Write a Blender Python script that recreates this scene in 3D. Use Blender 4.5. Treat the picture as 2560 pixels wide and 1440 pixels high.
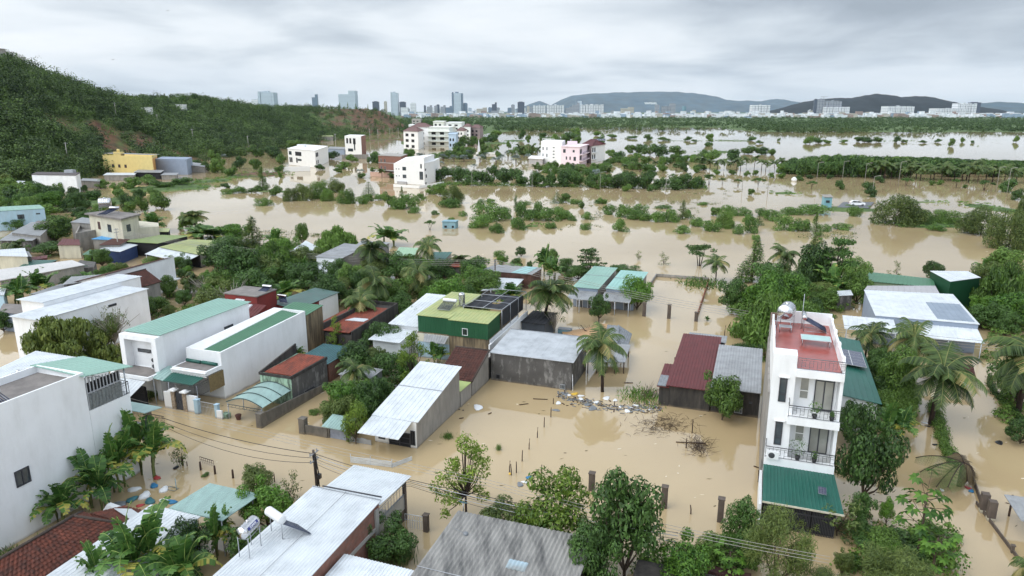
import bpy, math, random
import numpy as np
from mathutils import Vector, noise as mnoise
R = math.radians
C = bpy.context.scene.collection
for o in list(bpy.data.objects): bpy.data.objects.remove(o)
scn = bpy.context.scene
# ---------------------------------------------------------------- camera
CAM_H = 27.0; FPX = 1740.0; HORIZON = 278.0
TH = math.atan((720-HORIZON)/FPX)
cd = bpy.data.cameras.new('camera'); cam = bpy.data.objects.new('camera', cd); C.objects.link(cam)
cam.location = (0,0,CAM_H); cam.rotation_euler = (math.pi/2-TH, 0, 0)
cd.sensor_width = 36; cd.lens = 36*FPX/2560; cd.clip_start = .5; cd.clip_end = 60000
scn.camera = cam
# ---------------------------------------------------------------- sky, sun, exposure
SUN_EL, SUN_AZ = R(58), R(-60)
w = bpy.data.worlds.new('World'); scn.world = w; w.use_nodes = True
nt = w.node_tree; nt.nodes.clear()
def N(t, typ, **kw):
    n = t.nodes.new(typ)
    for k, v in kw.items():
        if k in ('op',): n.operation = v
        elif hasattr(n, k) and not k.startswith('i_'): setattr(n, k, v)
    return n
out = N(nt,'ShaderNodeOutputWorld'); bg = N(nt,'ShaderNodeBackground'); bg2 = N(nt,'ShaderNodeBackground'); addsh = N(nt,'ShaderNodeAddShader')
sky = N(nt,'ShaderNodeTexSky', sky_type='NISHITA', sun_disc=False); sky.sun_elevation = SUN_EL; sky.sun_rotation = SUN_AZ; sky.dust_density = 3
nt.links.new(sky.outputs[0], bg.inputs[0]); bg.inputs[1].default_value = .012
def math_n(t, op, a, b=None, clamp=False):
    n = t.nodes.new('ShaderNodeMath'); n.operation = op; n.use_clamp = clamp
    for i, v in enumerate((a, b)):
        if v is None: continue
        if isinstance(v, (int, float)): n.inputs[i].default_value = v
        else: t.links.new(v, n.inputs[i])
    return n.outputs[0]
def ramp_n(t, fac, stops, interp='LINEAR'):
    n = t.nodes.new('ShaderNodeValToRGB'); n.color_ramp.interpolation = interp
    e = n.color_ramp.elements
    while len(e) < len(stops): e.new(.5)
    for i, (p, c) in enumerate(stops):
        e[i].position = p; e[i].color = (c[0], c[1], c[2], 1) if not isinstance(c, (int, float)) else (c, c, c, 1)
    t.links.new(fac, n.inputs[0]); return n.outputs[0]
def mix_n(t, fac, a, b, bt='MIX'):
    n = t.nodes.new('ShaderNodeMix'); n.data_type = 'RGBA'; n.blend_type = bt
    for s, v in ((n.inputs['Factor'], fac),):
        if isinstance(v, (int, float)): s.default_value = v
        else: t.links.new(v, s)
    for s, v in ((n.inputs[6], a), (n.inputs[7], b)):
        if isinstance(v, (tuple, list)): s.default_value = (v[0], v[1], v[2], 1)
        else: t.links.new(v, s)
    return n.outputs[2]
tc = N(nt,'ShaderNodeTexCoord'); sep = N(nt,'ShaderNodeSeparateXYZ'); nt.links.new(tc.outputs['Generated'], sep.inputs[0])
X, Y, Z = sep.outputs
zz = math_n(nt,'MAXIMUM',Z,0.0); den = math_n(nt,'ADD',zz,0.13)
com = N(nt,'ShaderNodeCombineXYZ')
nt.links.new(math_n(nt,'DIVIDE',X,den), com.inputs[0]); nt.links.new(math_n(nt,'MULTIPLY',math_n(nt,'DIVIDE',Y,den),.9), com.inputs[1])
n1 = N(nt,'ShaderNodeTexNoise'); n1.inputs['Scale'].default_value = .72; n1.inputs['Detail'].default_value = 6; n1.inputs['Roughness'].default_value = .48; n1.inputs['Distortion'].default_value = .3
mp = N(nt,'ShaderNodeMapping'); mp.inputs['Location'].default_value = (3.1, 1.7, .4)
nt.links.new(com.outputs[0], mp.inputs[0]); nt.links.new(mp.outputs[0], n1.inputs[0])
# slate bank of cloud over the right of the view, thin bright cloud over the left
az = math_n(nt,'DIVIDE',X,math_n(nt,'MAXIMUM',Y,.05))
bank = ramp_n(nt, math_n(nt,'ADD',math_n(nt,'MULTIPLY',math_n(nt,'ADD',az,.25),.55),math_n(nt,'MULTIPLY',Z,2.3)), [(.25,0.0),(.95,1.0)], 'EASE')
bz = ramp_n(nt, Z, [(.028,0.0),(.075,1.0)], 'EASE')
bank = math_n(nt,'MULTIPLY',bank,bz)
dens = math_n(nt,'ADD',math_n(nt,'MULTIPLY',math_n(nt,'SUBTRACT',n1.outputs[0],.5),2.4),math_n(nt,'MULTIPLY',bank,.85))
cloud = ramp_n(nt, math_n(nt,'ADD',dens,.28), [(0.0,(.93,.95,.97)),(.30,(.80,.84,.875)),(.55,(.60,.65,.70)),(.80,(.41,.455,.51)),(1.0,(.33,.37,.42))])
fill_gain = math_n(nt,'ADD',math_n(nt,'MULTIPLY',ramp_n(nt,Z,[(.13,0.0),(.30,1.0),(.55,1.0),(1.0,.45)],'EASE'),1.15),1.0)  # gain added to the unseen higher sky, to light the walls
fill_gain = math_n(nt,'MULTIPLY',fill_gain,ramp_n(nt,math_n(nt,'ADD',math_n(nt,'MULTIPLY',Y,.5),.5),[(.0,1.0),(.45,.9),(.7,.625)]))  # raised further behind the camera, for walls facing this way
fill_gain = math_n(nt,'MULTIPLY',fill_gain,1.6)
hz = ramp_n(nt, Z, [(0.0,1.0),(.06,0.0)], 'EASE')
cloud = mix_n(nt, math_n(nt,'MULTIPLY',hz,.6), cloud, (.74,.82,.88))
nt.links.new(cloud, bg2.inputs[0]); nt.links.new(fill_gain, bg2.inputs[1])
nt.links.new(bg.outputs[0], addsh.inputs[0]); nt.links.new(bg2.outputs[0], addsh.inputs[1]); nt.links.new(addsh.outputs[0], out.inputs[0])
sd = bpy.data.lights.new('sun','SUN'); sd.energy = .6; sd.angle = R(25); sd.color = (1,.97,.92)
sun = bpy.data.objects.new('sun', sd); C.objects.link(sun)
sun.rotation_euler = Vector((math.sin(SUN_AZ)*math.cos(SUN_EL), math.cos(SUN_AZ)*math.cos(SUN_EL)-.5, math.sin(SUN_EL))).to_track_quat('Z','Y').to_euler()
scn.view_settings.view_transform = 'Standard'; scn.view_settings.look = 'None'; scn.view_settings.gamma = 1; scn.view_settings.exposure = 0.12
scn.cycles.use_denoising = True; scn.cycles.max_bounces = 5; scn.cycles.diffuse_bounces = 3; scn.cycles.glossy_bounces = 3
scn.cycles.transparent_max_bounces = 6; scn.cycles.volume_bounces = 0; scn.cycles.caustics_reflective = False; scn.cycles.caustics_refractive = False
scn.cycles.use_adaptive_sampling = True; scn.cycles.adaptive_threshold = .02
# ---------------------------------------------------------------- surveying: image direction -> point on a level plane
def ray(px, py):
    u = (px-1280)/FPX; v = (720-py)/FPX
    return np.array([u, math.cos(TH)+v*math.sin(TH), -math.sin(TH)+v*math.cos(TH)])
def P(px, py, z=0.0):
    d = ray(px,py); t = (z-CAM_H)/d[2]; return Vector((d[0]*t, d[1]*t, z))
def zat(px, py, D):
    d = ray(px,py); return CAM_H+d[2]*D/d[1]
def ht(b, t): return zat(t[0], t[1], P(*b).y)
def far(px, D): d = ray(px, HORIZON); return Vector((d[0]/d[1]*D, D, 0))
def pxm(p): return (p.y*math.cos(TH)+(CAM_H-p.z)*math.sin(TH))/FPX       # metres per picture unit at a point
def pix(p):
    y = p[1]*math.cos(TH)+(CAM_H-p[2])*math.sin(TH); zc = p[1]*math.sin(TH)-(CAM_H-p[2])*math.cos(TH)
    return 1280+FPX*p[0]/y, 720-FPX*zc/y
AD = R(70.3); EA = Vector((math.cos(AD), math.sin(AD), 0)); EB = Vector((EA.y, -EA.x, 0))
OV = P(1046,1122)
def V(a, b, z=0.0): q = OV+EA*a+EB*b; q.z = z; return q                  # village street frame: a away, b to the right
# ---------------------------------------------------------------- scene bookkeeping
def tag(o, label=None, cat=None, group=None, kind=None):
    if label: o['label'] = label
    if cat: o['category'] = cat
    if group: o['group'] = group
    if kind: o['kind'] = kind
    return o
def thing(name, label, cat, loc, group=None, rz=0):
    o = bpy.data.objects.new(name, None); C.objects.link(o); o.location = loc; o.rotation_euler.z = rz; o.empty_display_size = .3
    return tag(o, label, cat, group)
class MB:
    def __init__(s): s.v = []; s.f = []; s.m = []; s.sm = []
    def add(s, pts, faces, mi=0, smooth=False):
        n = len(s.v); s.v += [tuple(p) for p in pts]; s.f += [tuple(n+i for i in f) for f in faces]; s.m += [mi]*len(faces); s.sm += [smooth]*len(faces)
    def quad(s, a, b, c, d, mi=0): s.add((a,b,c,d), ((0,1,2,3),), mi)
    def obox(s, o, ux, uy, uz, mi=0):
        o, ux, uy, uz = map(Vector, (o,ux,uy,uz))
        p = [o, o+ux, o+ux+uy, o+uy, o+uz, o+ux+uz, o+ux+uy+uz, o+uy+uz]
        s.add(p, ((0,3,2,1),(4,5,6,7),(0,1,5,4),(1,2,6,5),(2,3,7,6),(3,0,4,7)), mi)
    def box(s, x0,y0,z0,x1,y1,z1, mi=0): s.obox((x0,y0,z0),(x1-x0,0,0),(0,y1-y0,0),(0,0,z1-z0), mi)
    def prism(s, bot, top, mi=0, mtop=None):
        n = len(bot); s.add(list(bot)+list(top), [tuple(range(n-1,-1,-1))]+[(i,(i+1)%n,n+(i+1)%n,n+i) for i in range(n)], mi)
        k = len(s.v)-n; s.f.append(tuple(range(k,k+n))); s.m.append(mi if mtop is None else mtop); s.sm.append(False)
    def tube(s, pts, r, n=8, mi=0, caps=True, smooth=True):
        pts = [Vector(p) for p in pts]; rs = r if isinstance(r,(list,tuple)) else [r]*len(pts); k0 = len(s.v)
        for i, p in enumerate(pts):
            t = (pts[min(i+1,len(pts)-1)]-pts[max(i-1,0)]).normalized()
            a = t.cross(Vector((0,0,1)));
            if a.length < .05: a = t.cross(Vector((1,0,0)))
            a.normalize(); b = t.cross(a)
            for j in range(n):
                an = 2*math.pi*j/n; s.v.append(tuple(p+(a*math.cos(an)+b*math.sin(an))*rs[i]))
        for i in range(len(pts)-1):
            for j in range(n):
                s.f.append((k0+i*n+j, k0+i*n+(j+1)%n, k0+(i+1)*n+(j+1)%n, k0+(i+1)*n+j)); s.m.append(mi); s.sm.append(smooth)
        if caps:
            s.f.append(tuple(k0+j for j in range(n-1,-1,-1))); s.m.append(mi); s.sm.append(False)
            e = k0+(len(pts)-1)*n; s.f.append(tuple(e+j for j in range(n))); s.m.append(mi); s.sm.append(False)
    def lathe(s, o, prof, n=14, mi=0, axis='z'):
        k0 = len(s.v); o = Vector(o)
        for (r, h) in prof:
            for j in range(n):
                an = 2*math.pi*j/n; c, d = r*math.cos(an), r*math.sin(an)
                s.v.append(tuple(o+(Vector((c,d,h)) if axis=='z' else axis[0]*c+axis[1]*d+axis[2]*h)))
        for i in range(len(prof)-1):
            for j in range(n):
                s.f.append((k0+i*n+j, k0+i*n+(j+1)%n, k0+(i+1)*n+(j+1)%n, k0+(i+1)*n+j)); s.m.append(mi); s.sm.append(True)
    def mesh(s, name, mats, off=None):
        me = bpy.data.meshes.new(name)
        v = s.v if off is None else [(x-off[0], y-off[1], z-off[2]) for x,y,z in s.v]
        me.from_pydata(v, [], s.f)
        for m in (mats if isinstance(mats,(list,tuple)) else [mats]): me.materials.append(m)
        me.polygons.foreach_set('material_index', s.m); me.polygons.foreach_set('use_smooth', s.sm); me.update(); return me
    def build(s, name, mats, parent=None, off=None, label=None):
        if off is None and parent is not None:                         # vertices are given in world space
            off = Vector((0,0,0)); q = parent
            while q is not None: off = off+q.location; q = q.parent
        o = bpy.data.objects.new(name, s.mesh(name, mats, off)); C.objects.link(o); o.parent = parent
        if label: o['label'] = label
        return o
# ---------------------------------------------------------------- materials
def srgb(r, g, b):
    f = lambda c: (c/255/12.92) if c <= 10 else ((c/255+.055)/1.055)**2.4
    return (f(r), f(g), f(b))
_M = {}
def mat(name, col, rough=.8, var=.10, scale=.8, dirt=0, dcol=(.06,.055,.05), metal=0, dscale=(1.2,1.2,.25), spec=.5, bump=0, bscale=8, detail=5, dth=.5):
    if name in _M: return _M[name]
    m = bpy.data.materials.new(name); m.use_nodes = True; t = m.node_tree; b = t.nodes['Principled BSDF']
    tcn = t.nodes.new('ShaderNodeTexCoord'); no = t.nodes.new('ShaderNodeTexNoise'); no.inputs['Scale'].default_value = scale; no.inputs['Detail'].default_value = detail
    t.links.new(tcn.outputs['Object'], no.inputs[0])
    c1 = tuple(c*(1-var) for c in col); c2 = tuple(min(1,c*(1+var)) for c in col)
    c = ramp_n(t, no.outputs[0], [(.3,c1),(.7,c2)])
    if dirt > 0:
        mpn = t.nodes.new('ShaderNodeMapping'); mpn.inputs['Scale'].default_value = dscale; t.links.new(tcn.outputs['Object'], mpn.inputs[0])
        n2 = t.nodes.new('ShaderNodeTexNoise'); n2.inputs['Scale'].default_value = 1.6; n2.inputs['Detail'].default_value = 8; n2.inputs['Roughness'].default_value = .65
        t.links.new(mpn.outputs[0], n2.inputs[0])
        f = ramp_n(t, n2.outputs[0], [(dth-.09,0.0),(dth+.16,1.0)]); f = math_n(t,'MULTIPLY',f,dirt)
        c = mix_n(t, f, c, dcol)
    if any(k in name for k in ('wall','render','cement','box','plain','mould')):      # mud line left by the falling flood
        sp_ = t.nodes.new('ShaderNodeSeparateXYZ'); t.links.new(tcn.outputs['Object'], sp_.inputs[0]); h_ = math_n(t,'SUBTRACT',sp_.outputs[2],math_n(t,'MULTIPLY',no.outputs[0],.5))
        c = mix_n(t, math_n(t,'MULTIPLY',ramp_n(t,math_n(t,'ADD',h_,.25),[(.02,1.0),(.22,0.0)]),.6), c, (.20,.155,.10))
    t.links.new(c, b.inputs['Base Color']); b.inputs['Roughness'].default_value = rough; b.inputs['Metallic'].default_value = metal; b.inputs['Specular IOR Level'].default_value = spec
    if bump:
        n3 = t.nodes.new('ShaderNodeTexNoise'); n3.inputs['Scale'].default_value = bscale; n3.inputs['Detail'].default_value = 6; t.links.new(tcn.outputs['Object'], n3.inputs[0])
        bp = t.nodes.new('ShaderNodeBump'); bp.inputs['Strength'].default_value = bump; bp.inputs['Distance'].default_value = .05; t.links.new(n3.outputs[0], bp.inputs['Height']); t.links.new(bp.outputs[0], b.inputs['Normal'])
    _M[name] = m; return m
def leafmat(name, dark, light, extra=None, transl=.28):
    m = bpy.data.materials.new(name); m.use_nodes = True; t = m.node_tree; b = t.nodes['Principled BSDF']
    g = t.nodes.new('ShaderNodeNewGeometry'); oi = t.nodes.new('ShaderNodeObjectInfo'); tcn = t.nodes.new('ShaderNodeTexCoord')
    no = t.nodes.new('ShaderNodeTexNoise'); no.inputs['Scale'].default_value = .55; no.inputs['Detail'].default_value = 3; t.links.new(tcn.outputs['Object'], no.inputs[0])
    at = t.nodes.new('ShaderNodeAttribute'); at.attribute_name = 'tone'
    f = math_n(t,'ADD',math_n(t,'MULTIPLY',g.outputs['Random Per Island'],.5),math_n(t,'MULTIPLY',no.outputs[0],.55))
    f = math_n(t,'ADD',f,math_n(t,'MULTIPLY',math_n(t,'SUBTRACT',oi.outputs['Random'],.5),.3)); f = math_n(t,'ADD',f,at.outputs['Fac'])
    st = [(.15,dark),(.85,light)] + ([(1.0,extra)] if extra else [])
    c = ramp_n(t, f, st)
    t.links.new(c, b.inputs['Base Color']); b.inputs['Roughness'].default_value = .5; b.inputs['Specular IOR Level'].default_value = .35
    tr = t.nodes.new('ShaderNodeBsdfTranslucent'); t.links.new(c, tr.inputs[0]); mx = t.nodes.new('ShaderNodeMixShader'); mx.inputs[0].default_value = transl
    t.links.new(b.outputs[0], mx.inputs[1]); t.links.new(tr.outputs[0], mx.inputs[2]); t.links.new(mx.outputs[0], t.nodes['Material Output'].inputs[0])
    return m
WHITE = mat('white_render', (.82,.83,.84), .85, .04, .5, .22, (.46,.455,.43), dscale=(.7,.7,.20), dth=.55)
WHITE2 = mat('white_paint_plain', (.80,.80,.79), .8, .03, .5)
CREAM = mat('cream_render', srgb(205,200,180), .85, .06, .6, .35, (.25,.23,.19), dscale=(.8,.8,.15))
GREYR = mat('grey_cement_render', srgb(150,146,140), .9, .13, .5, .55, (.13,.125,.12), dscale=(.8,.8,.2))
GREYD = mat('dark_mossy_cement', srgb(84,82,80), .95, .25, .5, .85, srgb(160,158,155), dscale=(1,1,.45), dth=.60)
MOSS = mat('black_stained_cement', srgb(72,68,64), .95, .3, .6, .8, (.018,.018,.018), dscale=(1.2,1.2,.2), dth=.47)
MINT = mat('mint_wall_black_mould', srgb(165,195,170), .9, .1, .8, .97, (.02,.022,.02), dscale=(2.2,2.2,.5), dth=.50)
TANW = mat('tan_rain_stained_wall', srgb(140,124,98), .95, .15, .5, .9, (.035,.03,.025), dscale=(1.8,1.8,.16), dth=.50)
BRICK = mat('bare_brick', srgb(132,90,76), .95, .2, 3.0, .4, (.2,.18,.16), dscale=(3,3,3))
REDW = mat('dark_red_wall', srgb(122,46,42), .9, .15, .5, .5, (.08,.02,.02), dscale=(.8,.8,.3))
YELLOW = mat('yellow_wall', srgb(222,200,134), .85, .05); ORANGE = mat('orange_wall', srgb(214,160,92), .85, .06)
BLUEW = mat('pale_blue_wall', srgb(168,196,212), .85, .06, .5, .3, (.3,.34,.36)); BLUEG = mat('blue_grey_wall', srgb(140,152,170), .85, .05)
PINK = mat('pink_wall', srgb(232,214,220), .85, .04); FADEBLUE = mat('faded_blue_box', srgb(110,150,165), .8, .1)
RF_WHITE = mat('white_metal_roof', (.62,.655,.68), .45, .07, .35, .5, (.36,.385,.41), dscale=(.5,.5,.5), dth=.53)
RF_GREY = mat('weathered_grey_metal_roof', srgb(150,152,154), .5, .12, .5, .55, (.16,.16,.16), dscale=(.7,.7,.7))
RF_OLD = mat('old_fibre_cement_roof', srgb(142,140,136), .8, .12, .6, .75, (.025,.027,.03), dscale=(1.3,.22,.9), dth=.52)
RF_PALE = mat('pale_grey_metal_roof', (.44,.465,.49), .5, .08, .4, .55, (.22,.235,.25), dscale=(.6,.6,.6), dth=.52)
RF_MINT = mat('mint_green_metal_roof', srgb(132,168,154), .42, .07, .4, .4, (.22,.40,.33), dscale=(.6,.6,.6))
RF_GREEN = mat('green_metal_roof', srgb(72,118,88), .45, .08, .5, .35, (.04,.12,.075), dscale=(.6,.6,.6))
RF_TEAL = mat('teal_metal_roof', srgb(36,92,80), .45, .10, .5, .4, (.012,.075,.06), dscale=(.7,.7,.7))
RF_YG = mat('yellow_green_metal_roof', srgb(158,168,112), .5, .12, .6, .6, srgb(176,172,112), dscale=(.7,.7,.7))
RF_RUST = mat('rusty_metal_roof', srgb(132,66,48), .85, .25, .9, .6, (.05,.025,.022), dscale=(2.2,.35,1), dth=.52)
RF_RED = mat('dark_red_metal_roof', srgb(98,42,42), .6, .12, .8, .35, (.05,.02,.02))
RF_CLEAR = mat('aged_translucent_sheet', srgb(150,178,172), .5, .1, .6, .5, (.2,.27,.26), dscale=(1.6,.3,1))
RF_BLUE = mat('blue_metal_roof', srgb(84,160,214), .5, .08)
TILE = mat('old_clay_tile', srgb(106,58,44), .9, .35, 2.2, .75, (.035,.025,.022), dscale=(1.5,1.5,1.5), dth=.5)
TILED = mat('dark_clay_tile', srgb(84,50,42), .9, .3, 2.0, .5, (.035,.025,.022), dscale=(1.5,1.5,1.5))
GREENW = mat('green_metal_cladding', srgb(34,84,54), .5, .1, .5)
CLAYRED = mat('red_terrace_tile', srgb(158,80,72), .25, .12, 1.3, .5, (.24,.075,.06), dscale=(1,1,1), dth=.52)
SLAB = mat('stained_roof_slab', srgb(128,122,118), .7, .18, .6, .6, (.10,.09,.085), dscale=(.6,.6,.6))
STEEL = mat('stainless_steel', (.62,.62,.63), .22, .05, 2, metal=1); IRON = mat('dark_iron', (.045,.047,.055), .55); GALV = mat('galvanised_steel', (.42,.44,.47), .45, metal=.6)
GLASS = mat('window_glass', (.05,.065,.075), .08, .2, 1.5, spec=.8); DARKIN = mat('dark_opening', (.015,.015,.017), .9)
GLASS2 = mat('reflecting_glass', (.30,.30,.27), .10, .25, .6, spec=.8)
PANEL = mat('solar_panel_cell', (.045,.05,.085), .15, .1, spec=.8); TUBE = mat('dark_vacuum_tube', (.03,.04,.08), .2)
CONC = mat('wet_concrete_post', srgb(96,86,78), .9, .2, 2, .5, (.05,.04,.035)); CONCL = mat('light_concrete', srgb(160,156,150), .9, .1)
BLOCK = mat('concrete_block_wall', srgb(112,106,98), .95, .15, 1.5, .6, (.05,.05,.045), dscale=(1,1,.4))
WOOD = mat('wet_dark_wood', srgb(64,48,38), .9, .25, 4); TARP = mat('tan_tarpaulin', srgb(188,150,110), .7, .06)
NET = mat('black_shade_net', (.018,.02,.025), .85, .2, 3); BARK = mat('tree_bark', srgb(84,72,60), .95, .25, 3, bump=.3); BARKD = mat('dark_bark', srgb(52,40,34), .95, .25, 3)
PLWHITE = mat('white_plastic', (.74,.75,.76), .6, .05); PLBLUE = mat('blue_plastic', srgb(46,120,165), .5, .1); PLTEAL = mat('teal_plastic', srgb(56,110,118), .5, .1)
PLRED = mat('red_plastic', srgb(176,66,66), .5); PLYEL = mat('yellow_plastic', srgb(220,180,70), .5); PLGREY = mat('grey_plastic_sheet', srgb(120,124,128), .4, .2, 3); BLACKP = mat('black_plastic', (.02,.02,.022), .35)
NAVY = mat('navy_band', srgb(52,62,130), .5); TEXTW = mat('lettering_white', (.85,.86,.88), .6)
L_ACACIA = leafmat('leaves_acacia', srgb(58,78,36), srgb(122,136,66)); L_DARK = leafmat('leaves_dark_green', srgb(36,58,30), srgb(94,128,62)); L_MID = leafmat('leaves_mid_green', srgb(48,74,34), srgb(116,148,66))
L_LIGHT = leafmat('leaves_yellow_green', srgb(60,88,30), srgb(136,160,62), srgb(176,170,70)); L_OLIVE = leafmat('leaves_olive', srgb(58,78,38), srgb(122,138,72))
L_BUSH = leafmat('leaves_mangrove', srgb(54,86,36), srgb(116,150,70)); L_PALM = leafmat('palm_leaflets', srgb(42,62,34), srgb(98,120,62), srgb(150,140,90))
L_BAN = leafmat('banana_leaf', srgb(44,78,36), srgb(96,134,62), srgb(180,172,84)); L_SILV = leafmat('silver_palm_leaf', srgb(96,110,104), srgb(150,164,158))
L_HILL = leafmat('hill_forest_leaves', srgb(34,54,28), srgb(108,134,70)); L_BRIGHT = leafmat('leaves_bright_green', srgb(48,84,30), srgb(112,152,58)); L_DEAD = leafmat('dead_palm_leaf', srgb(50,42,32), srgb(104,90,62))
L_MOUNT = leafmat('far_forest_leaves', srgb(34,54,31), srgb(84,108,58))
# ================================================================ the setting
def interp(x, xs, ys): return float(np.interp(x, xs, ys))
def vn(x, y, s, seed=0.0): return mnoise.noise(Vector((x/s+seed, y/s-seed, seed*.7)))
FOOT = ([100,150,200,240,290,420,800,900,1100,1400],[-420,-320,-232,-196,-175,-166,-160,-150,-150,-190])
CRX = ([100,430,600,800,950,1050,1150],[-360,-305,-296,-290,-250,-205,-185])
CRZ = ([100,300,380,430,480,520,600,640,700,800,950,1040,1090,1130,1200],[110,86,66,54,39,35,34,37,35,29,30,31,26,17,-2])
def hill_z(x, y):
    xf = interp(y,*FOOT); xc = interp(y,*CRX); zc = interp(y,*CRZ)
    if y > 1220: return -9
    t = (xf-x)/max(20,(xf-xc)); 
    if t <= 0: return -1.5+t*.5
    s = min(1,t); s = s*s*(3-2*s)*.55+s*.45
    return -1.2+(zc+1.2)*s*(1 if t < 1 else max(.55,1-.12*(t-1)))+s*3.2*vn(x,y,38,3.3)
ISL = []   # (x, y, rx, ry, top) low islands of grass
def isl(px, py, wpx, dpx, top=.35, rz=0):
    p = P(px,py); q = P(px,py-dpx/2); r = P(px,py+dpx/2); ISL.append((p.x,p.y,wpx/2*pxm(p),max(3,(q.y-r.y)/2),top))
for a in [(2120,523,260,22),(2330,560,330,30),(1960,483,110,12,.2),(2480,520,140,40),(640,437,250,26,.22),(420,470,330,36,.25),(520,452,200,22,.25),(250,505,300,40,.3),(330,560,220,20,.2),(1230,358,150,8),(1290,352,90,6),
          (1800,380,180,9),(2080,393,260,8,.15),(90,560,220,40),(40,600,200,40),(1620,545,200,9,.15),(1990,575,150,10,.15),(1330,565,120,9,.12),(700,478,240,14,.12),(1700,352,330,4,.15),(1830,352,160,4),(2220,352,280,4,.1),(2460,366,60,3,.1),
          (930,312,200,16,.6),(900,330,300,14,.5),(960,350,120,9,.4),(1930,540,70,12,.1),(2300,505,240,16,.12)]: isl(*a)
LANDPX = ([1000,1130,1230,1300,1500,1800,1900,2560,2800],[372,352,336,329,321,323,334,334,334])
def ground_z(x, y):
    z = -1.3+.25*vn(x,y,40,1.1)
    h = hill_z(x,y); z = max(z,h)
    if y > 600:
        px, py = pix((x,y,0)); t = interp(px,*LANDPX)-py
        if px > 1000 or y > 1200: z = max(z, -1.3+min(1.7, max(0,t)*.34)+.55*vn(x,y,110,5.5))
    for ix,iy,rx,ry,top in ISL:
        dx = (x-ix)/rx; dy = (y-iy)/ry
        if abs(dx) < 1.3 and abs(dy) < 1.3:
            d = dx*dx+dy*dy
            if d < 1.6: z = max(z, top-(d**1.2)*1.1+.28*vn(x,y,9,7.7)+.15*vn(x,y,3,2.2))
    return z
def polar_grid(azs, ds, fz):
    v = []; f = []; n = len(azs)
    for d in ds:
        for a in azs:
            x = d*math.tan(a) if abs(a) < 1.2 else d*math.sin(a)*3; v.append((x, d, fz(x,d)))
    for i in range(len(ds)-1):
        for j in range(n-1): f.append((i*n+j, i*n+j+1, (i+1)*n+j+1, (i+1)*n+j))
    return v, f
def link(name, me, **k): o = bpy.data.objects.new(name, me); C.objects.link(o); return tag(o, **k)
azs = [R(a) for a in np.arange(-52,52.01,.33)]
ds = [-60,-20,5]+list(np.geomspace(18,1500,230))+list(np.geomspace(1600,30000,22))
v, f = polar_grid(azs, ds, lambda x,y: ground_z(x,y) if y > 20 else -1.4)
me = bpy.data.meshes.new('ground'); me.from_pydata(v,[],f); me.polygons.foreach_set('use_smooth',[True]*len(f))
gm = bpy.data.materials.new('ground_grass_soil'); gm.use_nodes = True; t = gm.node_tree; b = t.nodes['Principled BSDF']
tcn = t.nodes.new('ShaderNodeTexCoord'); n1_ = t.nodes.new('ShaderNodeTexNoise'); n1_.inputs['Scale'].default_value = .12; n1_.inputs['Detail'].default_value = 9; n1_.inputs['Roughness'].default_value = .7; t.links.new(tcn.outputs['Object'], n1_.inputs[0])
c = ramp_n(t, n1_.outputs[0], [(.3,srgb(44,62,30)),(.5,srgb(74,98,46)),(.66,srgb(104,118,64)),(.8,srgb(120,110,76))])
at = t.nodes.new('ShaderNodeAttribute'); at.attribute_name = 'clay'
n2_ = t.nodes.new('ShaderNodeTexNoise'); n2_.inputs['Scale'].default_value = .09; n2_.inputs['Detail'].default_value = 8; t.links.new(tcn.outputs['Object'], n2_.inputs[0])
clay = ramp_n(t, n2_.outputs[0], [(.3,srgb(70,48,36)),(.45,srgb(116,80,58)),(.55,srgb(72,66,42)),(.65,srgb(112,70,52)),(.8,srgb(142,110,84))])
t.links.new(mix_n(t, at.outputs['Fac'], c, clay), b.inputs['Base Color']); b.inputs['Roughness'].default_value = .95
me.materials.append(gm)
CLAY = []
def hillhit(px, py):
    d = ray(px,py)
    for k in range(200,2400):
        t = k*.5/d[1]; x, y, z = d[0]*t, k*.5, CAM_H+d[2]*t
        if z < hill_z(x,y): return x, y
    return d[0]/d[1]*400, 400.
for px_,py_,w_,h_ in ((185,312,90,30),(250,322,110,34),(320,345,100,34),(375,352,60,24),(300,372,50,26),(965,292,50,30),(1000,300,30,30),(990,318,40,16)):
    x_,y_ = hillhit(px_,py_); xa, ya = hillhit(px_-w_*.5,py_); xb, yb_ = hillhit(px_+w_*.5,py_); xc, yc_ = hillhit(px_,py_+h_*.5); CLAY.append((x_,y_,1.12*max(8,abs(xb-xa)*.5,abs(xc-x_)),1.12*max(11,abs(yb_-ya)*.4,abs(yc_-y_))))
def clay_at(x, y):
    m = 0
    for cx,cy,rx,ry in CLAY: m = max(m, 1.0-((x-cx)/rx)**2-((y-cy)/ry)**2+1.3*vn(x,y,11,4.4)+.7*vn(x,y,4,8.4))
    return max(0,min(1,m*1.6))
ca = me.attributes.new('clay','FLOAT','POINT'); ca.data.foreach_set('value',[clay_at(p[0],p[1]) if p[0] < -100 and 300 < p[1] < 1200 else 0. for p in v])
link('ground', me, kind='structure')
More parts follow.
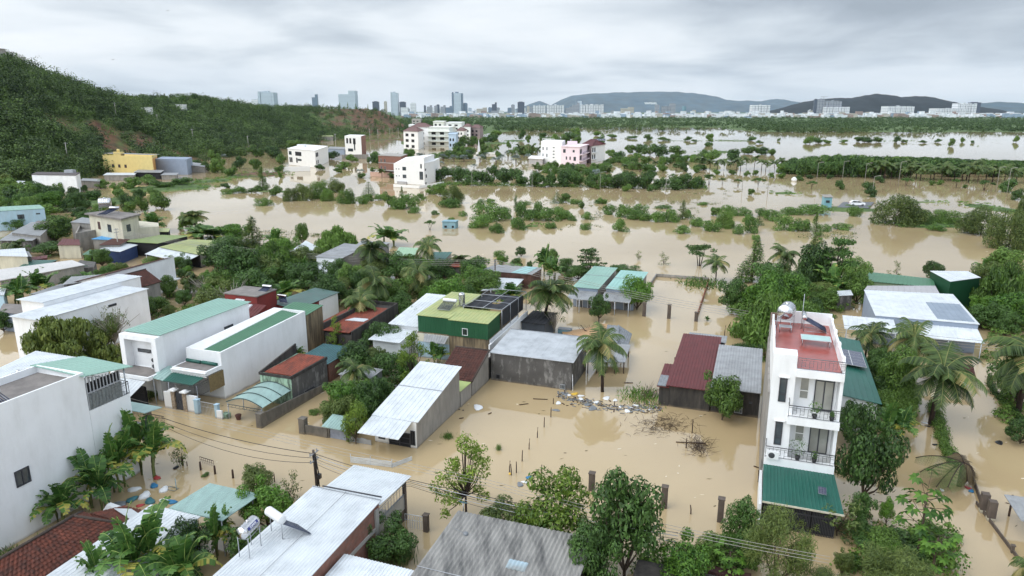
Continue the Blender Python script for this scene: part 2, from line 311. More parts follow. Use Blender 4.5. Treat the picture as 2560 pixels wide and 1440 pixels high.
# flood water: one level sheet, muddy, faint ripples
mb = MB(); mb.quad((-30000,-200,0),(30000,-200,0),(30000,30000,0),(-30000,30000,0))
wm = bpy.data.materials.new('muddy_flood_water'); wm.use_nodes = True; t = wm.node_tree; b = t.nodes['Principled BSDF']
tcn = t.nodes.new('ShaderNodeTexCoord'); nn = t.nodes.new('ShaderNodeTexNoise'); nn.inputs['Scale'].default_value = .035; nn.inputs['Detail'].default_value = 6; t.links.new(tcn.outputs['Object'], nn.inputs[0])
c = ramp_n(t, nn.outputs[0], [(.3,srgb(172,151,116)),(.5,srgb(180,159,123)),(.7,srgb(187,166,130))]); t.links.new(c, b.inputs['Base Color'])
b.inputs['Roughness'].default_value = .035; b.inputs['IOR'].default_value = 1.6
mpn = t.nodes.new('ShaderNodeMapping'); mpn.inputs['Scale'].default_value = (1,.45,1); t.links.new(tcn.outputs['Object'], mpn.inputs[0])
n3 = t.nodes.new('ShaderNodeTexNoise'); n3.inputs['Scale'].default_value = 1.1; n3.inputs['Detail'].default_value = 5; t.links.new(mpn.outputs[0], n3.inputs[0])
n4 = t.nodes.new('ShaderNodeTexNoise'); n4.inputs['Scale'].default_value = .02; n4.inputs['Detail'].default_value = 2; t.links.new(tcn.outputs['Object'], n4.inputs[0])
bp = t.nodes.new('ShaderNodeBump'); bp.inputs['Distance'].default_value = .012; t.links.new(math_n(t,'MULTIPLY',ramp_n(t,n4.outputs[0],[(.4,.2),(.62,1.0)]),1.0), bp.inputs['Strength'])
t.links.new(n3.outputs[0], bp.inputs['Height']); t.links.new(bp.outputs[0], b.inputs['Normal'])
mb.build('flood_water', wm); tag(bpy.data.objects['flood_water'], kind='structure')
# mountains beyond the city
def mountain(name, prof, D, depth, m, seed, base=0):
    xs, hs = [], []
    for px, py in prof: xs.append(far(px,D).x); hs.append(max(0,zat(px,py,D)))
    n = 150; k = 22; v = []; f = []
    for i in range(n):
        x = xs[0]+(xs[-1]-xs[0])*i/(n-1); h = interp(x,xs,hs)
        for j in range(k):
            u = j/(k-1)*2-1; s = math.cos(u*math.pi/2)**.9 if abs(u) < 1 else 0
            y = D+u*depth; rid = 1+.35*(1-s)*vn(x,y,depth*.35,seed)+.05*vn(x,y,depth*.08,seed)
            v.append((x+.2*depth*u*vn(x,y,depth,seed), y, h*s*rid-5))
    for i in range(n-1):
        for j in range(k-1): f.append((i*k+j,(i+1)*k+j,(i+1)*k+j+1,i*k+j+1))
    me = bpy.data.meshes.new(name); me.from_pydata(v,[],f); me.polygons.foreach_set('use_smooth',[True]*len(f)); me.materials.append(m); return link(name, me, kind='structure')
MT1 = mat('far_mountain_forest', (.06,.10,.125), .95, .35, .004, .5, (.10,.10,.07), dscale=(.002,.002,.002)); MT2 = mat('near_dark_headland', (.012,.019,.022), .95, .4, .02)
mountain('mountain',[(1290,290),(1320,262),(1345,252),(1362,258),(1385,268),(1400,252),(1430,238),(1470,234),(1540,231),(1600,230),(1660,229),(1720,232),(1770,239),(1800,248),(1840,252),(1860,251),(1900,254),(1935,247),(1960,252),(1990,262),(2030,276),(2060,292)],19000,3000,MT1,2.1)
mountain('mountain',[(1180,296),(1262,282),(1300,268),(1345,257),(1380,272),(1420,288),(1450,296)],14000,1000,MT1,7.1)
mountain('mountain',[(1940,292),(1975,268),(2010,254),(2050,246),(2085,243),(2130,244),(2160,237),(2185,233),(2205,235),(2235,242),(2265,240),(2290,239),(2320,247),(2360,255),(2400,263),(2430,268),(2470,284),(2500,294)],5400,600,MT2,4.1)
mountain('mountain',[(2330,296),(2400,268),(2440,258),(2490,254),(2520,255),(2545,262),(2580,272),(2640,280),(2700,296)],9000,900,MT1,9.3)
# ---------------------------------------------------------------- leaf geometry helpers (numpy)
def leaf_quads(pos, nrm, size, aspect, rng, droop=0., tip=None):
    n = len(pos); r = rng.normal(size=(n,3)); 
    if tip is not None: r = r*.35+tip
    r[:,2] -= droop
    tdir = r-nrm*np.sum(r*nrm,axis=1,keepdims=True); tdir /= np.linalg.norm(tdir,axis=1,keepdims=True)+1e-9
    sdir = np.cross(nrm,tdir); L = (size*(.7+.6*rng.random(n)))[:,None]; W = L*aspect
    a = pos-tdir*L*.5; c_ = pos+tdir*L*.5; b_ = pos+sdir*W*.5+nrm*W*.12; d = pos-sdir*W*.5+nrm*W*.12
    v = np.stack([a,b_,c_,d],1).reshape(-1,3); f = np.arange(n*4).reshape(n,4); return v, f
def np_mesh(name, v, f, mats, mi=None, tone=None, smooth=False):
    me = bpy.data.meshes.new(name); nv, nf = len(v), len(f); k = f.shape[1]
    me.vertices.add(nv); me.vertices.foreach_set('co', np.asarray(v,dtype=np.float32).ravel())
    me.loops.add(nf*k); me.loops.foreach_set('vertex_index', np.asarray(f,dtype=np.int32).ravel())
    me.polygons.add(nf); me.polygons.foreach_set('loop_start', np.arange(0,nf*k,k,dtype=np.int32)); me.polygons.foreach_set('loop_total', np.full(nf,k,dtype=np.int32))
    for m in (mats if isinstance(mats,(list,tuple)) else [mats]): me.materials.append(m)
    if mi is not None: me.polygons.foreach_set('material_index', np.asarray(mi,dtype=np.int32))
    if tone is not None: at = me.attributes.new('tone','FLOAT','POINT'); at.data.foreach_set('value', np.asarray(tone,dtype=np.float32))
    me.update(calc_edges=True); return me
def crown(rng, blobs, n, size, aspect=.5, droop=.3, shell=(.72,1.05), out=.75, inner=.12):
    bl = np.array(blobs,float); w = (bl[:,3]*bl[:,4]+bl[:,4]*bl[:,5]+bl[:,3]*bl[:,5]); w /= w.sum()
    idx = rng.choice(len(bl), n, p=w); d = rng.normal(size=(n,3)); d /= np.linalg.norm(d,axis=1,keepdims=True)
    rr = rng.uniform(shell[0],shell[1],n); ki = rng.random(n) < inner; rr[ki] = rng.uniform(.2,.7,ki.sum())
    p = bl[idx,:3]+d*bl[idx,3:6]*rr[:,None]
    # drop leaves that sit deep inside another blob
    keep = np.ones(n,bool)
    for q in bl:
        e = ((p-q[:3])/q[3:6]); keep &= (np.sum(e*e,1) > .32) | ki
    p, d = p[keep], d[keep]; n = len(p)
    nr = d*out+rng.normal(size=(n,3))*(1-out)*1.1+np.array([0,0,.25]); nr /= np.linalg.norm(nr,axis=1,keepdims=True)
    return leaf_quads(p, nr, np.full(n,size), aspect, rng, droop)
def blobs_round(rng, n, rx, rz, cz, br=(.34,.5), flat=.8, top=.0):
    out = []
    for i in range(n):
        th = rng.uniform(0,2*math.pi); ph = math.acos(rng.uniform(-.65,1)); r = rng.uniform(.5,.86)
        b = rng.uniform(*br); x = math.sin(ph)*math.cos(th)*r; y = math.sin(ph)*math.sin(th)*r; z = math.cos(ph)*r
        out.append((x*rx, y*rx, cz+z*rz, b*rx, b*rx, b*rz*flat+.1))
    out.append((0,0,cz,rx*.55,rx*.55,rz*.6)); return out
def branches(mb, rng, blobs, h0, r0, base=(0,0,-1.4), n=None, mi=0):
    top = Vector((0,0,h0)); b0 = Vector(base); mid = (b0+top)/2+Vector((rng.uniform(-.12,.12),rng.uniform(-.12,.12),0))
    mb.tube([b0,mid,top],[r0,r0*.8,r0*.6],7,mi)
    for q in (blobs if n is None else blobs[:n]):
        e = Vector(q[:3]); m = top.lerp(e,.5)+Vector((0,0,-.08*(e-top).length)); mb.tube([top,m,e],[r0*.42,r0*.28,r0*.1],5,mi)
PRO = {}
class Proto:                                     # one kind of plant: part meshes and its natural height and width
    def __init__(s, parts, h, w): s.parts, s.h, s.w = parts, h, w
def proto(kind, seed):
    if (kind,seed) in PRO: return PRO[(kind,seed)]
    g = np.random.default_rng(sum(map(ord,kind))*17+seed); U = lambda a,b: float(g.uniform(a,b)); mb = MB(); parts = []
    LM = dict(broad_dark=L_DARK,broad=L_MID,broad_light=L_LIGHT,broad_bright=L_BRIGHT,broad_olive=L_OLIVE)
    if kind in LM:                                # round leafy garden tree
        bl = blobs_round(g, 15, 2.3, 1.9, 3.5, (.26,.44)); 
        for i in range(7): a = U(0,6.28); bl.append((math.cos(a)*U(1.2,2.2),math.sin(a)*U(1.2,2.2),U(2.0,5.2),U(.35,.7),U(.35,.7),U(.3,.6)))
        branches(mb, g, bl, 1.7, .17, n=9); v, f = crown(g, bl, 6200 if kind != 'broad_light' else 4300, .27, .42, .5)
        parts = [('trunk',mb.mesh('trunk',BARK)),('crown',np_mesh('crown',v,f,LM[kind]))]; h, w = 5.6, 5.4
    elif kind == 'open':                          # open-crowned young tree with clustered leaf tufts
        bl = []
        for i in range(34):
            a = U(0,6.28); z = U(1.0,6.2); r = U(.5,2.0)*(1 if z < 4 else (7-z)/3); bl.append((math.cos(a)*r,math.sin(a)*r,z,U(.32,.6),U(.32,.6),U(.26,.45)))
        branches(mb, g, bl, 2.2, .11); mb.tube([(0,0,2.2),(.1,0,4),(0,.1,6)],[.07,.05,.02],5); v, f = crown(g, bl, 3600, .27, .32, .7, (.2,1.1), .3)
        parts = [('trunk',mb.mesh('trunk',BARKD)),('crown',np_mesh('crown',v,f,L_LIGHT))]; h, w = 6.6, 4.8
    elif kind == 'feather':                       # soft willow-like tree, fine hanging leaves
        bl = blobs_round(g, 20, 2.0, 2.3, 3.2, (.2,.36), 1.2); branches(mb, g, bl, 1.2, .14, n=8)
        v, f = crown(g, bl, 11000, .30, .13, 1.6, (.45,1.12), .35, .2); parts = [('trunk',mb.mesh('trunk',BARK)),('crown',np_mesh('crown',v,f,L_OLIVE))]; h, w = 5.8, 4.8
    elif kind == 'tall':                          # tall loose grey-green tree
        bl = [(U(-.9,.9)*(1-i/26),U(-.9,.9)*(1-i/26),1.5+i*.33,U(.6,1.0)*(1.1-i/30),U(.6,1.0)*(1.1-i/30),U(.5,.8)) for i in range(22)]
        mb.tube([(0,0,-1.4),(.1,0,4),(0,0,8.4)],[.14,.09,.03],6); v, f = crown(g, bl, 4200, .30, .25, .5, (.5,1.1), .45, .15)
        parts = [('trunk',mb.mesh('trunk',BARK)),('crown',np_mesh('crown',v,f,L_OLIVE if seed%2 else L_MID))]; h, w = 9.3, 3.6
    elif kind == 'conifer':                       # dark layered conical tree
        bl = []
        for i in range(9):
            z = 1.0+i*.6; r = 1.7*(1-i/10)
            for k in range(7): a = k*.9+i; bl.append((math.cos(a)*r*.7,math.sin(a)*r*.7,z-.1*r,r*.42+.12,r*.42+.12,.14))
        mb.tube([(0,0,-1.4),(0,0,6.6)],[.1,.03],6); v, f = crown(g, bl, 3600, .24, .3, .2, (.3,1.1), .4); parts = [('trunk',mb.mesh('trunk',BARKD)),('crown',np_mesh('crown',v,f,L_DARK))]; h, w = 6.9, 4.0
    elif kind == 'tier':                          # layered flat-topped tree
        bl = []
        for i in range(5):
            z = 2.2+i*.85; r = [2.6,2.9,2.3,1.6,.8][i]
            for k in range(9): a = U(0,6.28); q = r*U(.45,1); bl.append((math.cos(a)*q,math.sin(a)*q,z+U(-.15,.2),U(.5,.8),U(.5,.8),.16))
        branches(mb, g, bl[::2], 2.0, .15); mb.tube([(0,0,2),(0,0,5.6)],[.09,.03],6); v, f = crown(g, bl, 3800, .30, .42, .1, (.3,1.1), .3)
        parts = [('trunk',mb.mesh('trunk',BARKD)),('crown',np_mesh('crown',v,f,L_DARK))]; h, w = 6.0, 6.6
    elif kind == 'umbrella':                      # forked stems under a shallow dome
        bl = []
        for k in range(16): a = U(0,6.28); q = U(.2,2.3); bl.append((math.cos(a)*q,math.sin(a)*q,3.7-.13*q*q+U(-.2,.25),U(.5,.8),U(.5,.8),.3))
        for k in (-1,0,1): mb.tube([(0,0,-1.4),(k*.25,k*.1,1.2),(k*1.0,-k*.3,3.2)],[.09,.07,.03],6)
        branches(mb, g, bl[::2], 2.4, .07); v, f = crown(g, bl, 2900, .27, .42, .4, (.3,1.1), .45); parts = [('trunk',mb.mesh('trunk',BARKD)),('crown',np_mesh('crown',v,f,L_DARK))]; h, w = 4.3, 5.6
    elif kind in ('spread','spread_light'):                        # wide low dome of feathery foliage
        bl = []
        for k in range(60): a = U(0,6.28); q = U(.1,1)**.6*5.2; bl.append((math.cos(a)*q,math.sin(a)*q,4.2-.085*q*q+U(-.35,.35),U(.8,1.3),U(.8,1.3),.3))
        branches(mb, g, bl[::4], 2.2, .2); v, f = crown(g, bl, 15000, *((.46,.26,.3) if kind == 'spread' else (.36,.5,.1)), (.5,1.12), .6, .1); parts = [('trunk',mb.mesh('trunk',BARKD)),('crown',np_mesh('crown',v,f,L_MID if kind == 'spread' else L_ACACIA))]; h, w = 4.8, 12.0
    elif kind == 'bush':                          # mangrove clump standing straight in the water
        bl = blobs_round(g, 11, 1.25, .85, .55, (.3,.48)); v, f = crown(g, bl, 2600, .17, .4, -.5, (.75,1.08), .7); k = v[f[:,0]][:,2] > -.35; f = f[k]
        parts = [('foliage',np_mesh('foliage',v,f,L_BUSH))]; h, w = 1.6, 2.9
    elif kind == 'bigbush':                       # big olive mangrove with crown to the water
        bl = blobs_round(g, 30, 3.4, 2.6, 2.0, (.24,.40)); v, f = crown(g, bl, 13000, .27, .36, .1, (.75,1.1), .6); k = v[f[:,0]][:,2] > -.3; f = f[k]
        mb.tube([(0,0,-1),(0,0,2)],.12,6); parts = [('trunk',mb.mesh('trunk',BARKD)),('crown',np_mesh('crown',v,f,L_OLIVE if seed%2 else L_MID))]; h, w = 4.9, 7.6
    elif kind == 'sparse':                        # thin shrub
        bl = [(U(-.6,.6),U(-.6,.6),U(.3,1.9),U(.2,.4),U(.2,.4),U(.2,.35)) for i in range(13)]; branches(mb, g, bl, .5, .04); v, f = crown(g, bl, 700, .17, .35, .2, (.1,1.1), .3)
        parts = [('stem',mb.mesh('stem',BARK)),('foliage',np_mesh('foliage',v,f,L_OLIVE))]; h, w = 2.1, 1.9
    elif kind == 'bare':                          # leafless twiggy crown
        for i in range(46):
            a = U(0,6.28); e = U(.3,1.4); q = [(0,0,-1),(0,0,1.4),(math.cos(a)*e*.6,math.sin(a)*e*.6,2.6),(math.cos(a)*e*1.6+U(-.5,.5),math.sin(a)*e*1.6+U(-.5,.5),U(3.2,4.6))]; mb.tube(q,[.07,.05,.03,.012],4)
        bl = [(U(-1.8,1.8),U(-1.8,1.8),U(2.4,4.3),.4,.4,.3) for i in range(14)]; v, f = crown(g, bl, 500, .2, .4, .3, (.1,1.1), .3)
        parts = [('branches',mb.mesh('branches',mat('pale_grey_bark',srgb(140,134,124),.9,.2,3))),('crown',np_mesh('crown',v,f,L_OLIVE))]; h, w = 4.6, 4.4
    elif kind in ('palm','palm_far','palm_low'):  # coconut palm
        H = 5.2 if kind != 'palm_low' else 2.0; lean = U(-.9,.9); top = Vector((lean,U(-.3,.3),H))
        mb.tube([(0,0,-1.4),(lean*.3,0,H*.5),tuple(top)],[.20,.14,.12],8); nf = 20 if kind != 'palm_far' else 13; V_ = []; F_ = []; T_ = []
        for k in range(nf):
            tn = .55 if k%9 == 8 else U(-.12,.12); a = k*2.399+U(-.3,.3); el = R([70,50,32,12,-12][k%5]+U(-8,8)); L = U(2.7,3.5); p = top.copy(); d = Vector((math.cos(a)*math.cos(el),math.sin(a)*math.cos(el),math.sin(el))); seg = 10; path = [p.copy()]
            for i in range(seg): p = p+d*(L/seg); d = (d+Vector((0,0,-.15-.02*i))).normalized(); path.append(p.copy())
            mb.tube(path,[.035]*6+[.02]*(seg-5),3,1)
            per = 4 if kind != 'palm_far' else 2
            for i in range(1*per, seg*per+1):
                s = i/(seg*per); q = path[int(s*seg)] if int(s*seg) == seg else path[int(s*seg)].lerp(path[int(s*seg)+1], s*seg-int(s*seg))
                j = min(seg-1,int(s*seg)); ax = (path[j+1]-path[j]).normalized(); sd_ = ax.cross(Vector((0,0,1))).normalized(); ll = .95*math.sin(min(1,.15+s)*math.pi*.86)+.12
                for sg in (-1,1):
                    tipp = q+(sd_*sg*.80+ax*.45+Vector((0,0,-.42-U(0,.3)))).normalized()*ll; wv = ax*(.050 if kind != 'palm_far' else .10); n0 = len(V_)
                    V_ += [tuple(q-wv),tuple(q+wv),tuple(tipp+wv*.4),tuple(tipp-wv*.4)]; F_.append((n0,n0+1,n0+2,n0+3)); T_ += [tn]*4
        parts = [('trunk',mb.mesh('trunk',[BARKD,mat('frond_stalk',srgb(120,124,70),.6)])),('fronds',np_mesh('fronds',np.array(V_),np.array(F_),L_PALM,tone=T_))]; h, w = H+1.9, 6.0
    elif kind == 'fan':                           # silver fan palm
        V_ = []; F_ = []; mb.tube([(0,0,-1),(0,0,1.8)],.16,6)
        for k in range(26):
            a = k*2.399; el = R(U(-25,75)); d = Vector((math.cos(a)*math.cos(el),math.sin(a)*math.cos(el),math.sin(el))); o = Vector((0,0,1.9)); c0 = o+d*1.1; s0 = d.cross(Vector((0,0,1))).normalized(); u0 = s0.cross(d)
            for i in range(9):
                an = R(-80+20*i); e = c0+(d*math.cos(an)+s0*math.sin(an))*.85+u0*.1; m = (c0+e)/2; wv = (d*-math.sin(an)+s0*math.cos(an))*.11; n0 = len(V_)
                V_ += [tuple(c0),tuple(m+wv),tuple(e),tuple(m-wv)]; F_.append((n0,n0+1,n0+2,n0+3))
        parts = [('trunk',mb.mesh('trunk',BARK)),('fronds',np_mesh('fronds',np.array(V_),np.array(F_),L_SILV))]; h, w = 3.7, 3.8
    elif kind == 'banana':
        V_ = []; F_ = []; T_ = []
        for st in range(3):
            bx, by = (0,0) if st == 0 else (U(-.9,.9),U(-.9,.9)); H = U(.9,1.6); tx, ty = bx+U(-.25,.25), by+U(-.25,.25); mb.tube([(bx,by,-1.2),(bx,by,.6),(tx,ty,H)],[.13,.11,.07],7)
            for k in range(9):
                a = k*2.399+st; el = R([78,62,50,38,22][k%5]+U(-8,8)); L = U(1.9,2.6); p = Vector((tx,ty,H)); d = Vector((math.cos(a)*math.cos(el),math.sin(a)*math.cos(el),math.sin(el))); path = [p.copy()]; seg = 14; tn = U(-.12,.14) if k < 8 else .45
                for i in range(seg): p = p+d*(L/seg); d = (d+Vector((0,0,-.085-.008*i))).normalized(); path.append(p.copy())
                mb.tube(path,[.03]*8+[.015]*(seg-7),3,1)
                for i in range(1,seg):
                    s = i/seg; ax = (path[i+1]-path[i]).normalized(); sd_ = ax.cross(Vector((0,0,1))).normalized(); up = sd_.cross(ax); wd = .50*math.sin(min(1,s*1.02+.06)*math.pi)**.55
                    for sg in (-1,1):
                        if g.random() < .03: continue
                        gap = .05*g.random(); q0, q1 = path[i].lerp(path[i+1],gap), path[i].lerp(path[i+1],1-gap*.5); dz = up*(.04-.15*g.random()); wo = wd*U(.86,1.05); n0 = len(V_)
                        V_ += [tuple(q0),tuple(q1),tuple(q1+sd_*sg*wo+dz+ax*.06),tuple(q0+sd_*sg*wo+dz+ax*.06)]; F_.append((n0,n0+1,n0+2,n0+3)); T_ += [tn]*4
        parts = [('stem',mb.mesh('stem',[mat('banana_stem',srgb(104,112,62),.7,.2,3),mat('banana_midrib',srgb(150,170,90),.6)])),('leaves',np_mesh('leaves',np.array(V_),np.array(F_),L_BAN,tone=T_))]; h, w = 3.5, 4.2
    elif kind == 'papaya':
        V_ = []; F_ = []; mb.tube([(0,0,-1.4),(.05,0,2),(0,0,3.3)],[.09,.07,.05],7)
        for k in range(26):
            a = k*2.399; z = 1.6+k*.075; el = R(U(-5,45)); d = Vector((math.cos(a)*math.cos(el),math.sin(a)*math.cos(el),math.sin(el))); o = Vector((0,0,z)); e = o+d*U(.6,1.3); mb.tube([o,e],.015,3)
            nn_ = Vector((U(-.3,.3)+d.x*.4,U(-.3,.3)+d.y*.4,1)).normalized(); s0 = nn_.cross(d).normalized(); u0 = s0.cross(nn_)
            for i in range(7):
                an = R(-130+43*i); dd = u0*math.cos(an)+s0*math.sin(an); wv = (u0*-math.sin(an)+s0*math.cos(an)); tp = e+dd*.42-nn_*.10; m = e+dd*.22
                n0 = len(V_); V_ += [tuple(e),tuple(m+wv*.10),tuple(tp),tuple(m-wv*.10)]; F_.append((n0,n0+1,n0+2,n0+3))
        parts = [('stem',mb.mesh('stem',BARK)),('leaves',np_mesh('leaves',np.array(V_),np.array(F_),L_BRIGHT))]; h, w = 4.0, 3.0
    elif kind in ('small','smalld'):              # small low-detail round tree for the middle distance
        bl = blobs_round(g, 9, 1.9, 1.5, 2.3, (.34,.5)); branches(mb, g, bl, 1.3, .13, n=4); v, f = crown(g, bl, 1900, .34, .5, .3)
        parts = [('trunk',mb.mesh('trunk',BARKD)),('crown',np_mesh('crown',v,f,L_DARK if kind == 'smalld' else L_MID))]; h, w = 4.0, 4.6
    elif kind == 'tuft':                          # reeds and weeds
        n = 420; p = g.normal(size=(n,3))*np.array([.7,.7,.1]); p[:,2] = g.uniform(.0,.45,n); nr = g.normal(size=(n,3)); nr[:,2] *= .2; nr /= np.linalg.norm(nr,axis=1,keepdims=True); tp = np.tile([0,0,1.],(n,1))
        v, f = leaf_quads(p, nr, np.full(n,.5), .12, g, 0, tp); parts = [('blades',np_mesh('blades',v,f,L_BUSH))]; h, w = .8, 3.0
    PRO[(kind,seed)] = Proto(parts,h,w); return PRO[(kind,seed)]
NAMES = dict(broad_dark='leafy_tree',broad='leafy_tree',broad_light='leafy_tree',broad_bright='leafy_tree',broad_olive='leafy_tree',open='young_tree',feather='willowy_tree',tall='slender_tree',conifer='conical_tree',tier='tiered_tree',umbrella='umbrella_tree',
  spread='spreading_tree',spread_light='spreading_tree',bush='mangrove_bush',bigbush='mangrove_tree',sparse='thin_shrub',bare='bare_tree',palm='coconut_palm',palm_far='coconut_palm',palm_low='coconut_palm',fan='fan_palm',banana='banana_plant',papaya='papaya_tree',small='small_tree',smalld='small_tree',tuft='weed_clump')
CATS = dict(bush='bush',sparse='shrub',palm='palm tree',palm_far='palm tree',palm_low='palm tree',fan='palm tree',banana='banana plant',papaya='papaya tree',tuft='weeds')
rt = random.Random(5)
SINK = dict(broad_dark=1.5,broad=1.5,broad_light=1.2,broad_bright=1.5,broad_olive=1.5,open=.6,feather=1.0,tall=1.3,conifer=.6,tier=1.2,umbrella=.6,spread=2.3,spread_light=2.0,bigbush=.9,small=1.1,smalld=1.1,bare=.6,sparse=.2,bush=.1)
def plant(kind, px, py, wpx, hpx, label, group=None, seed=0, z0=0.0, rz=None, one=False, x=None, y=None):
    pr = proto(kind, seed); p = P(px,py,z0) if x is None else Vector((x,y,z0)); k = pxm(p)
    W = wpx*k; dep = math.atan2(CAM_H-z0, p.y); H = hpx*k/max(.5,math.cos(dep)) ; H = max(.3, H-.25*W*math.sin(dep)*1.0 if kind != 'banana' else H)
    sk = SINK.get(kind,0); sx = W/pr.w; sz = H/(pr.h-sk); p.z -= sk*sz
    t_ = thing(NAMES[kind], label, CATS.get(kind,'tree'), p, group, rt.uniform(0,6.28) if rz is None else rz); t_.scale = (sx,sx,sz)
    for nm, me in pr.parts: o = bpy.data.objects.new(nm, me); C.objects.link(o); o.parent = t_
    return t_
def mono(kind, seed):                             # the same plant as one mesh, for those too small to show parts
    key = ('mono',kind,seed)
    if key in PRO: return PRO[key]
    pr = proto(kind,seed); vs, fs = [], []; me = bpy.data.meshes.new(NAMES[kind]); mats = []; mi = []
    for _, m in pr.parts:
        n0 = len(vs); b0 = len(mats); mats += list(m.materials); vs += [tuple(v.co) for v in m.vertices]; fs += [tuple(n0+i for i in q.vertices) for q in m.polygons]; mi += [b0+q.material_index for q in m.polygons]
    me.from_pydata(vs,[],fs); [me.materials.append(m) for m in mats]; me.polygons.foreach_set('material_index',mi); me.update(); PRO[key] = (me,pr.h,pr.w); return PRO[key]
def plant1(kind, px, py, wpx, hpx, label, group=None, seed=0, z0=0.0):
    me, h, w_ = mono(kind,seed); p = P(px,py,z0); k = pxm(p); o = bpy.data.objects.new(NAMES[kind], me); C.objects.link(o); o.location = p
    W = wpx*k; sk = SINK.get(kind,0); sz = max(.2,hpx*k)/(h-sk); o.scale = (W/w_,W/w_,sz); o.location.z -= sk*sz; o.rotation_euler.z = rt.uniform(0,6.28); return tag(o,label,CATS.get(kind,'tree'),group)
def forest(name, spots, kinds, m, label=None, cat=None, leaf=.9, nleaf=70, seed=1, kind='stuff'):
    # spots: (x,y,z,height,width,tone); crowns as loose leaf clusters, one object that reads as a mass
    g = np.random.default_rng(seed); T = []
    for k in range(6):
        n = nleaf; d = g.normal(size=(n,3)); d /= np.linalg.norm(d,axis=1,keepdims=True); sp = kinds[k%len(kinds)]
        if sp == 'round': p = d*g.uniform(.62,1.0,n)[:,None]*np.array([.5,.5,.42])*(1+.25*np.sin(5*d[:,:1]+k))+np.array([0,0,.56])
        elif sp == 'tall': z = g.uniform(.15,1,n); p = np.stack([d[:,0]*.42*(1.12-z),d[:,1]*.42*(1.12-z),z],1)
        else: p = d*g.uniform(.5,1.0,n)[:,None]*np.array([.5,.5,.25])+np.array([0,0,.7])
        nr = d*.8+g.normal(size=(n,3))*.35+np.array([0,0,.3]); nr /= np.linalg.norm(nr,axis=1,keepdims=True)
        T.append((p,nr))
    Vs = []; tn = []
    for i,(x,y,z,h,w_,to) in enumerate(spots):
        p, nr = T[g.integers(6)]; a = g.uniform(0,6.28); c_, s_ = math.cos(a), math.sin(a); Rm = np.array([[c_,-s_,0],[s_,c_,0],[0,0,1]])
        q = (p@Rm.T)*np.array([w_,w_,h])+np.array([x,y,z]); v_, _ = leaf_quads(q, nr@Rm.T, np.full(len(q),leaf*(.6+.4*h/6)), .75, g, .2); Vs.append(v_.astype(np.float32)); tn.append(np.full(len(v_),to,np.float32))
    v_ = np.concatenate(Vs); o = bpy.data.objects.new(name, np_mesh(name, v_, np.arange(len(v_)).reshape(-1,4), m, tone=np.concatenate(tn))); C.objects.link(o); return tag(o,label,cat,kind=kind)
# hillside wood
g = random.Random(8); sp = []; tr = MB()
def tone_at(x,y,sd=1.): return .22*vn(x,y,26,sd)+.12*vn(x,y,8,sd+2)
n = 0
for i in range(30000):
    y = 200*math.exp(g.random()*math.log(1180/200)); x = interp(y,*FOOT)+10-g.random()*210
    if x < -1.0*y or y > 1150: continue
    if max(clay_at(x,y),clay_at(x-9,y+12),clay_at(x-4,y+5)) > .4 and g.random() < (.93 if y < 700 else .72): continue
    z = hill_z(x,y)
    if z < -1.0: continue
    keep = min(1, (330/y)**.55)
    if g.random() > keep*.55: continue
    h = g.uniform(4.0,9.0)*(1.35 if g.random() < .12 else 1)*(.75 if x < interp(y,*CRX)+12 else 1); sp.append((x,y,z-.8,h,h*g.uniform(.75,1.25),tone_at(x,y)+g.uniform(-.24,.20)))
forest('hillside_forest', sp, ['round','round','tall','round','flat','round'], L_HILL, 'dense dark green wood covering the hillside on the left', 'forest', .62, 150, 3)
print('hill trees', len(sp))
# far wooded flats between the flood and the city
sp = []; g = random.Random(12)
for i in range(34000):
    py = 334-g.random()**.8*46; px = g.uniform(1000,2700); lim = interp(px,*LANDPX)
    if py > lim+6: continue
    p = P(px,py); 
    if p.y > 3300: continue
    m = vn(p.x,p.y,90,6.1)+.6*vn(p.x,p.y,35,2.6)
    open_ = .12 if py < lim-16 else .30
    if px > 1880 and 322 < py < 334: open_ = .42
    if m < open_-.28 or g.random() > .42: continue
    h = g.uniform(3.5,8.5)*(1.2 if py < 305 else 1); sp.append((p.x,p.y,-.3,h,h*g.uniform(1.0,1.8),.10*vn(p.x,p.y,60,3)+.05))
forest('far_woodland', sp, ['round','flat','round','tall'], L_MOUNT, 'belt of low green trees between the flood and the city', 'woodland', 1.9, 26, 4)
print('flat trees', len(sp))
# ================================================================ building kit
UP = Vector((0,0,1))
def ribbed(mb, q, pitch=.35, rw=.07, rh=.035, th=.05, mi=0, wave=False):
    """sheet on corners q (near-left, near-right, far-right, far-left); ribs run from the near edge to the far edge"""
    a, b, c, d = [Vector(p) for p in q]; dn = UP*th
    if wave:
        n = max(2,int((b-a).length/pitch))*2; top0 = []; top1 = []
        nn = (b-a).cross(d-a).normalized()
        for i in range(n+1): s = i/n; o = nn*(rh if i%2 else 0); top0.append(a.lerp(b,s)+o); top1.append(d.lerp(c,s)+o)
        mb.add(top0+top1, [(i,i+1,n+2+i,n+1+i) for i in range(n)], mi); mb.prism([a-dn,b-dn,c-dn,d-dn],[a-UP*.004,b-UP*.004,c-UP*.004,d-UP*.004],mi); return
    mb.prism([a-dn,b-dn,c-dn,d-dn],[a,b,c,d],mi); n = max(1,int(round((b-a).length/pitch))); nn = (b-a).cross(d-a).normalized()*rh; w0 = (b-a).normalized()*rw
    for i in range(1,n):
        s = i/n; p = a.lerp(b,s); r = d.lerp(c,s); w1 = (c-d).normalized()*rw
        v = [p-w0,p-w0*.4+nn,p+w0*.4+nn,p+w0,r-w1,r-w1*.4+nn,r+w1*.4+nn,r+w1]; mb.add(v, ((0,1,5,4),(1,2,6,5),(2,3,7,6),(0,3,2,1)), mi)
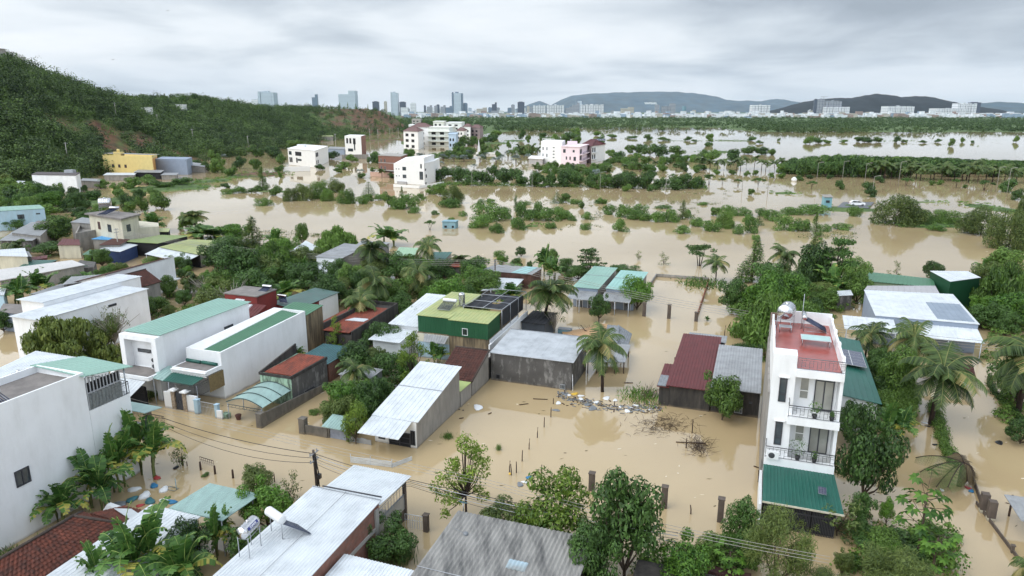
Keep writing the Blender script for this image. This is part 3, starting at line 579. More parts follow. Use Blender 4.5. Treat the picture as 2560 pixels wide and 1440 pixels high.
def tiled(mb, q, tw=.26, tl=.30, mi=0, rng=None):
    """overlapping clay tiles: courses step down from far edge to near edge"""
    a, b, c, d = [Vector(p) for p in q]; rng = rng or random.Random(1); nr = max(1,int((d-a).length/tl)); nn = (b-a).cross(d-a).normalized()
    for r in range(nr):
        s0, s1 = r/nr, (r+1)/nr; l0, r0 = a.lerp(d,s0), b.lerp(c,s0); l1, r1 = a.lerp(d,s1), b.lerp(c,s1); nc = max(1,int((r0-l0).length/tw))
        for i in range(nc):
            u0, u1 = i/nc, (i+.94)/nc; j = nn*rng.uniform(0,.015); um = (u0+u1)/2
            mb.add([l0.lerp(r0,u0)+nn*.03+j, l0.lerp(r0,um)+nn*.075+j, l0.lerp(r0,u1)+nn*.03+j, l1.lerp(r1,u1)-nn*.0, l1.lerp(r1,um)+nn*.035, l1.lerp(r1,u0)], ((0,1,4,5),(1,2,3,4)), mi)
    mb.prism([p-nn*.08 for p in (a,b,c,d)],[p-nn*.012 for p in (a,b,c,d)],mi)
FOOTP = []
class House:
    def __init__(s, name, label, C4, wall, cat='house', group=None, zb=-1.4, wlab=None, walls=True, sides=None):
        s.C = [Vector(p) for p in C4]; b = sum(s.C,Vector())/4; b.z = 0; s.base = b; s.root = thing(name,label,cat,b,group); s.zb = zb; FOOTP.append([(p.x,p.y) for p in s.C])
        if walls:
            mb = MB(); bot = [Vector((p.x,p.y,zb)) for p in s.C]; mats = [wall] if sides is None else sides
            n = 4; mb.add(bot+s.C, [(0,3,2,1),(4,5,6,7)], 0)
            for k in range(4): mb.add([bot[k],bot[(k+1)%4],s.C[(k+1)%4],s.C[k]], ((0,1,2,3),), 0 if sides is None else k)
            s.wall = mb.build('wall', mats, s.root, label=wlab)
    def side(s, k):
        a, b = s.C[k], s.C[(k+1)%4]; d = Vector((b.x-a.x,b.y-a.y,0)); L = d.length; d /= L; return Vector((a.x,a.y,0)), d, Vector((d.y,-d.x,0)), L
    def roof(s, m, ov=(.3,.15,.3,.15), lift=.05, pitch=.35, th=.05, wave=False, name='roof', seam=None, along=True, label=None, rh=.035):
        a, b, c, d = s.C; fx = (b-a).normalized(); fy = (d-a).normalized(); fx2 = (c-d).normalized(); fy2 = (c-b).normalized()
        q = [a-fx*ov[3]-fy*ov[0], b+fx*ov[1]-fy2*ov[0], c+fx2*ov[1]+fy2*ov[2], d-fx2*ov[3]+fy*ov[2]]; q = [p+UP*(lift+th) for p in q]
        if not along: q = [q[1],q[2],q[3],q[0]]
        mb = MB(); ribbed(mb, q, pitch, .06, rh, th, 0, wave); s.rq = q; o = mb.build(name, m, s.root, label=label)
        if seam:
            sm = MB()
            for t_ in seam: sm.tube([q[0].lerp(q[3],t_)+UP*.05,q[1].lerp(q[2],t_)+UP*.05],.03,4)
            sm.build('roof_seam', GALV, s.root)
        return o
    def gable(s, m, rise, ov=.3, axis='y', tiles=False, name='roof', wallm=None, hip=0, pitch=.4):
        a, b, c, d = s.C
        if axis == 'x': a, b, c, d = b, c, d, a
        r0, r1 = (a+b)/2+UP*rise, (d+c)/2+UP*rise; ax = (r1-r0).normalized()
        if wallm is not None:
            mb = MB(); e = ax*.001
            for p,q,r in ((a,b,r0),(c,d,r1)):
                n_ = ax*.12*(1 if r is r0 else -1); mb.prism([p,q,r],[p+n_,q+n_,r+n_]) 
            mb.build('gable_wall', wallm, s.root)
        if hip: r0 = r0+ax*hip; r1 = r1-ax*hip
        l = (a-b).normalized(); sl = (a-r0)
        oa, ob, oc, od = a+(a-b).normalized()*ov-UP*ov*.25-ax*ov, b+(b-a).normalized()*ov-UP*ov*.25-ax*ov, c+(c-d).normalized()*ov-UP*ov*.25+ax*ov, d+(d-c).normalized()*ov-UP*ov*.25+ax*ov
        if not hip: r0 = r0-ax*ov; r1 = r1+ax*ov
        L_ = UP*.07; mb = MB(); F = tiled if tiles else (lambda mb,q: ribbed(mb,q,pitch))
        F(mb,[p+L_ for p in (od,oa,r0,r1)]); F(mb,[p+L_ for p in (ob,oc,r1,r0)])
        if hip: F(mb,[p+L_ for p in (oa,ob,r0+(ob-oa)*.001,r0)]); F(mb,[p+L_ for p in (oc,od,r1+(od-oc)*.001,r1)])
        o = mb.build(name, m, s.root); rc = MB(); rc.tube([r0+L_*1.8,r1+L_*1.8],.09,6)
        if hip:
            for p,q in ((oa,r0),(ob,r0),(oc,r1),(od,r1)): rc.tube([p+L_*1.8,q+L_*1.8],.09,6)
        rc.build('ridge_cap', mat('ridge_mortar',srgb(70,60,54),.9,.2,3) if tiles else m, s.root); return o
    def win(s, k, u, z, w_, h, style='window', deep=.03, frame=IRON, pane=GLASS, name='window', slats=0):
        o, d, n, L = s.side(k); 
        if u < 0: u = L+u
        p = o+d*u+UP*z; f = .07 if w_ > .7 else .05; mb = MB(); N_ = n*.07
        for a_,b_,c_ in ((p,d*w_,UP*f),(p+UP*(h-f),d*w_,UP*f),(p+UP*f,d*f,UP*(h-2*f)),(p+d*(w_-f)+UP*f,d*f,UP*(h-2*f))): mb.obox(a_-n*.05,b_,N_+n*.05,c_)
        if style == 'window' and w_ > .7: mb.obox(p+d*(w_/2-f/2)+UP*f,d*f,N_*.8,UP*(h-2*f))
        if style == 'grille':
            for i in range(1,int(w_/.16)): mb.obox(p+d*(i*.16)+UP*f,d*.03,N_*.9,UP*(h-2*f))
        if style == 'door':
            for t_ in (.33,.66): mb.obox(p+d*f+UP*(h*t_),d*(w_-2*f),N_*.8,UP*.05)
            mb.obox(p+d*(w_/2-f/2)+UP*f,d*f,N_*.9,UP*(h-2*f))
        fr = mb.build(name, frame, s.root); g_ = MB(); g_.obox(p+d*f+UP*f-n*.02,d*(w_-2*f),n*(.02+.02),UP*(h-2*f)); g_.build('pane', pane, fr); return fr
    def block(s, k, u, z, w_, dp, h, m, name, out=0):
        o, d, n, L = s.side(k); 
        if u < 0: u = L+u
        mb = MB(); mb.obox(o+d*u+UP*z+n*out,d*w_,n*dp,UP*h); return mb.build(name, m, s.root)
    def awning(s, k, u0, u1, z, dp, drop, m, name='awning', posts=True, pitch=.35, wave=False, pm=GALV, side=0):
        o, d, n, L = s.side(k); 
        if u1 <= 0: u1 = L+u1
        a = o+d*(u0+side)+n*dp+UP*(z-drop); b = o+d*(u1+side)+n*dp+UP*(z-drop); c = o+d*u1+n*.02+UP*z; e = o+d*u0+n*.02+UP*z; mb = MB(); ribbed(mb,[a,b,c,e],pitch,wave=wave)
        x = mb.build(name, m, s.root)
        if posts:
            for p in (a+(b-a)*.04,a.lerp(b,.5),b-(b-a)*.04): q = MB(); q.tube([(p.x,p.y,-1.3),(p.x,p.y,p.z-.06)],.05,6); q.build('post', pm, s.root)
        return x
    def parapet(s, h, th, m, sides=(0,1,2,3), gaps={}):
        for k in sides:
            o, d, n, L = s.side(k); z0 = s.C[k].z; z1 = s.C[(k+1)%4].z; u0, u1 = 0, L
            if k in (1,3): u0, u1 = th, L-th
            mb = MB(); a = o+d*u0; b = o+d*u1
            if k in gaps: u0,u1 = gaps[k]; a = o+d*u0; b = o+d*u1
            za = z0+(z1-z0)*u0/L; zb_ = z0+(z1-z0)*u1/L
            q = [a-n*th,b-n*th,b,a]; mb.prism([Vector((p.x,p.y,z)) for p,z in zip(q,(za,zb_,zb_,za))],[Vector((p.x,p.y,z+h)) for p,z in zip(q,(za,zb_,zb_,za))]); mb.build('parapet', m, s.root)
def VC(a0, a1, b0, b1, zn, zf=None, zr=None):     # corners in the street frame; heights near, far (and zr: right-hand pair)
    zf = zn if zf is None else zf
    if zr is not None: return [V(a0,b0,zn),V(a0,b1,zr[0]),V(a1,b1,zr[1]),V(a1,b0,zf)]
    return [V(a0,b0,zn),V(a0,b1,zn),V(a1,b1,zf),V(a1,b0,zf)]
def QC(p, z):                                     # corners surveyed one by one
    z = z if isinstance(z,(list,tuple)) else [z]*4
    if len(p) == 4: return [P(*q,zz_) for q,zz_ in zip(p,z)]
    a,b,c = [P(*q,zz_) for q,zz_ in zip(p,z)]; d = a+c-b; return [a,b,c,d]
def tank(label, o, ax, r, L, m=STEEL, stand=.8, loc_r=None, upright=False, group=None, text=None):
    t_ = thing('water_tank', label, 'water tank', o, group); o = Vector(o); ax = Vector(ax).normalized(); sd_ = ax.cross(UP); mb = MB()
    if upright:
        pr = [(0,stand),(r*.8,stand),(r,stand+.08)]
        for i in range(6): h = stand+.08+(L-.16)*i/6; pr += [(r,h+.03),(r*.95,h+(L-.16)/12),(r,h+(L-.16)/6-.02)]
        pr += [(r*.8,stand+L),(r*.3,stand+L+r*.25),(0,stand+L+r*.28)]; mb.lathe(o,pr,16); mb.build('barrel', m, t_)
    else:
        ce = o+UP*(stand+r)-ax*L/2; pr = [(0,-.06*r),(r*.5,-.05*r),(r*.55,.02*r),(r*.92,.06*r),(r,.2*r)]
        for i in range(5): h = .2*r+(L-.4*r)*i/5; pr += [(r,h+.04),(r*.965,h+(L-.4*r)/10),(r,h+(L-.4*r)/5-.03)]
        pr += [(r*.92,L-.06*r),(r*.55,L),(0,L+.04)]; mb.lathe(ce,pr,20,0,(sd_,UP,ax)); bo = mb.build('barrel', m, t_)
        cp = MB(); q = ce+ax*L*.5+UP*r*.98; cp.lathe(q,[(r*.28,0),(r*.28,.06),(r*.2,.1),(0,.11)],10); cp.build('lid', m, t_)
    fr = MB()
    l2 = (L/2-.1 if not upright else r*.8); w2 = r*.85
    for i in (-1,1):
        for j in (-1,1): fr.tube([o+ax*l2*i+sd_*w2*j,o+ax*l2*i+sd_*w2*j+UP*(stand+(.25*r if not upright else 0))],.025,5)
        fr.tube([o+ax*l2*i-sd_*w2+UP*stand,o+ax*l2*i+sd_*w2+UP*stand],.022,4); fr.tube([o-ax*l2+sd_*w2*i+UP*stand,o+ax*l2+sd_*w2*i+UP*stand],.022,4)
    fr.build('stand', GALV, t_); return t_
def heater(label, o, ax, dn, L=1.7, r=.22, W=1.5, h=.9, m=STEEL, group=None, pitchz=.6):
    """solar water heater: barrel along ax on a frame, tube bank running down along dn"""
    t_ = thing('solar_water_heater', label, 'solar heater', o, group); o = Vector(o); ax = Vector(ax).normalized(); dn = Vector(dn).normalized(); mb = MB(); ce = o+UP*(h+r)-ax*L/2
    mb.lathe(ce,[(0,0),(r*.9,0),(r,.05),(r,L-.05),(r*.9,L),(0,L)],16,0,(ax.cross(UP),UP,ax)); mb.build('barrel', m, t_)
    tb = MB(); n = 14
    for i in range(n): p = o+UP*(h+.05)-ax*(L/2-.1)+ax*(L-.2)*i/(n-1); tb.tube([p,p+dn*W-UP*(h*.92)],.032,5)
    tb.build('tube_bank', TUBE, t_); fr = MB()
    for i in (-1,1): p = o+ax*(L/2-.15)*i; fr.tube([p,p+UP*(h+.02)],.025,4); fr.tube([p+UP*h,p+dn*W],.025,4); fr.tube([p+dn*.02,p+dn*W],.02,4)
    fr.tube([o+dn*W-ax*(L/2-.1)+UP*.03,o+dn*W+ax*(L/2-.1)+UP*.03],.03,4); fr.build('frame', GALV, t_); return t_
def post(name, label, a, h, r=.09, m=CONC, cat='post', group=None, sq=True, cap=True, at=None, lean=(0,0)):
    p = at if at is not None else a; p = Vector(p); mb = MB(); t_ = Vector((lean[0],lean[1],0))
    if sq: u = EB*r*2; v_ = EA*r*2; b0 = p-EB*r-EA*r-UP*1.3; mb.prism([b0,b0+u,b0+u+v_,b0+v_],[x+UP*(1.3+h)+t_ for x in (b0,b0+u,b0+u+v_,b0+v_)]); 
    else: mb.tube([p-UP*1.3,p+UP*h*.5+t_*.4,p+UP*h+t_],[r,r*.9,r*.75],7)
    if cap and sq: b1 = p-EB*(r+.04)-EA*(r+.04)+UP*(h+.003)+t_; mb.obox(b1,EB*(2*r+.08),EA*(2*r+.08),UP*.06)
    o = mb.build(name, m, None, off=p); o.location = p; return tag(o,label,cat,group)
def line_wall(name, label, p, q, h, th, m, cat='wall', group=None, h2=None):
    p, q = Vector(p), Vector(q); d = (q-p).normalized(); n = d.cross(UP)*th/2; h2 = h if h2 is None else h2; mb = MB(); e = UP*1.3
    mb.prism([p-n-e,q-n-e,q+n-e,p+n-e],[p-n+UP*h,q-n+UP*h2,q+n+UP*h2,p+n+UP*h]); o = mb.build(name, m, None, off=p); o.location = p; return tag(o,label,cat,group)
def railing(p, q, h, m, parent, step=.16, name='railing', r=.018):
    p, q = Vector(p), Vector(q); mb = MB(); n = max(2,int((q-p).length/step)); mb.tube([p+UP*h,q+UP*h],r*1.5,5); mb.tube([p+UP*.06,q+UP*.06],r,4); mb.tube([p+UP*(h*.8),q+UP*(h*.8)],r*.8,4)
    for i in range(n+1): a = p.lerp(q,i/n); mb.tube([a,a+UP*h],r*.8,4,caps=False)
    return mb.build(name, m, parent)
def ac_unit(label, o, d, n, group=None):
    t_ = thing('air_conditioner', label, 'air conditioner', o, group); mb = MB(); mb.obox(Vector(o),d*.8,n*.3,UP*.55); mb.build('case', PLWHITE, t_); f = MB(); f.lathe(Vector(o)+d*.32+n*.305+UP*.28,[(.0,.012),(.2,.012),(.22,0)],14,0,(d,UP,n)); f.build('fan_grille', IRON, t_); return t_
def pot_plant(label, o, s=.5, group=None, pm=BLACKP):
    t_ = thing('potted_plant', label, 'potted plant', o, group); mb = MB(); mb.lathe(Vector(o),[(0,0),(.13,0),(.18,.3),(.15,.3),(0,.27)],12); mb.build('pot', pm, t_)
    g_ = np.random.default_rng(int(abs(o[0]*77))); v, f = crown(g_,[(0,0,.3+s*.55,s*.5,s*.5,s*.55)],170,.16,.3,-.3); o2 = bpy.data.objects.new('foliage', np_mesh('foliage',v,f,L_BRIGHT)); C.objects.link(o2); o2.parent = t_; return t_
def text3d(body, o, d, up, size, m, parent=None, name='lettering', ext=.01, sp=1, bold=0):
    cu = bpy.data.curves.new(name,'FONT'); cu.space_character = sp; cu.offset = bold; cu.body = body; cu.size = size; cu.extrude = ext; cu.align_x = 'CENTER'; cu.align_y = 'CENTER'; cu.materials.append(m)
    ob = bpy.data.objects.new(name, cu); C.objects.link(ob); d = Vector(d).normalized(); up = Vector(up).normalized(); n = d.cross(up); from_m = __import__('mathutils').Matrix
    M_ = from_m((d,up,n)).transposed().to_4x4(); M_.translation = Vector(o) if parent is None else Vector(o)-parent.location; bpy.context.view_layer.update(); me = bpy.data.meshes.new_from_object(ob.evaluated_get(bpy.context.evaluated_depsgraph_get())); bpy.data.objects.remove(ob)
    ob = bpy.data.objects.new(name, me); C.objects.link(ob); ob.parent = parent; ob.matrix_local = M_; return ob
# ================================================================ the near village street
# --- three-storey white house with red roof terrace (right of centre)
T0, T1, B0, B1 = 2.5, 14.2, 26.65, 31.25
twr = House('townhouse','narrow white three-storey house with a red tiled roof terrace and balconies', VC(T0+1.3,T1,B0,B1,9.75), WHITE)
H_ = twr; z1, z2, zt = 3.05, 6.35, 9.75
fc = MB(); fc.box(0,0,0,0,0,0)
# facade: left bay flush with the balconies' front, right bay recessed
lb = MB(); o_ = V(T0,B0,-1.4); lb.obox(o_,EB*1.55,EA*1.3,UP*(zt+1.4+.95)); lb.build('facade_bay', WHITE, H_.root)
rw = MB(); rw.obox(V(T0,B1-.22,-1.4),EB*.22,EA*1.3,UP*(zt+1.4)); rw.build('side_fin', WHITE, H_.root)
for i,(zz_,b0_) in enumerate(((z1,B0),(z2,B0+1.25),(zt,B0+1.55))):
    sl = MB(); d_ = -.55 if i < 2 else -.15; sl.obox(V(T0+d_,b0_,zz_-.55),EB*(B1-b0_),EA*(1.3-d_-(.0 if i else 1.3)),UP*.55); bb = sl.build('balcony', WHITE, H_.root)
    cut = V(T0+d_+.05,b0_+.05,zz_); dd = V(T0+d_+.05,B1-.05,zz_); r_ = MB(); n_ = int((dd-cut).length/.24)
    r_.tube([cut+UP*.85,dd+UP*.85],.03,6); r_.tube([cut+UP*.08,dd+UP*.08],.02,5); r_.tube([cut+UP*.7,dd+UP*.7],.015,4)
    for k in range(n_+1):
        p = cut.lerp(dd,k/n_); r_.tube([p+UP*(0.08 if k%2 else .25),p+UP*(.7 if k%2 else .85)],.014,4,caps=False)
        if k%2 and k < n_: q = cut.lerp(dd,(k+1)/n_); r_.tube([p+UP*.25,q+UP*.25],.012,4); r_.tube([p+UP*.55,q+UP*.55],.012,4)
    if i < 2: r_.tube([cut+UP*.85,V(T0,b0_+.05,zz_+.85)],.03,5); r_.tube([V(T0,b0_+.05,zz_+1.2),cut+UP*1.2,cut],.025,5)
    r_.build('railing', IRON if i < 2 else mat('grey_railing',srgb(110,108,112),.5), bb)
fl = MB(); fl.obox(V(T0+.05,B0+1.6,zt+.004),EB*(B1-B0-1.8),EA*(T1-T0-.3),UP*.03); fl.obox(V(T0+1.3,B0+.2,zt+.004),EB*1.4,EA*(T1-T0-1.6),UP*.03); fl.build('terrace_floor', CLAYRED, H_.root)
def twin(b_, z_, w_, h_, a_=T0, pane=GLASS, nm='window', leafs=1, frame=IRON, par=None):
    mb = MB(); p = V(a_,b_,z_)-EA*.06; f = .07
    for q,u,v_ in ((p,EB*w_,UP*f),(p+UP*(h_-f),EB*w_,UP*f),(p+UP*f,EB*f,UP*(h_-2*f)),(p+EB*(w_-f)+UP*f,EB*f,UP*(h_-2*f))): mb.obox(q,u,EA*.10,v_)
    if nm == 'door': mb.obox(p+EB*(w_/2-.04)+UP*f,EB*.08,EA*.08,UP*(h_*.78)); mb.obox(p+UP*(h_*.8)+EB*f,EB*(w_-2*f),EA*.08,UP*.08)
    elif h_ > 1.2: mb.obox(p+UP*(h_*.32)+EB*f,EB*(w_-2*f),EA*.08,UP*.06)
    x = mb.build(nm, frame, par or H_.root); g_ = MB(); g_.obox(p+EB*f+UP*f+EA*.03,EB*(w_-2*f),EA*.035,UP*(h_-2*f)); g_.build('pane', pane, x); return x
for zz_ in (z1,z2):
    twin(B0+.55,zz_+.85,.5,1.75,T0,GLASS); st = MB(); st.obox(V(T0-.14,B0+.45,zz_+2.68),EB*.7,EA*.14,UP*.06); st.build('window_ledge', WHITE, H_.root)
    twin(B0+1.95,zz_+.75,.65,1.9,T0+1.3,GLASS2,frame=WHITE2); twin(B0+2.95,zz_+.03,1.25,2.75,T0+1.3,GLASS2,'door')
# roof parapets with stepped right edge
pp = MB(); pp.obox(V(T1-.15,B0+.4,zt),EB*(B1-B0-.4),EA*.15,UP*1.0); pp.obox(V(T0+1.3,B0,zt),EB*.15,EA*(T1-T0-1.3),UP*.55); pp.obox(V(T0+5,B0,zt+.55),EB*.15,EA*2.4,UP*.3); pp.obox(V(T0,B1-.15,zt),EB*.15,EA*(T1-T0-.15),UP*.75)
for k in range(4): pp.obox(V(T0+.6+k*3.2,B1-.19,zt),EB*.2,EA*.5,UP*.95)
pp.build('parapet', WHITE, H_.root)
bk = House('rear_annex','lower rear part of the white three-storey house with red floor and brown parapet', VC(T1+.02,T1+2.0,B0-.1,B0+3.3,9.3), GREYR, cat='annex'); bk.parapet(.6,.12,mat('brown_parapet',srgb(120,100,88),.9),(0,1,2,3)); f_ = MB(); f_.obox(V(T1+.2,B0+.05,9.304),EB*3.05,EA*1.6,UP*.03); f_.build('terrace_floor',CLAYRED,bk.root)
sw = MB(); sw.obox(V(T0-.0,B0-.16,-1.4),EB*.155,EA*(T1-T0+1.5),UP*(9.2)); sw.build('bare_side_wall', GREYR, H_.root)
tank('large steel water tank on the red roof terrace of the three-storey house', V(T1-1.6,B0+1.0,zt+.04), EA*.9+EB*.2, .62, 1.6, stand=.75)
heater('solar water heater on the red roof terrace beside the steel tank', V(T1-1.9,B0+2.35,zt+.04), EA, EB, 1.5, .2, 1.7, .95)
def panel(name, label, o, u, v_, m=PANEL, nx=1, ny=1, legs=0, frame=mat('panel_frame',(.5,.51,.52),.4), group=None, cat='solar panel'):
    t_ = thing(name, label, cat, o, group); o = Vector(o); u = Vector(u); v_ = Vector(v_); n = u.cross(v_).normalized(); mb = MB(); mb.obox(o,u,v_,n*.03); mb.build('frame', frame, t_); c_ = MB()
    for i in range(nx):
        for j in range(ny): c_.obox(o+u*((i+.03)/nx)+v_*((j+.03)/ny)+n*.033,u*(.94/nx),v_*(.94/ny),n*.006)
    c_.build('cells' if 'panel' in name and cat == 'solar panel' else 'top', m, t_)
    if legs:
        l_ = MB()
        for q in (o+u*.05+v_*.05,o+u*.95+v_*.05,o+u*.95+v_*.95,o+u*.05+v_*.95): l_.tube([q,(q.x,q.y,o.z-legs)],.025,5)
        l_.build('legs', GALV, t_)
    return t_
panel('table','pale glass sheet table standing on the red roof terrace', V(T0+5.2,B0+2.0,zt+.55), EB*2.1, EA*1.35, mat('pale_glass_sheet',srgb(165,196,192),.2,.08,1.2), 1,1,.5,cat='table')
mb = MB(); q = V(T1-2.0,B0+2.2,zt); mb.tube([q,q+UP*3.0],.025,5); tag(mb.build('roof_pole', GALV, None, off=q),'thin metal pole standing on the red roof terrace','pole').location = q
panel('cabinet','grey metal bench under the steel tank on the red roof terrace', V(T1-3.4,B0+.5,zt+.45), EB*.95, EA*.7, GALV,1,1,.42,cat='bench')
ac_unit('air conditioner unit on the lower balcony of the white three-storey house', V(T0-.45,B0+.15,z1+.02), EB, -EA)
pot_plant('tall potted plant in the middle of the lower balcony of the three-storey house', V(T0-.2,B0+2.2,z1), 1.3); pot_plant('small flower pot near the right end of the lower balcony of the three-storey house', V(T0-.2,B0+3.3,z1), .5)
pot_plant('potted plant on the upper balcony of the white three-storey house', V(T0-.2,B0+3.0,z2), .9); pot_plant('low dark flower trough on the upper balcony, right of the bigger pot', V(T0-.2,B0+4.1,z2), .35)
aw = MB(); aq = [V(-2.35,B0,1.95),V(-2.35,B1+.35,1.95),V(T0-.02,B1+.02,2.55),V(T0-.02,B0,2.55)]
can = thing('carport_canopy','dark green corrugated canopy over the gate of the white three-storey house','canopy',V(0,29,0)); ribbed(aw,aq,.24,.05,.035); aw.build('roof_sheet', RF_TEAL, can)
ed = MB(); ed.obox(aq[0]-UP*.06-EA*.05,aq[1]-aq[0],EA*.05,UP*.12); ed.build('gutter', CREAM, can)
gt = thing('sliding_gate','tall dark slatted metal gate under the green canopy','gate',V(-2.1,29,0)); 
for k in range(3):
    g_ = MB(); b_ = B0+.1+k*1.5; g_.obox(V(-2.1,b_,-1.3),EB*1.45,EA*.05,UP*.06+UP*0); g_.obox(V(-2.1,b_,1.3),EB*1.45,EA*.06,UP*.09); g_.obox(V(-2.1,b_,1.75),EB*1.45,EA*.06,UP*.09)
    for j in range(15): g_.obox(V(-2.1,b_+.05+j*.095,-1.3),EB*.045,EA*.04,UP*3.05)
    g_.build('gate_leaf', IRON, gt)
bd = MB(); bd.obox(V(-1.9,B0+.05,-1.3),EB*4.5,EA*.02,UP*3.1); bd.build('backing_sheet', DARKIN, gt)
panel('solar_collector','small solar panel lying on the dark green canopy', V(-1.0,B0+3.45,2.42)+UP*.05, EB*.5-EA*.05, EA*.55+UP*.22, PANEL,3,4)
lw = MB(); q = V(-2.3,B0-.2,0); lw.obox(q-UP*1.3,EB*.18,EA*(T0+2.3),UP*3.0); tag(lw.build('boundary_wall', WHITE, None, off=q),'white boundary wall along the left of the green canopy','wall').location = q
# --- green-roofed house right of the tower
h = House('house','long white house with a dark green roof and solar panels, right of the three-storey house', VC(15.6,31.5,32.2,35.7,3.35,3.75,(2.9,3.3)), WHITE); h.roof(RF_TEAL,(.3,.3,.3,.1),pitch=.5,rh=.02)
panel('solar_collector','array of dark solar panels on the dark green roof', V(22.6,33.15,3.78), EB*2.45-UP*.22, EA*4.2+UP*.12, PANEL,2,5)
# --- red and grey roof houses left of the tower
h = House('house','low house with a dark red corrugated roof at the edge of the flooded field', VC(15.6,29.0,18.3,22.0,2.15,2.9), MOSS); h.roof(RF_RED,(.35,.1,.3,.3),pitch=.3)
h2 = House('lean_to','dark red lean-to roof on the left of the red-roofed house', VC(15.62,20.4,17.35,18.28,1.95,2.3), MOSS,cat='lean-to'); h2.roof(RF_RED,(.35,.0,.2,.2),pitch=.3)
pt = MB(); ribbed(pt,[V(15.3,17.2,2.12),V(15.3,18.0,2.12),V(17.6,18.0,2.3),V(17.6,17.2,2.3)],.2,wave=True); pt.build('patch_sheet', PLGREY, h2.root)
h = House('house','house with a light grey corrugated roof between the red roof and the white tower', VC(15.7,26.2,22.1,26.3,2.5,3.0), MOSS); h.roof(RF_GREY,(.45,.05,.2,.1),pitch=.26,wave=True); h.win(0,2.1,.25,.7,.6,'grille',frame=GALV); h.win(0,-.9,1.3,.3,.2)
h = House('shed','low shed with a patched grey sheet roof behind the red roof', VC(29.4,32.0,18.6,22.4,2.3,2.2), MOSS,cat='shed'); h.roof(RF_GREY,(.1,.2,.2,.2),pitch=.25,wave=True)
for i,(a_,z_) in enumerate(((25.6,1.4),(23.4,1.3),(21.9,1.2))):
    post('wall_post','dark hanging block on the left side of the red-roofed house, '+('farthest','middle','nearest')[i]+' of three',V(a_,17.6),z_,.06,WOOD,'post',sq=False)
# --- big dark concrete house with pale roof
h = House('house','dark mouldy concrete house with a flat pale grey metal roof beside the flooded yard', VC(16.2,22.4,.1,8.65,2.95,3.5), GREYD); h.roof(RF_PALE,(.15,.25,.2,.1),pitch=.9,rh=.015,seam=(.985,))
h.win(0,.55,.25,.45,.45,pane=DARKIN); h.win(0,-1.15,.05,.55,.5,'grille',frame=GALV); pl = MB(); pl.tube([V(16.1,8.9,-1),V(16.3,8.75,1.7)],.03,5); pl.build('pipe', PLWHITE, h.root)
# --- brown tile-roofed lean-to and grey long house
h = House('house','small house with a dark clay tile roof between the grey house and the mouldy house', VC(11.6,15.9,-3.6,-.05,1.5,3.0,(1.5,3.0)), GREYR); mb = MB(); tiled(mb,[V(11.3,-3.8,1.56),V(11.3,0,1.56),V(16.0,0,3.2),V(16.0,-3.8,3.2)],.28,.34,rng=random.Random(3)); mb.build('roof',TILED,h.root)
vg = MB(); vg.tube([V(11.3,.02,1.62),V(16.0,.02,3.28)],.11,6); vg.tube([V(16.05,-3.8,3.25),V(16.05,.0,3.25)],.1,6); vg.build('ridge_cap', mat('ridge_mortar',srgb(70,60,54),.9,.2,3), h.root)
yl = House('annex','low annex with a pale yellow-green roof at the back of the grey house', VC(8.75,11.25,-3.4,-.02,1.55,1.5), GREYR,cat='annex'); yl.roof(mat('pale_lime_roof',srgb(176,190,120),.6),(0,0,0,0),pitch=2)
gh = House('house','long narrow grey house with a white metal roof sloping down to a street porch', VC(0.0,8.7,-4.05,-.12,2.35,3.95), GREYR, sides=[WHITE2,GREYR,GREYR,GREYR])
gh.roof(RF_WHITE,(.1,.22,.15,.15),pitch=.42,seam=(.52,)); gh.awning(0,-.15,-.35,2.38,2.4,.5,RF_WHITE,'porch_roof',posts=False,pitch=.42)
gh.win(0,.35,.35,.62,.8,'grille',pane=DARKIN); gh.win(0,1.35,-.2,2.0,1.45,'door',pane=DARKIN,name='door'); gh.win(0,-.55,.25,.42,1.3,'grille',pane=DARKIN); gh.block(0,1.1,-1.3,.1,.06,3.4,WHITE2,'pilaster')
fen = thing('low_fence','low white corrugated sheet barrier in front of the grey house porch','fence',V(-3.4,-1.6)); mb = MB()
for k in range(5): mb.obox(V(-3.9,-4.0,.02+k*.11),EB*3.5+EA*.4,EA*.03,UP*.07)
mb.obox(V(-3.5,-.5,.0),EB*.9+EA*1.6,EA*.03,UP*.35); mb.build('sheet', RF_WHITE, fen)
for b_ in (-4.0,-2.3,-.5): q = MB(); q.tube([V(-3.85+.1*(b_+4),b_,-1.3),V(-3.85+.1*(b_+4),b_,.75)],.03,5); q.build('post', GALV, fen)
# street gate and walls left of it
line_wall('block_wall','short grey block wall with a pillar left of the small gate roof',V(-.8,-10.6),V(-.8,-8.2),.85,.15,BLOCK); post('gate_pillar','taller grey block pillar at the left end of the short block wall',V(-.7,-10.7),1.35,.28,BLOCK,'pillar')
gr = thing('gate_roof','little pale corrugated roof over a street gate','gate roof',V(-.7,-7.6)); mb = MB(); ribbed(mb,[V(-1.3,-8.4,1.25),V(-1.3,-6.1,1.2),V(.4,-6.0,1.6),V(.4,-8.4,1.65)],.25); mb.build('sheet', RF_CLEAR, gr)
for b_ in (-8.2,-6.4): q = MB(); q.obox(V(-.8,b_,-1.3),EB*.18,EA*.18,UP*2.6); q.build('post', BLOCK, gr)
q = MB(); q.obox(V(-.72,-8.0,-1.3),EB*1.6,EA*.04,UP*2.3); q.build('gate_leaf', mat('grey_blue_gate',srgb(140,146,160),.6,.2,3), gr)
mb = MB(); q0 = V(-.72,-6.15); 
for k in range(13): mb.obox(V(-.72,-6.15+k*.165,-1.3),EB*.15,EA*(.03+.02*(k%2)),UP*(1.75+.04*math.sin(k)))
tag(mb.build('sheet_fence', GALV, None, off=q0),'grey corrugated metal street fence under the garden trees','fence').location = q0
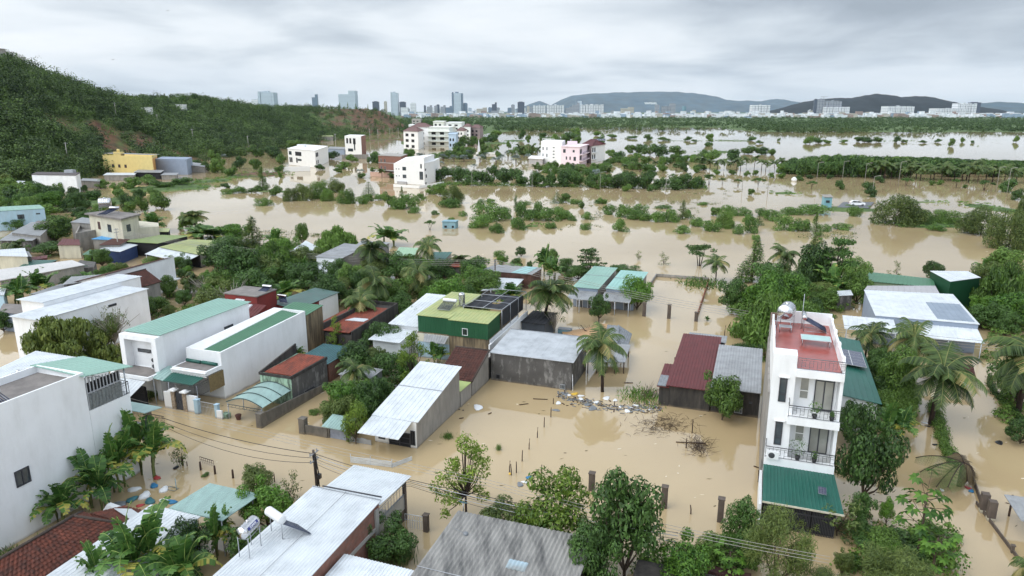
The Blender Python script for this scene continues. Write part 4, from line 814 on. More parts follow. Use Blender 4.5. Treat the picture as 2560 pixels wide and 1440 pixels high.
line_wall('inner_wall','dark low wall inside the garden behind the sheet fence',V(.6,-6.2),V(6.0,-5.0),.3,.12,BLOCK); line_wall('garden_wall','low brown garden wall between the grey house and the fence',V(1.0,-6.0),V(1.2,-4.1),.55,.12,GREYR)
sh = House('shed','small grey corrugated shed between the mouldy dark house and the garden trees', VC(8.0,10.2,-12.6,-9.2,1.9,2.0), GALV,cat='shed'); sh.roof(RF_GREY,(.15,.1,.1,.1),pitch=.25)
# --- mouldy house with rusty roof and arched carport
mh = House('house','narrow mouldy house with a rusty red corrugated roof inside raised parapets', VC(3.7,9.4,-18.6,-15.05,2.75,2.95), MOSS, sides=[MINT,GREYD,MOSS,MOSS]); 
mb = MB(); ribbed(mb,[V(3.95,-18.3,2.95),V(3.95,-15.2,2.95),V(9.3,-15.2,3.0),V(9.3,-18.3,3.0)],.3,wave=True,rh=.05); mb.build('roof',RF_RUST,mh.root)
pw = MB(); pw.prism([V(3.7,-18.75,2.7),V(3.7,-18.6,2.7),V(9.4,-18.6,2.9),V(9.4,-18.75,2.9)],[V(3.7,-18.75,2.95),V(3.7,-18.6,2.95),V(9.4,-18.6,4.0),V(9.4,-18.75,4.0)]); pw.obox(V(3.64,-18.6,2.72),EB*3.6,EA*.1,UP*.25); pw.obox(V(3.7,-15.05,2.72),EB*.12,EA*5.7,UP*.32); pw.build('parapet',MOSS,mh.root)
sc_ = MB(); sc_.obox(V(5.6,-15.04,-.2),EB*.3,EA*1.3,UP*.95); sc_.build('side_hatch', DARKIN, mh.root)
cp = thing('arched_carport','arched carport of stained translucent sheets in front of the mouldy rusty-roofed house','carport',V(1.5,-16.8)); mb = MB(); nA = 9
arc = lambda s: .75*math.sin(math.pi*(.08+s*.84))
for i in range(nA):
    s0, s1 = i/nA, (i+1)/nA; b0_, b1_ = -18.9+3.9*s0, -18.9+3.9*s1; mb.prism([V(-.6,b0_,1.4+arc(s0)),V(-.6,b1_,1.4+arc(s1)),V(3.55,b1_,1.5+arc(s1)),V(3.55,b0_,1.5+arc(s0))],[V(-.6,b0_,1.43+arc(s0)),V(-.6,b1_,1.43+arc(s1)),V(3.55,b1_,1.53+arc(s1)),V(3.55,b0_,1.53+arc(s0))])
mb.build('arched_sheet', RF_CLEAR, cp); mb = MB()
for a_ in (-.62,.7,2.1,3.4): mb.tube([V(a_,-18.9+3.9*s/12,1.48+.024*(a_+.6)+arc(s/12)) for s in range(13)],.04,5)
mb.tube([V(-.6,-18.8,1.45),V(-.6,-15.1,1.45)],.03,5); mb.tube([V(-.6,-18.8,1.2),V(-.6,-15.1,1.2)],.02,4)
for k in range(10): mb.tube([V(-.6,-18.8+k*.4,1.2),V(-.6,-18.6+k*.4,1.45)],.014,4)
mb.build('arch_frame', mat('mouldy_steel',(.05,.08,.08),.7), cp)
for a_,b_ in ((-.55,-18.8),(-.55,-15.15),(3.3,-18.8),(1.4,-18.8)): q = MB(); q.tube([V(a_,b_,-1.3),V(a_,b_,1.5)],.04,6); q.build('post', GALV, cp)
line_wall('block_wall','long grey block garden wall right of the arched carport',V(-.9,-14.75),V(8.0,-14.5),1.3,.14,BLOCK,h2=.7); post('gate_pillar','grey block pillar at the street corner of the arched carport',V(-1.0,-14.95),1.3,.27,BLOCK,'pillar')
mb = MB(); q = V(-.4,-17.9); mb.lathe(q+UP*-.3,[(0,0),(.24,0),(.18,.3),(.3,.75),(.22,.8),(0,.8)],8); tag(mb.build('clay_pot', mat('dark_clay',srgb(84,54,46),.9,.3,3), None, off=q),'brown broken pot standing in the water before the arched carport','pot').location = q
mb = MB(); q = V(-.7,-19.2); mb.obox(q-UP*.8-EB*.3,EB*.6,EA*.5,UP*1.25); tag(mb.build('planter', MINT, None, off=q),'small mould-stained concrete planter at the end of the white wall','planter').location = q
# --- long white house with sunken green roof
w3 = House('house','long white windowless house with a green metal roof set inside its parapets', VC(2.9,16.2,-26.5,-22.3,3.9,4.4), WHITE); w3.parapet(.85,.16,WHITE,(0,1,2,3))
rr = MB(); ribbed(rr,[V(3.2,-25.2,4.35),V(3.2,-22.6,4.05),V(15.9,-22.6,4.9),V(15.9,-25.2,5.15)],.3,rh=.03,th=.12); rr.build('roof', RF_GREEN, w3.root)
cv = MB(); cv.prism([V(3.1,-26.3,4.0),V(3.1,-25.2,4.0),V(16,-25.2,4.6),V(16,-26.3,4.6)],[V(3.1,-26.3,4.85),V(3.1,-25.3,4.35),V(16,-25.3,5.15),V(16,-26.3,5.3)]); cv.build('roof_gutter_slab', WHITE, w3.root)
ext = House('annex','low green-roofed extension behind the long white house', VC(16.4,19.6,-26.4,-22.4,4.6,4.9), TANW,cat='annex'); ext.roof(RF_GREEN,(.1,.1,.1,.1),pitch=.4)
fx = MB(); fx.obox(V(.9,-26.4,3.1),EB*4.1,EA*2.0,UP*.4); fx.build('porch_slab', WHITE, w3.root); fx = MB(); fx.obox(V(1.1,-26.2,3.51),EB*3.7,EA*1.6,UP*.012); fx.build('porch_floor', SLAB, w3.root)
for k in range(2): q = MB(); q.tube([V(2.5,-26.1+k*1.9,3.7),V(2.5,-24.4+k*1.9,3.65)],.17,8); q.build('rolled_awning', RF_TEAL, w3.root)
for k in range(3): q = MB(); q.obox(V(.88,-26.4,2.95+k*.18),EB*4.1,-EA*(.08+.06*k),UP*.1); q.build('cornice', WHITE2, w3.root)
q = MB(); q.obox(V(.9,-26.3,-1.3),EB*.2,EA*2,UP*4.39); q.build('porch_wall', WHITE, w3.root)
cz = MB(); ribbed(cz,[V(-.4,-26.3,2.6),V(-.4,-22.9,2.6),V(1.1,-22.5,3.05),V(1.1,-26.2,3.1)],.3); yc = thing('courtyard_canopy','teal corrugated canopy over the gated front yard of the long white house','canopy',V(0,-24.2)); cz.build('sheet', RF_TEAL, yc)
cz = MB(); ribbed(cz,[V(-.4,-28.0,2.75),V(-.4,-26.32,2.6),V(1.5,-26.4,3.2),V(1.5,-27.4,3.3)],.4); cz.build('translucent_sheet', RF_CLEAR, yc)
for b_ in (-25.7,-22.4,-27.5): q = MB(); q.tube([V(-.35,b_,-1.3),V(-.35,b_,2.6)],.04,6); q.build('post', GALV, yc)
railing(V(-.38,-25.9,1.6),V(-.38,-22.4,1.6),1.0,IRON,yc,.13,'security_bars'); railing(V(-.38,-22.38,1.5),V(1.1,-22.38,1.5),1.2,IRON,yc,.13,'security_bars')
q = MB(); q.obox(V(1.1,-22.30,1.4),EB*.04,EA*1.9,UP*1.6); q.build('bamboo_blind', mat('bamboo_blind',srgb(120,104,72),.9,.2,6), yc)
for i,(b0_,b1_) in enumerate(((-26.2,-25.25),(-23.55,-22.35))): line_wall('front_wall','white front wall '+('left','right')[i]+' of the patterned grey gate',V(-.5,b0_),V(-.5,b1_),1.62,.2,WHITE)
for i,b_ in enumerate((-25.05,-23.7)):
    p = thing('gate_pillar','stone-clad gate pillar with white cap, '+('left','right')[i]+' side of the grey gate','pillar',V(-.55,b_)); q = MB(); q.obox(V(-.7,b_-.2,-1.3),EB*.4,EA*.4,UP*3.15); q.build('shaft', mat('pebble_cladding',srgb(150,134,116),.8,.45,5), p); q = MB(); q.obox(V(-.85,b_-.35,1.85),EB*.7,EA*.7,UP*.12); q.obox(V(-.7,b_-.2,1.97),EB*.4,EA*.4,UP*.08); q.build('cap', WHITE2, p)
p = thing('front_gate','grey patterned metal gate between two stone-clad pillars','gate',V(-.55,-24.4)); q = MB(); q.obox(V(-.5,-24.85,-1.3),EB*.95,EA*.02,UP*3.0); q.build('gate_leaf', mat('grey_gate_sheet',srgb(120,122,130),.6,.1,4), p); q = MB()
for k in range(7): q.obox(V(-.56,-24.82+k*.145,-1.3),EB*.03,EA*.04,UP*3.1)
q.tube([V(-.56,-24.37+.22*math.cos(t_),.8+.22*math.sin(t_)) for t_ in np.linspace(0,6.28,13)],.02,4); q.build('bars', IRON, p)
railing(V(-.6,-22.1,-1),V(-.7,-19.9,-1),2.25,mat('pale_grey_iron',(.45,.46,.48),.5),thing('fence_gate','thin grey barred gate right of the white house front wall','gate',V(-.6,-21)),.16,'bars')
post('gate_pillar','pale blue-grey pillar between the front wall and the thin barred gate',V(-.6,-22.3),1.35,.2,BLUEW,'pillar'); post('gate_pillar','pale pillar at the right end of the thin barred gate',V(-.7,-19.95),1.25,.16,BLUEW,'pillar')
line_wall('low_wall','short white wall left of the mould-stained planter',V(-.85,-19.85),V(-.85,-18.95+-.3),.8,.16,WHITE)
# --- white house with mint roof
w2 = House('house','tall white house with a long mint green metal roof', VC(1.4,13.6,-31.9,-27.8,6.35), WHITE); w2.roof(RF_MINT,(.25,.2,.25,.25),pitch=.45)
for k,(u,z_) in enumerate(((8.2,4.4),)): w2.win(1,u,z_,1.3,.32,'plain')
w2.win(0,1.0,4.35,1.6,.35,'plain'); q = MB(); q.obox(V(.5,-32.1,5.85),EB*4.5,EA*.9,UP*.45); q.build('front_beam', WHITE, w2.root)
for b_ in (-32.1,-28.15): q = MB(); q.obox(V(.5,b_,-1.3),EB*.55,EA*.9,UP*7.15); q.build('front_pier', WHITE, w2.root)
q = MB(); q.obox(V(-.9,-32.2,2.55),EB*4.7,EA*2.3,UP*.35); q.build('front_slab', WHITE, w2.root); q = MB(); q.obox(V(-.75,-32.0,2.904),EB*4.3,EA*2.0,UP*.01); q.build('stained_floor', SLAB, w2.root)
ac_unit('upper air conditioner unit on the front of the mint-roofed white house', V(1.1,-28.85,3.65), EB, -EA); ac_unit('lower air conditioner unit on the front of the mint-roofed white house', V(1.1,-28.85,3.02), EB, -EA)
lt = House('lean_to','low lean-to with a white sheet roof and dark barred front under the mint-roofed house', VC(-1.6,-.95,-32.0,-27.9,2.0,2.2), DARKIN,cat='lean-to',walls=False)
q = MB(); ribbed(q,[V(-3.0,-31.8,1.6),V(-3.0,-27.9,1.6),V(-.9,-27.9,2.5),V(-.9,-31.8,2.5)],.4); q.build('roof', RF_WHITE, lt.root); railing(V(-1.2,-31.6,-1),V(-1.2,-27.9,-1),3.0,IRON,lt.root,.14,'security_bars'); q = MB(); q.obox(V(-.9,-31.9,-1.3),EB*3.9,EA*.1,UP*3.2); q.build('rear_wall', DARKIN, lt.root)
# --- big white house, lower left
h1 = House('house','tall blank white house at the lower left with a grey roof terrace', VC(-37,-14.0,-22.9,-18.45,8.9), WHITE); h1.parapet(.5,.14,WHITE,(1,2,3)); q = MB(); q.obox(V(-37,-22.7,8.904),EB*4.1,EA*22.8,UP*.02); q.build('terrace_floor', SLAB, h1.root)
h1.win(1,17.3,3.6,.95,1.1,'window'); f1 = House('stepped_house','stepped street end of the tall white house with barred attic and green roof', VC(-13.98,-10.6,-22.9,-18.45,6.5), WHITE,cat='house')
q = MB(); ribbed(q,[V(-14.3,-18.2,9.25),V(-10.2,-18.2,8.55),V(-10.2,-23.2,8.75),V(-14.3,-23.2,9.45)],.4,rh=.025); q.build('roof', RF_MINT, f1.root); q = MB(); q.obox(V(-13.9,-18.6,6.5),EB*.03,EA*2.7,UP*2.0); q.build('dark_backing', DARKIN, f1.root)
q = MB(); 
for k in range(11): q.obox(V(-13.95+k*.27,-18.5,6.5),EB*.06,EA*.06,UP*(2.45-.045*k))
q.obox(V(-13.95,-18.49,7.75),EB*.08,EA*2.8,UP*.07); q.build('security_bars', mat('pale_grey_iron2',(.38,.39,.41),.5), f1.root); q = MB(); q.obox(V(-13.9,-18.47,6.55),EB*.03,EA*2.7,UP*1.15); q.build('corrugated_screen', mat('old_screen_sheet',srgb(112,116,116),.7,.3,6), f1.root)
railing(V(-10.6,-22.8,6.5),V(-10.6,-18.5,6.5),.95,IRON,f1.root,.2); railing(V(-12.0,-18.46,6.5),V(-10.6,-18.46,6.5),.95,IRON,f1.root,.2); q = MB(); q.tube([V(-10.7,-18.6,6.5),V(-10.7,-18.6,8.6)],.05,6); q.build('post', GALV, f1.root)
q = MB(); q.obox(V(-10.6,-22.5,2.9),EB*5.0,EA*1.9,UP*.15); q.build('balcony', WHITE, f1.root); q = MB(); ribbed(q,[V(-9.0,-22.5,4.9),V(-9.0,-17.2,4.9),V(-10.6,-17.2,5.1),V(-10.6,-22.5,5.1)],.3); q.build('awning', RF_CLEAR, f1.root)
railing(V(-9.0,-18.4,3.0),V(-10.6,-17.3,3.0),1.6,IRON,f1.root,.14); railing(V(-8.8,-21.8,3.0),V(-8.8,-17.4,3.0),1.0,IRON,f1.root,.14)
heater('flat solar water heater on the roof terrace of the tall white house', V(-19.5,-20.7,8.95), EA*-.8+EB*-.2, EB*.8-EA*.1, 2.3,.2,1.7,.5,PLWHITE); tank('steel water tank at the far left edge beyond the tall white house roof', V(-13.2,-26.2,6.9), EA, .5, 1.4, stand=.3)
hz_ = House('house','partly hidden white-roofed house at the far left beyond the tall white house', VC(-12.6,-6.5,-34,-25.4,5.6,6.4), WHITE); hz_.roof(RF_WHITE,pitch=.3)
# --- near-side roofs at the bottom of the view
n1h = House('house','long house with a bright white corrugated metal roof at the bottom of the view', VC(-34,-13.3,-.35,4.2,2.7,3.6), WHITE, sides=[BRICK,BRICK,BRICK,BRICK]); n1h.roof(RF_WHITE,(.1,.15,.1,.25),pitch=.2,rh=.03,seam=(.995,))
sm = MB(); sm.tube([V(-34,1.9,2.9),V(-13.3,1.9,3.82)],.02,4); sm.build('roof_seam', GALV, n1h.root); q = MB(); q.obox(V(-34,4.22,1.9),EB*.06,EA*20.6,UP*.25); q.build('concrete_beam', CONCL, n1h.root)
q = MB(); q.obox(V(-13.9,4.22,-1.3),EB*.12,EA*.35,UP*4.6); q.build('concrete_column', CONCL, n1h.root); fk = MB(); fk.tube([V(-13.35,.2,3.93),V(-13.25,4.4,3.93)],.05,5); fk.build('flashing', IRON, n1h.root)
n1f = House('porch','open porch with a white corrugated roof at the street end of the bright roof', VC(-13.2,-9.3,-.2,4.0,3.2,3.0), CONCL, cat='porch', walls=False); n1f.roof(RF_WHITE,(.0,.2,.3,.1),pitch=.2,rh=.03)
for a_,b_ in ((-9.6,.1),(-9.6,3.8),(-12.9,.1)): q = MB(); q.obox(V(a_,b_,-1.3),EB*.2,EA*.2,UP*4.3); q.build('post', CONC, n1f.root)
q = MB(); q.obox(V(-12.9,3.85,.9),EB*.08,EA*3.3,UP*1.1); q.build('corrugated_screen', GALV, n1f.root); railing(V(-12.9,3.95,1.9),V(-9.5,3.95,1.9),.9,GALV,n1f.root,.35); q = MB(); q.obox(V(-13.1,.0,.3),EB*3.8,EA*3.6,UP*.12); q.build('floor_slab', CONCL, n1f.root); q = MB(); q.obox(V(-10.4,3.5,-1.3),EB*.4,EA*.9,UP*2.6); q.build('dark_pier', CONC, n1f.root)
n1b = House('annex','low annex with a white corrugated roof at the bottom edge, right of the brick wall', VC(-27,-17.6,4.5,8.7,2.2,2.65), WHITE, cat='annex'); n1b.roof(RF_WHITE,(.1,.15,.1,.1),pitch=.2,rh=.03)
o1 = V(-19.9,.0,3.45); tk = tank('steel water tank with blue lettering on a tall stand on the white roof', o1, EB*-.15+EA*1, .36, 1.35, stand=1.15)
ce = o1+UP*(1.15+.36); axn = (EB*-.15+EA).normalized(); sdn = axn.cross(UP)
nb = MB(); dirn = (sdn*.86+UP*.5).normalized(); upn = axn.cross(dirn)*-1; upn = UP-dirn*UP.dot(dirn); upn.normalize()
nb.obox(ce+dirn*.35-axn*.45-upn*.09,axn*.9,dirn*.02,upn*.18); nb.build('name_band', NAVY, tk); text3d('SONHA', ce+dirn*.38, axn, upn, .17, TEXTW, tk)
heater('white barrel solar water heater on the bright white roof', V(-18.2,.45,3.5), EB*.9+EA*-.35, EA*.55+EB*.8, 1.5,.27,1.5,1.0,PLWHITE)
n4 = House('house','wide low house with an old grey corrugated roof at the bottom centre', VC(-30,-12.1,9.1,17.2,2.3,3.0), MOSS); n4.roof(RF_OLD,(.1,.3,.25,.2),pitch=.25,rh=.05,wave=True,seam=(.7,))
dsh = thing('satellite_dish','small blue-grey satellite dish at the top corner of the old grey roof','satellite dish',V(-11.7,9.2,3.1)); q = MB(); q.lathe(V(-11.7,9.2,3.6),[(.0,0),(.18,.03),(.33,.12)],14,0,(EB,(UP*.6-EA*.8),(EA*.6*-1+UP*-.4+EB*.3)*-1)); q.build('dish', FADEBLUE, dsh); q = MB(); q.tube([V(-11.7,9.2,3.0),V(-11.7,9.2,3.6)],.03,5); q.build('bracket', GALV, dsh)
pc = thing('roof_patch','light blue patch sheet lying on the old grey corrugated roof','sheet',V(-15.6,13.9,2.98)); q = MB(); ribbed(q,[V(-15.9,13.5,3.0),V(-15.9,14.6,3.0),V(-15.2,14.6,3.06),V(-15.2,13.5,3.06)],.2,wave=True); q.build('sheet', BLUEW, pc)
mb = MB(); q = V(-13.9,10.3,3.02); mb.lathe(q,[(0,0),(.16,.0),(.16,.12),(.1,.18),(0,.18)],8); mb.tube([q+UP*.1,q+UP*.1-EB*.9+EA*.25],.02,4); tag(mb.build('roof_vent', PLGREY, None, off=q),'small grey cap with a pale pipe on the old grey roof','vent').location = q
n2 = House('house','long house with a plain white metal roof at the lower left edge', VC(-33,-17.3,-9.9,-6.3,2.0,2.6), BLUEW); n2.roof(RF_WHITE,(.1,.2,.1,.2),pitch=.28,rh=.03)
n2b = House('lean_to','translucent blue-green corrugated lean-to roof joined to the white roof', VC(-17.2,-13.9,-8.5,-4.6,2.65,2.5), BLUEW,cat='lean-to',walls=False); n2b.roof(RF_CLEAR,(.0,.15,.2,.15),pitch=.22,wave=True)
for a_,b_ in ((-14.1,-8.3),(-14.1,-4.8),(-16.9,-4.8)): q = MB(); q.tube([V(a_,b_,-1.3),V(a_,b_,2.5)],.05,6); q.build('post', GALV, n2b.root)
n3 = House('house','house with an old mossy clay tile roof at the lower left', VC(-27,-18.6,-14.6,-10.6,1.7), MOSS); n3.gable(TILE,1.5,.45,'y',True,hip=1.9)
n3b = House('lean_to','lower tiled lean-to with white sheets laid on it at the end of the tile-roofed house', VC(-18.3,-16.9,-13.6,-10.2,1.75,1.5), MOSS,cat='lean-to'); mb = MB(); tiled(mb,[V(-16.5,-10.0,1.5),V(-16.5,-13.4,1.5),V(-18.7,-13.6,2.2),V(-18.7,-10.0,2.2)]); mb.build('roof',TILE,n3b.root); q = MB(); ribbed(q,[V(-16.9,-12.2,1.78),V(-17.6,-10.3,1.95),V(-18.3,-10.7,2.2),V(-17.5,-13.0,2.0)],.2); q.build('white_sheet', RF_WHITE, n3b.root)
# ================================================================ houses further back in the village
h = House('house','dark red two-storey house with a flat grey roof', VC(19.0,22.6,-36.0,-31.2,5.3), REDW); h.roof(SLAB,(.1,.1,.1,.1),pitch=9,th=.12); h.win(0,2.0,3.3,.9,.9,'window',frame=PLWHITE); 
q = MB(); ribbed(q,[V(18.1,-34.3,4.35),V(18.1,-33.0,4.35),V(19,-33.0,4.9),V(19,-34.3,4.9)],.3); q.build('window_hood',RF_WHITE,h.root); q = MB(); ribbed(q,[V(16.8,-32.6,3.6),V(16.8,-29.8,3.7),V(18.9,-29.8,4.5),V(18.9,-32.6,4.5)],.5); q.build('lean_to_roof',RF_RED,h.root); q = MB(); ribbed(q,[V(17.0,-32.4,3.75),V(17.0,-31.6,3.75),V(18.7,-31.6,4.45),V(18.7,-32.4,4.45)],.2); q.build('pale_strip',RF_WHITE,h.root)
heater('solar water heater at the back corner of the red house roof', V(22.0,-32.0,5.45), EB, EA*-1, 1.3,.18,1.0,.3)
h = House('house','long dark red and white house with a dark teal roof behind the red two-storey house', VC(22.7,31.5,-31.9,-28.3,3.55,3.3,(3.1,3.0)), REDW, sides=[REDW,REDW,WHITE,WHITE]); h.roof(mat('dark_teal_grey_roof',srgb(74,104,98),.5,.15,.4,.5,(.10,.11,.11)),pitch=.5,rh=.02); q = MB(); q.obox(V(27.2,-28.29,-1.3),EB*.03,EA*4.3,UP*4.3); q.build('white_wall_panel',WHITE,h.root)
heater('solar water heater on the dark teal roof beside the red house', V(23.4,-31.0,3.75), EB, EB*.6-EA*.6, 1.3,.18,1.1,.5)
h = House('house','long mouldy house with a rust-red roof sunk behind dark parapets', VC(17.2,28.0,-20.6,-17.1,2.6,3.2), MOSS); h.parapet(.4,.14,MOSS,(1,2)); q = MB(); ribbed(q,[V(17.0,-20.7,2.95),V(17.0,-17.3,2.95),V(26.0,-17.3,3.35),V(26.0,-20.5,3.35)],.28,wave=True,rh=.05); q.build('roof',RF_RUST,h.root)
q = MB(); ribbed(q,[V(20.5,-20,3.2),V(20.7,-17.6,3.2),V(21.6,-17.5,3.26),V(21.4,-19.4,3.26)],.2); q.build('white_patch_sheet',RF_WHITE,h.root); q = MB(); q.obox(V(17.3,-20.8,2.6),EB*.18,EA*10.6,UP*1.1); q.build('parapet',MOSS,h.root)
h = House('shed','collapsed low shed with dark rusty sheets left of the mouldy rust-roofed house', VC(21.0,28.5,-24.2,-20.9,2.0,2.2), MOSS,cat='shed'); h.roof(RF_RUST,pitch=.28,wave=True)
h = House('shed','small dark shed with blue-green sheets behind the rusty roof of the mouldy house', VC(10.0,14.5,-19.0,-15.3,2.0,2.1), BRICK,cat='shed'); h.roof(mat('dark_blue_green_sheet',srgb(52,92,96),.5,.2),pitch=.3)
h = House('house','white-roofed house left of the green metal upper storey', VC(21.0,30.5,-14.2,-10.3,3.2,4.3), WHITE); h.roof(RF_WHITE,(.3,.0,.2,.2),pitch=.4)
h = House('lean_to','white corrugated lean-to room with an open dark front below the white-roofed house', VC(17.6,20.9,-14.6,-11.2,2.4,2.7), GALV,cat='lean-to',sides=[RF_WHITE,RF_WHITE,GALV,GALV]); h.roof(RF_WHITE,(.5,.2,.0,.3),pitch=.3); q = MB(); q.obox(V(17.55,-13.6,-1.3),EB*2.2,EA*.04,UP*2.1); q.build('dark_opening',GREYD,h.root)
lo = House('house','house with stained tan ground floor under a green metal upper storey', VC(20.0,29.6,-10.3,-1.55,2.95,3.2), TANW, sides=[TANW,WHITE,WHITE,WHITE])
q = MB(); q.obox(V(19.95,-10.25,-1.3),EB*3.9,EA*.04,UP*4.15); q.build('blue_grey_wall_panel', BLUEW, lo.root); q = MB(); q.obox(V(19.92,-10.25,1.9),EB*3.9,EA*.04,UP*.95); q.build('cream_wall_panel', CREAM, lo.root)
up = House('upper_storey','green metal upper storey with a yellow-green roof, left part with solar heater', VC(20.1,29.4,-10.2,-6.35,4.85,5.15), GREENW, zb=2.98,cat='upper storey'); up.roof(RF_YG,(.15,.05,.2,.15),pitch=.45)
bx = House('upper_storey','green metal box room with a faded green roof, right part of the upper storey', VC(19.9,23.6,-6.3,-1.7,4.75,5.0), GREENW, zb=2.98,cat='upper storey'); bx.roof(RF_YG,(.12,.1,.1,.05),pitch=.45); bx.win(0,1.6,3.2,.65,.8,'plain',frame=PLWHITE,pane=DARKIN)
for hh,k in ((up,0),(bx,0),(bx,1)):
    o,d,n,L = hh.side(k); q = MB()
    for i in range(1,int(L/.3)): q.obox(o+d*(i*.3)+UP*2.99,d*.05,n*.03,UP*1.8)
    q.build('cladding_ribs', GREENW, hh.root)
q = MB(); ribbed(q,[V(18.9,-9.0,2.3),V(18.9,-6.4,2.3),V(20.1,-6.4,2.9),V(20.1,-9.4,2.9)],.3); q.build('lean_to_roof',RF_GREY,lo.root)
heater('flat solar water heater on the yellow-green roof', V(24.0,-8.0,5.15), EB, EA*-1, 1.7,.2,1.9,.45,PLWHITE); tank('upright ribbed steel tank on the yellow-green roof', V(24.4,-6.7,5.15), EB, .38,1.4,stand=.12,upright=True)
nt_ = thing('shade_net_frame','black shade net over a roof garden frame beside the green upper storey','shade net',V(28,-3.8,3)); q = MB()
ns = 12
for i in range(ns):
    for j in range(ns):
        if (i in (6,7) and j in (4,5,6,7)) : continue
        f_ = lambda i,j: V(23.7+8.6*j/ns,-6.2+4.7*i/ns,5.35-.22*abs(math.sin(i*1.1))*abs(math.sin(j*.9))-.04*j)
        q.quad(f_(i,j),f_(i+1,j),f_(i+1,j+1),f_(i,j+1))
q.build('net_top', NET, nt_); q = MB(); q.obox(V(23.7,-1.52,3.4),EB*.03,EA*7.4,UP*1.8); q.build('net_side', NET, nt_); q = MB()
for a_ in (23.7,26.5,29.3,32.3):
    for b_ in (-6.2,-1.5): q.tube([V(a_,b_,2.95),V(a_,b_,5.35)],.04,5)
    q.tube([V(a_,-6.2,5.38),V(a_,-1.5,5.38)],.035,5)
for b_ in (-6.2,-3.8,-1.5): q.tube([V(23.7,b_,5.38),V(32.3,b_,5.33)],.035,5)
q.build('frame', GALV, nt_)
line_wall('yard_wall','white yard wall running back beside the green metal box room',V(19.4,-1.35),V(32.3,-1.35),2.6,.16,WHITE,h2=2.9); 
h = House('shed','dark netted metal shed at the end of the white yard wall', VC(29.8,34.5,-1.2,1.7,2.2,2.2), mat('dark_blue_grey_sheet',srgb(66,72,80),.7,.2),cat='shed'); h.roof(NET,pitch=.5)
line_wall('mossy_wall','dark mossy wall end between the tile lean-to and the mouldy house',V(16.05,-.2),V(19.8,-.4),2.2,.2,MOSS)
# houses behind, surveyed corner by corner
h = House('house','long white house with a white metal roof, nearer of two side by side', VC(3.2,17.2,-50.6,-46.4,5.4), WHITE); h.roof(RF_WHITE,(.3,.15,.2,.1),pitch=.5); h.win(1,8.3,4.6,1.1,.28,'plain'); q = MB(); q.obox(V(3.25,-50.4,3.0),EB*3.8,-EA*.02,UP*1.9); q.build('recess_shade_panel',mat('shaded_grey_panel',srgb(170,175,185),.8),h.root)  # flat grey panel on the front; recess shade put into its colour
h = House('house','long white house with a white metal roof, farther of two side by side', VC(7.0,20.3,-54.4,-50.75,5.95), WHITE); h.roof(RF_WHITE,(.3,.1,.2,.3),pitch=.5)
h = House('house','grey stained house with a dark brown tile gable roof', VC(22.2,27.2,-60.0,-55.0,3.35,3.4), GREYR); h.gable(TILED,1.5,.2,'y',True,wallm=GREYR)
h = House('house','tall white house with a brown roof edge and a barred entrance', VC(23.0,35.2,-66.5,-60.1,3.3,3.5,(4.9,5.1)), WHITE); h.roof(TILED,(.3,.15,.2,.2),pitch=3); q = MB(); q.obox(V(28.2,-60.1,1.55),EB*.6,EA*7.2,UP*.18); q.build('canopy_slab',WHITE2,h.root)
q = MB(); 
for k in range(9): q.obox(V(28.4+k*.32,-60.05,-.6),EB*.05,EA*.16,UP*1.9)
q.build('door',BLUEG,h.root); h.win(1,7.6,.2,.7,1.0); h.win(1,9.6,.2,.7,1.0)
line_wall('garden_wall','dark low garden wall right of the white house with barred entrance',V(30.5,-57.5),V(36.0,-44),.7,.15,BLOCK); post('gate_pillar','white square gate pillar by the flooded lane among palms',V(37.0,-49.5),1.5,.3,WHITE,'pillar')
h = House('house','long low grey house with a pale flat roof at the left edge', QC([(0,703),(209,664),(178,653),(0,676)],2.2), GREYR); h.roof(mat('pale_flat_roof',srgb(196,194,192),.7,.06,.3,.4,(.35,.34,.33)),(.2,.2,.2,.2),pitch=9,th=.1)
h = House('shed','grey shed with a green cage at the end of the long low grey house', QC([(178,672),(235,668),(240,655),(200,650)],1.6), GREYD,cat='shed'); q = MB(); q.obox(P(170,683,.5),Vector((3.2,.5,0)),Vector((0,.05,0)),UP*1.2); q.build('green_cage',RF_GREEN,h.root)
h = House('house','cream house with a white roof at the left edge', QC([(-30,640),(68,642),(60,622),(-30,628)],3.1), CREAM); h.roof(RF_WHITE,pitch=.5)
h = House('house','small house with teal and white sheets in front of the cream house', QC([(50,668),(120,660),(140,652),(75,652)],1.7), GREYD,cat='shed'); h.roof(RF_TEAL,pitch=.5)
h = House('house','pale roofed house behind the cream house at the left edge', QC([(10,640),(78,642),(70,630),(5,628)],2.6), GREYR); h.roof(RF_GREY,pitch=.5)
h = House('house','low dark building with a red edge beside the cream house', QC([(72,652),(115,646),(117,640),(80,645)],1.5), REDW); h.roof(RF_RED,pitch=.6)
h = House('house','low house with a white roof under banana plants at the left edge', QC([(-30,734),(8,738),(14,723),(-30,720)],2.5), BLUEW); h.roof(RF_WHITE)
h = House('house','pale blue house with dark awning posts at the far left by the flooded lane', QC([(0,779),(64,788),(78,765),(10,762)],2.5), BLUEG); h.roof(SLAB,pitch=9)
h = House('shed','grey roofed shed behind the two long white roofs', QC([(80,736),(160,730),(168,714),(150,713)],3.0), GREYD,cat='shed'); h.roof(RF_GREY)
h = House('house','low grey house with a pale roof above the two long white roofs', QC([(160,712),(235,702),(265,688),(180,694)],3.4), GREYD); h.roof(RF_GREY)
h = House('house','long house with a yellow-green metal roof and a white porch roof', QC([(403,618),(500,637),(578,605),(472,600)],[2.4,2.4,2.6,2.6]), GREYR, sides=[DARKIN,GREYR,GREYR,GREYR]); h.roof(RF_YG,pitch=.6,seam=(.5,)); 
o_,d_,n_,L_ = h.side(0); h.awning(0,-.8,-.3,2.3,2.8,.8,RF_WHITE,'porch_roof')
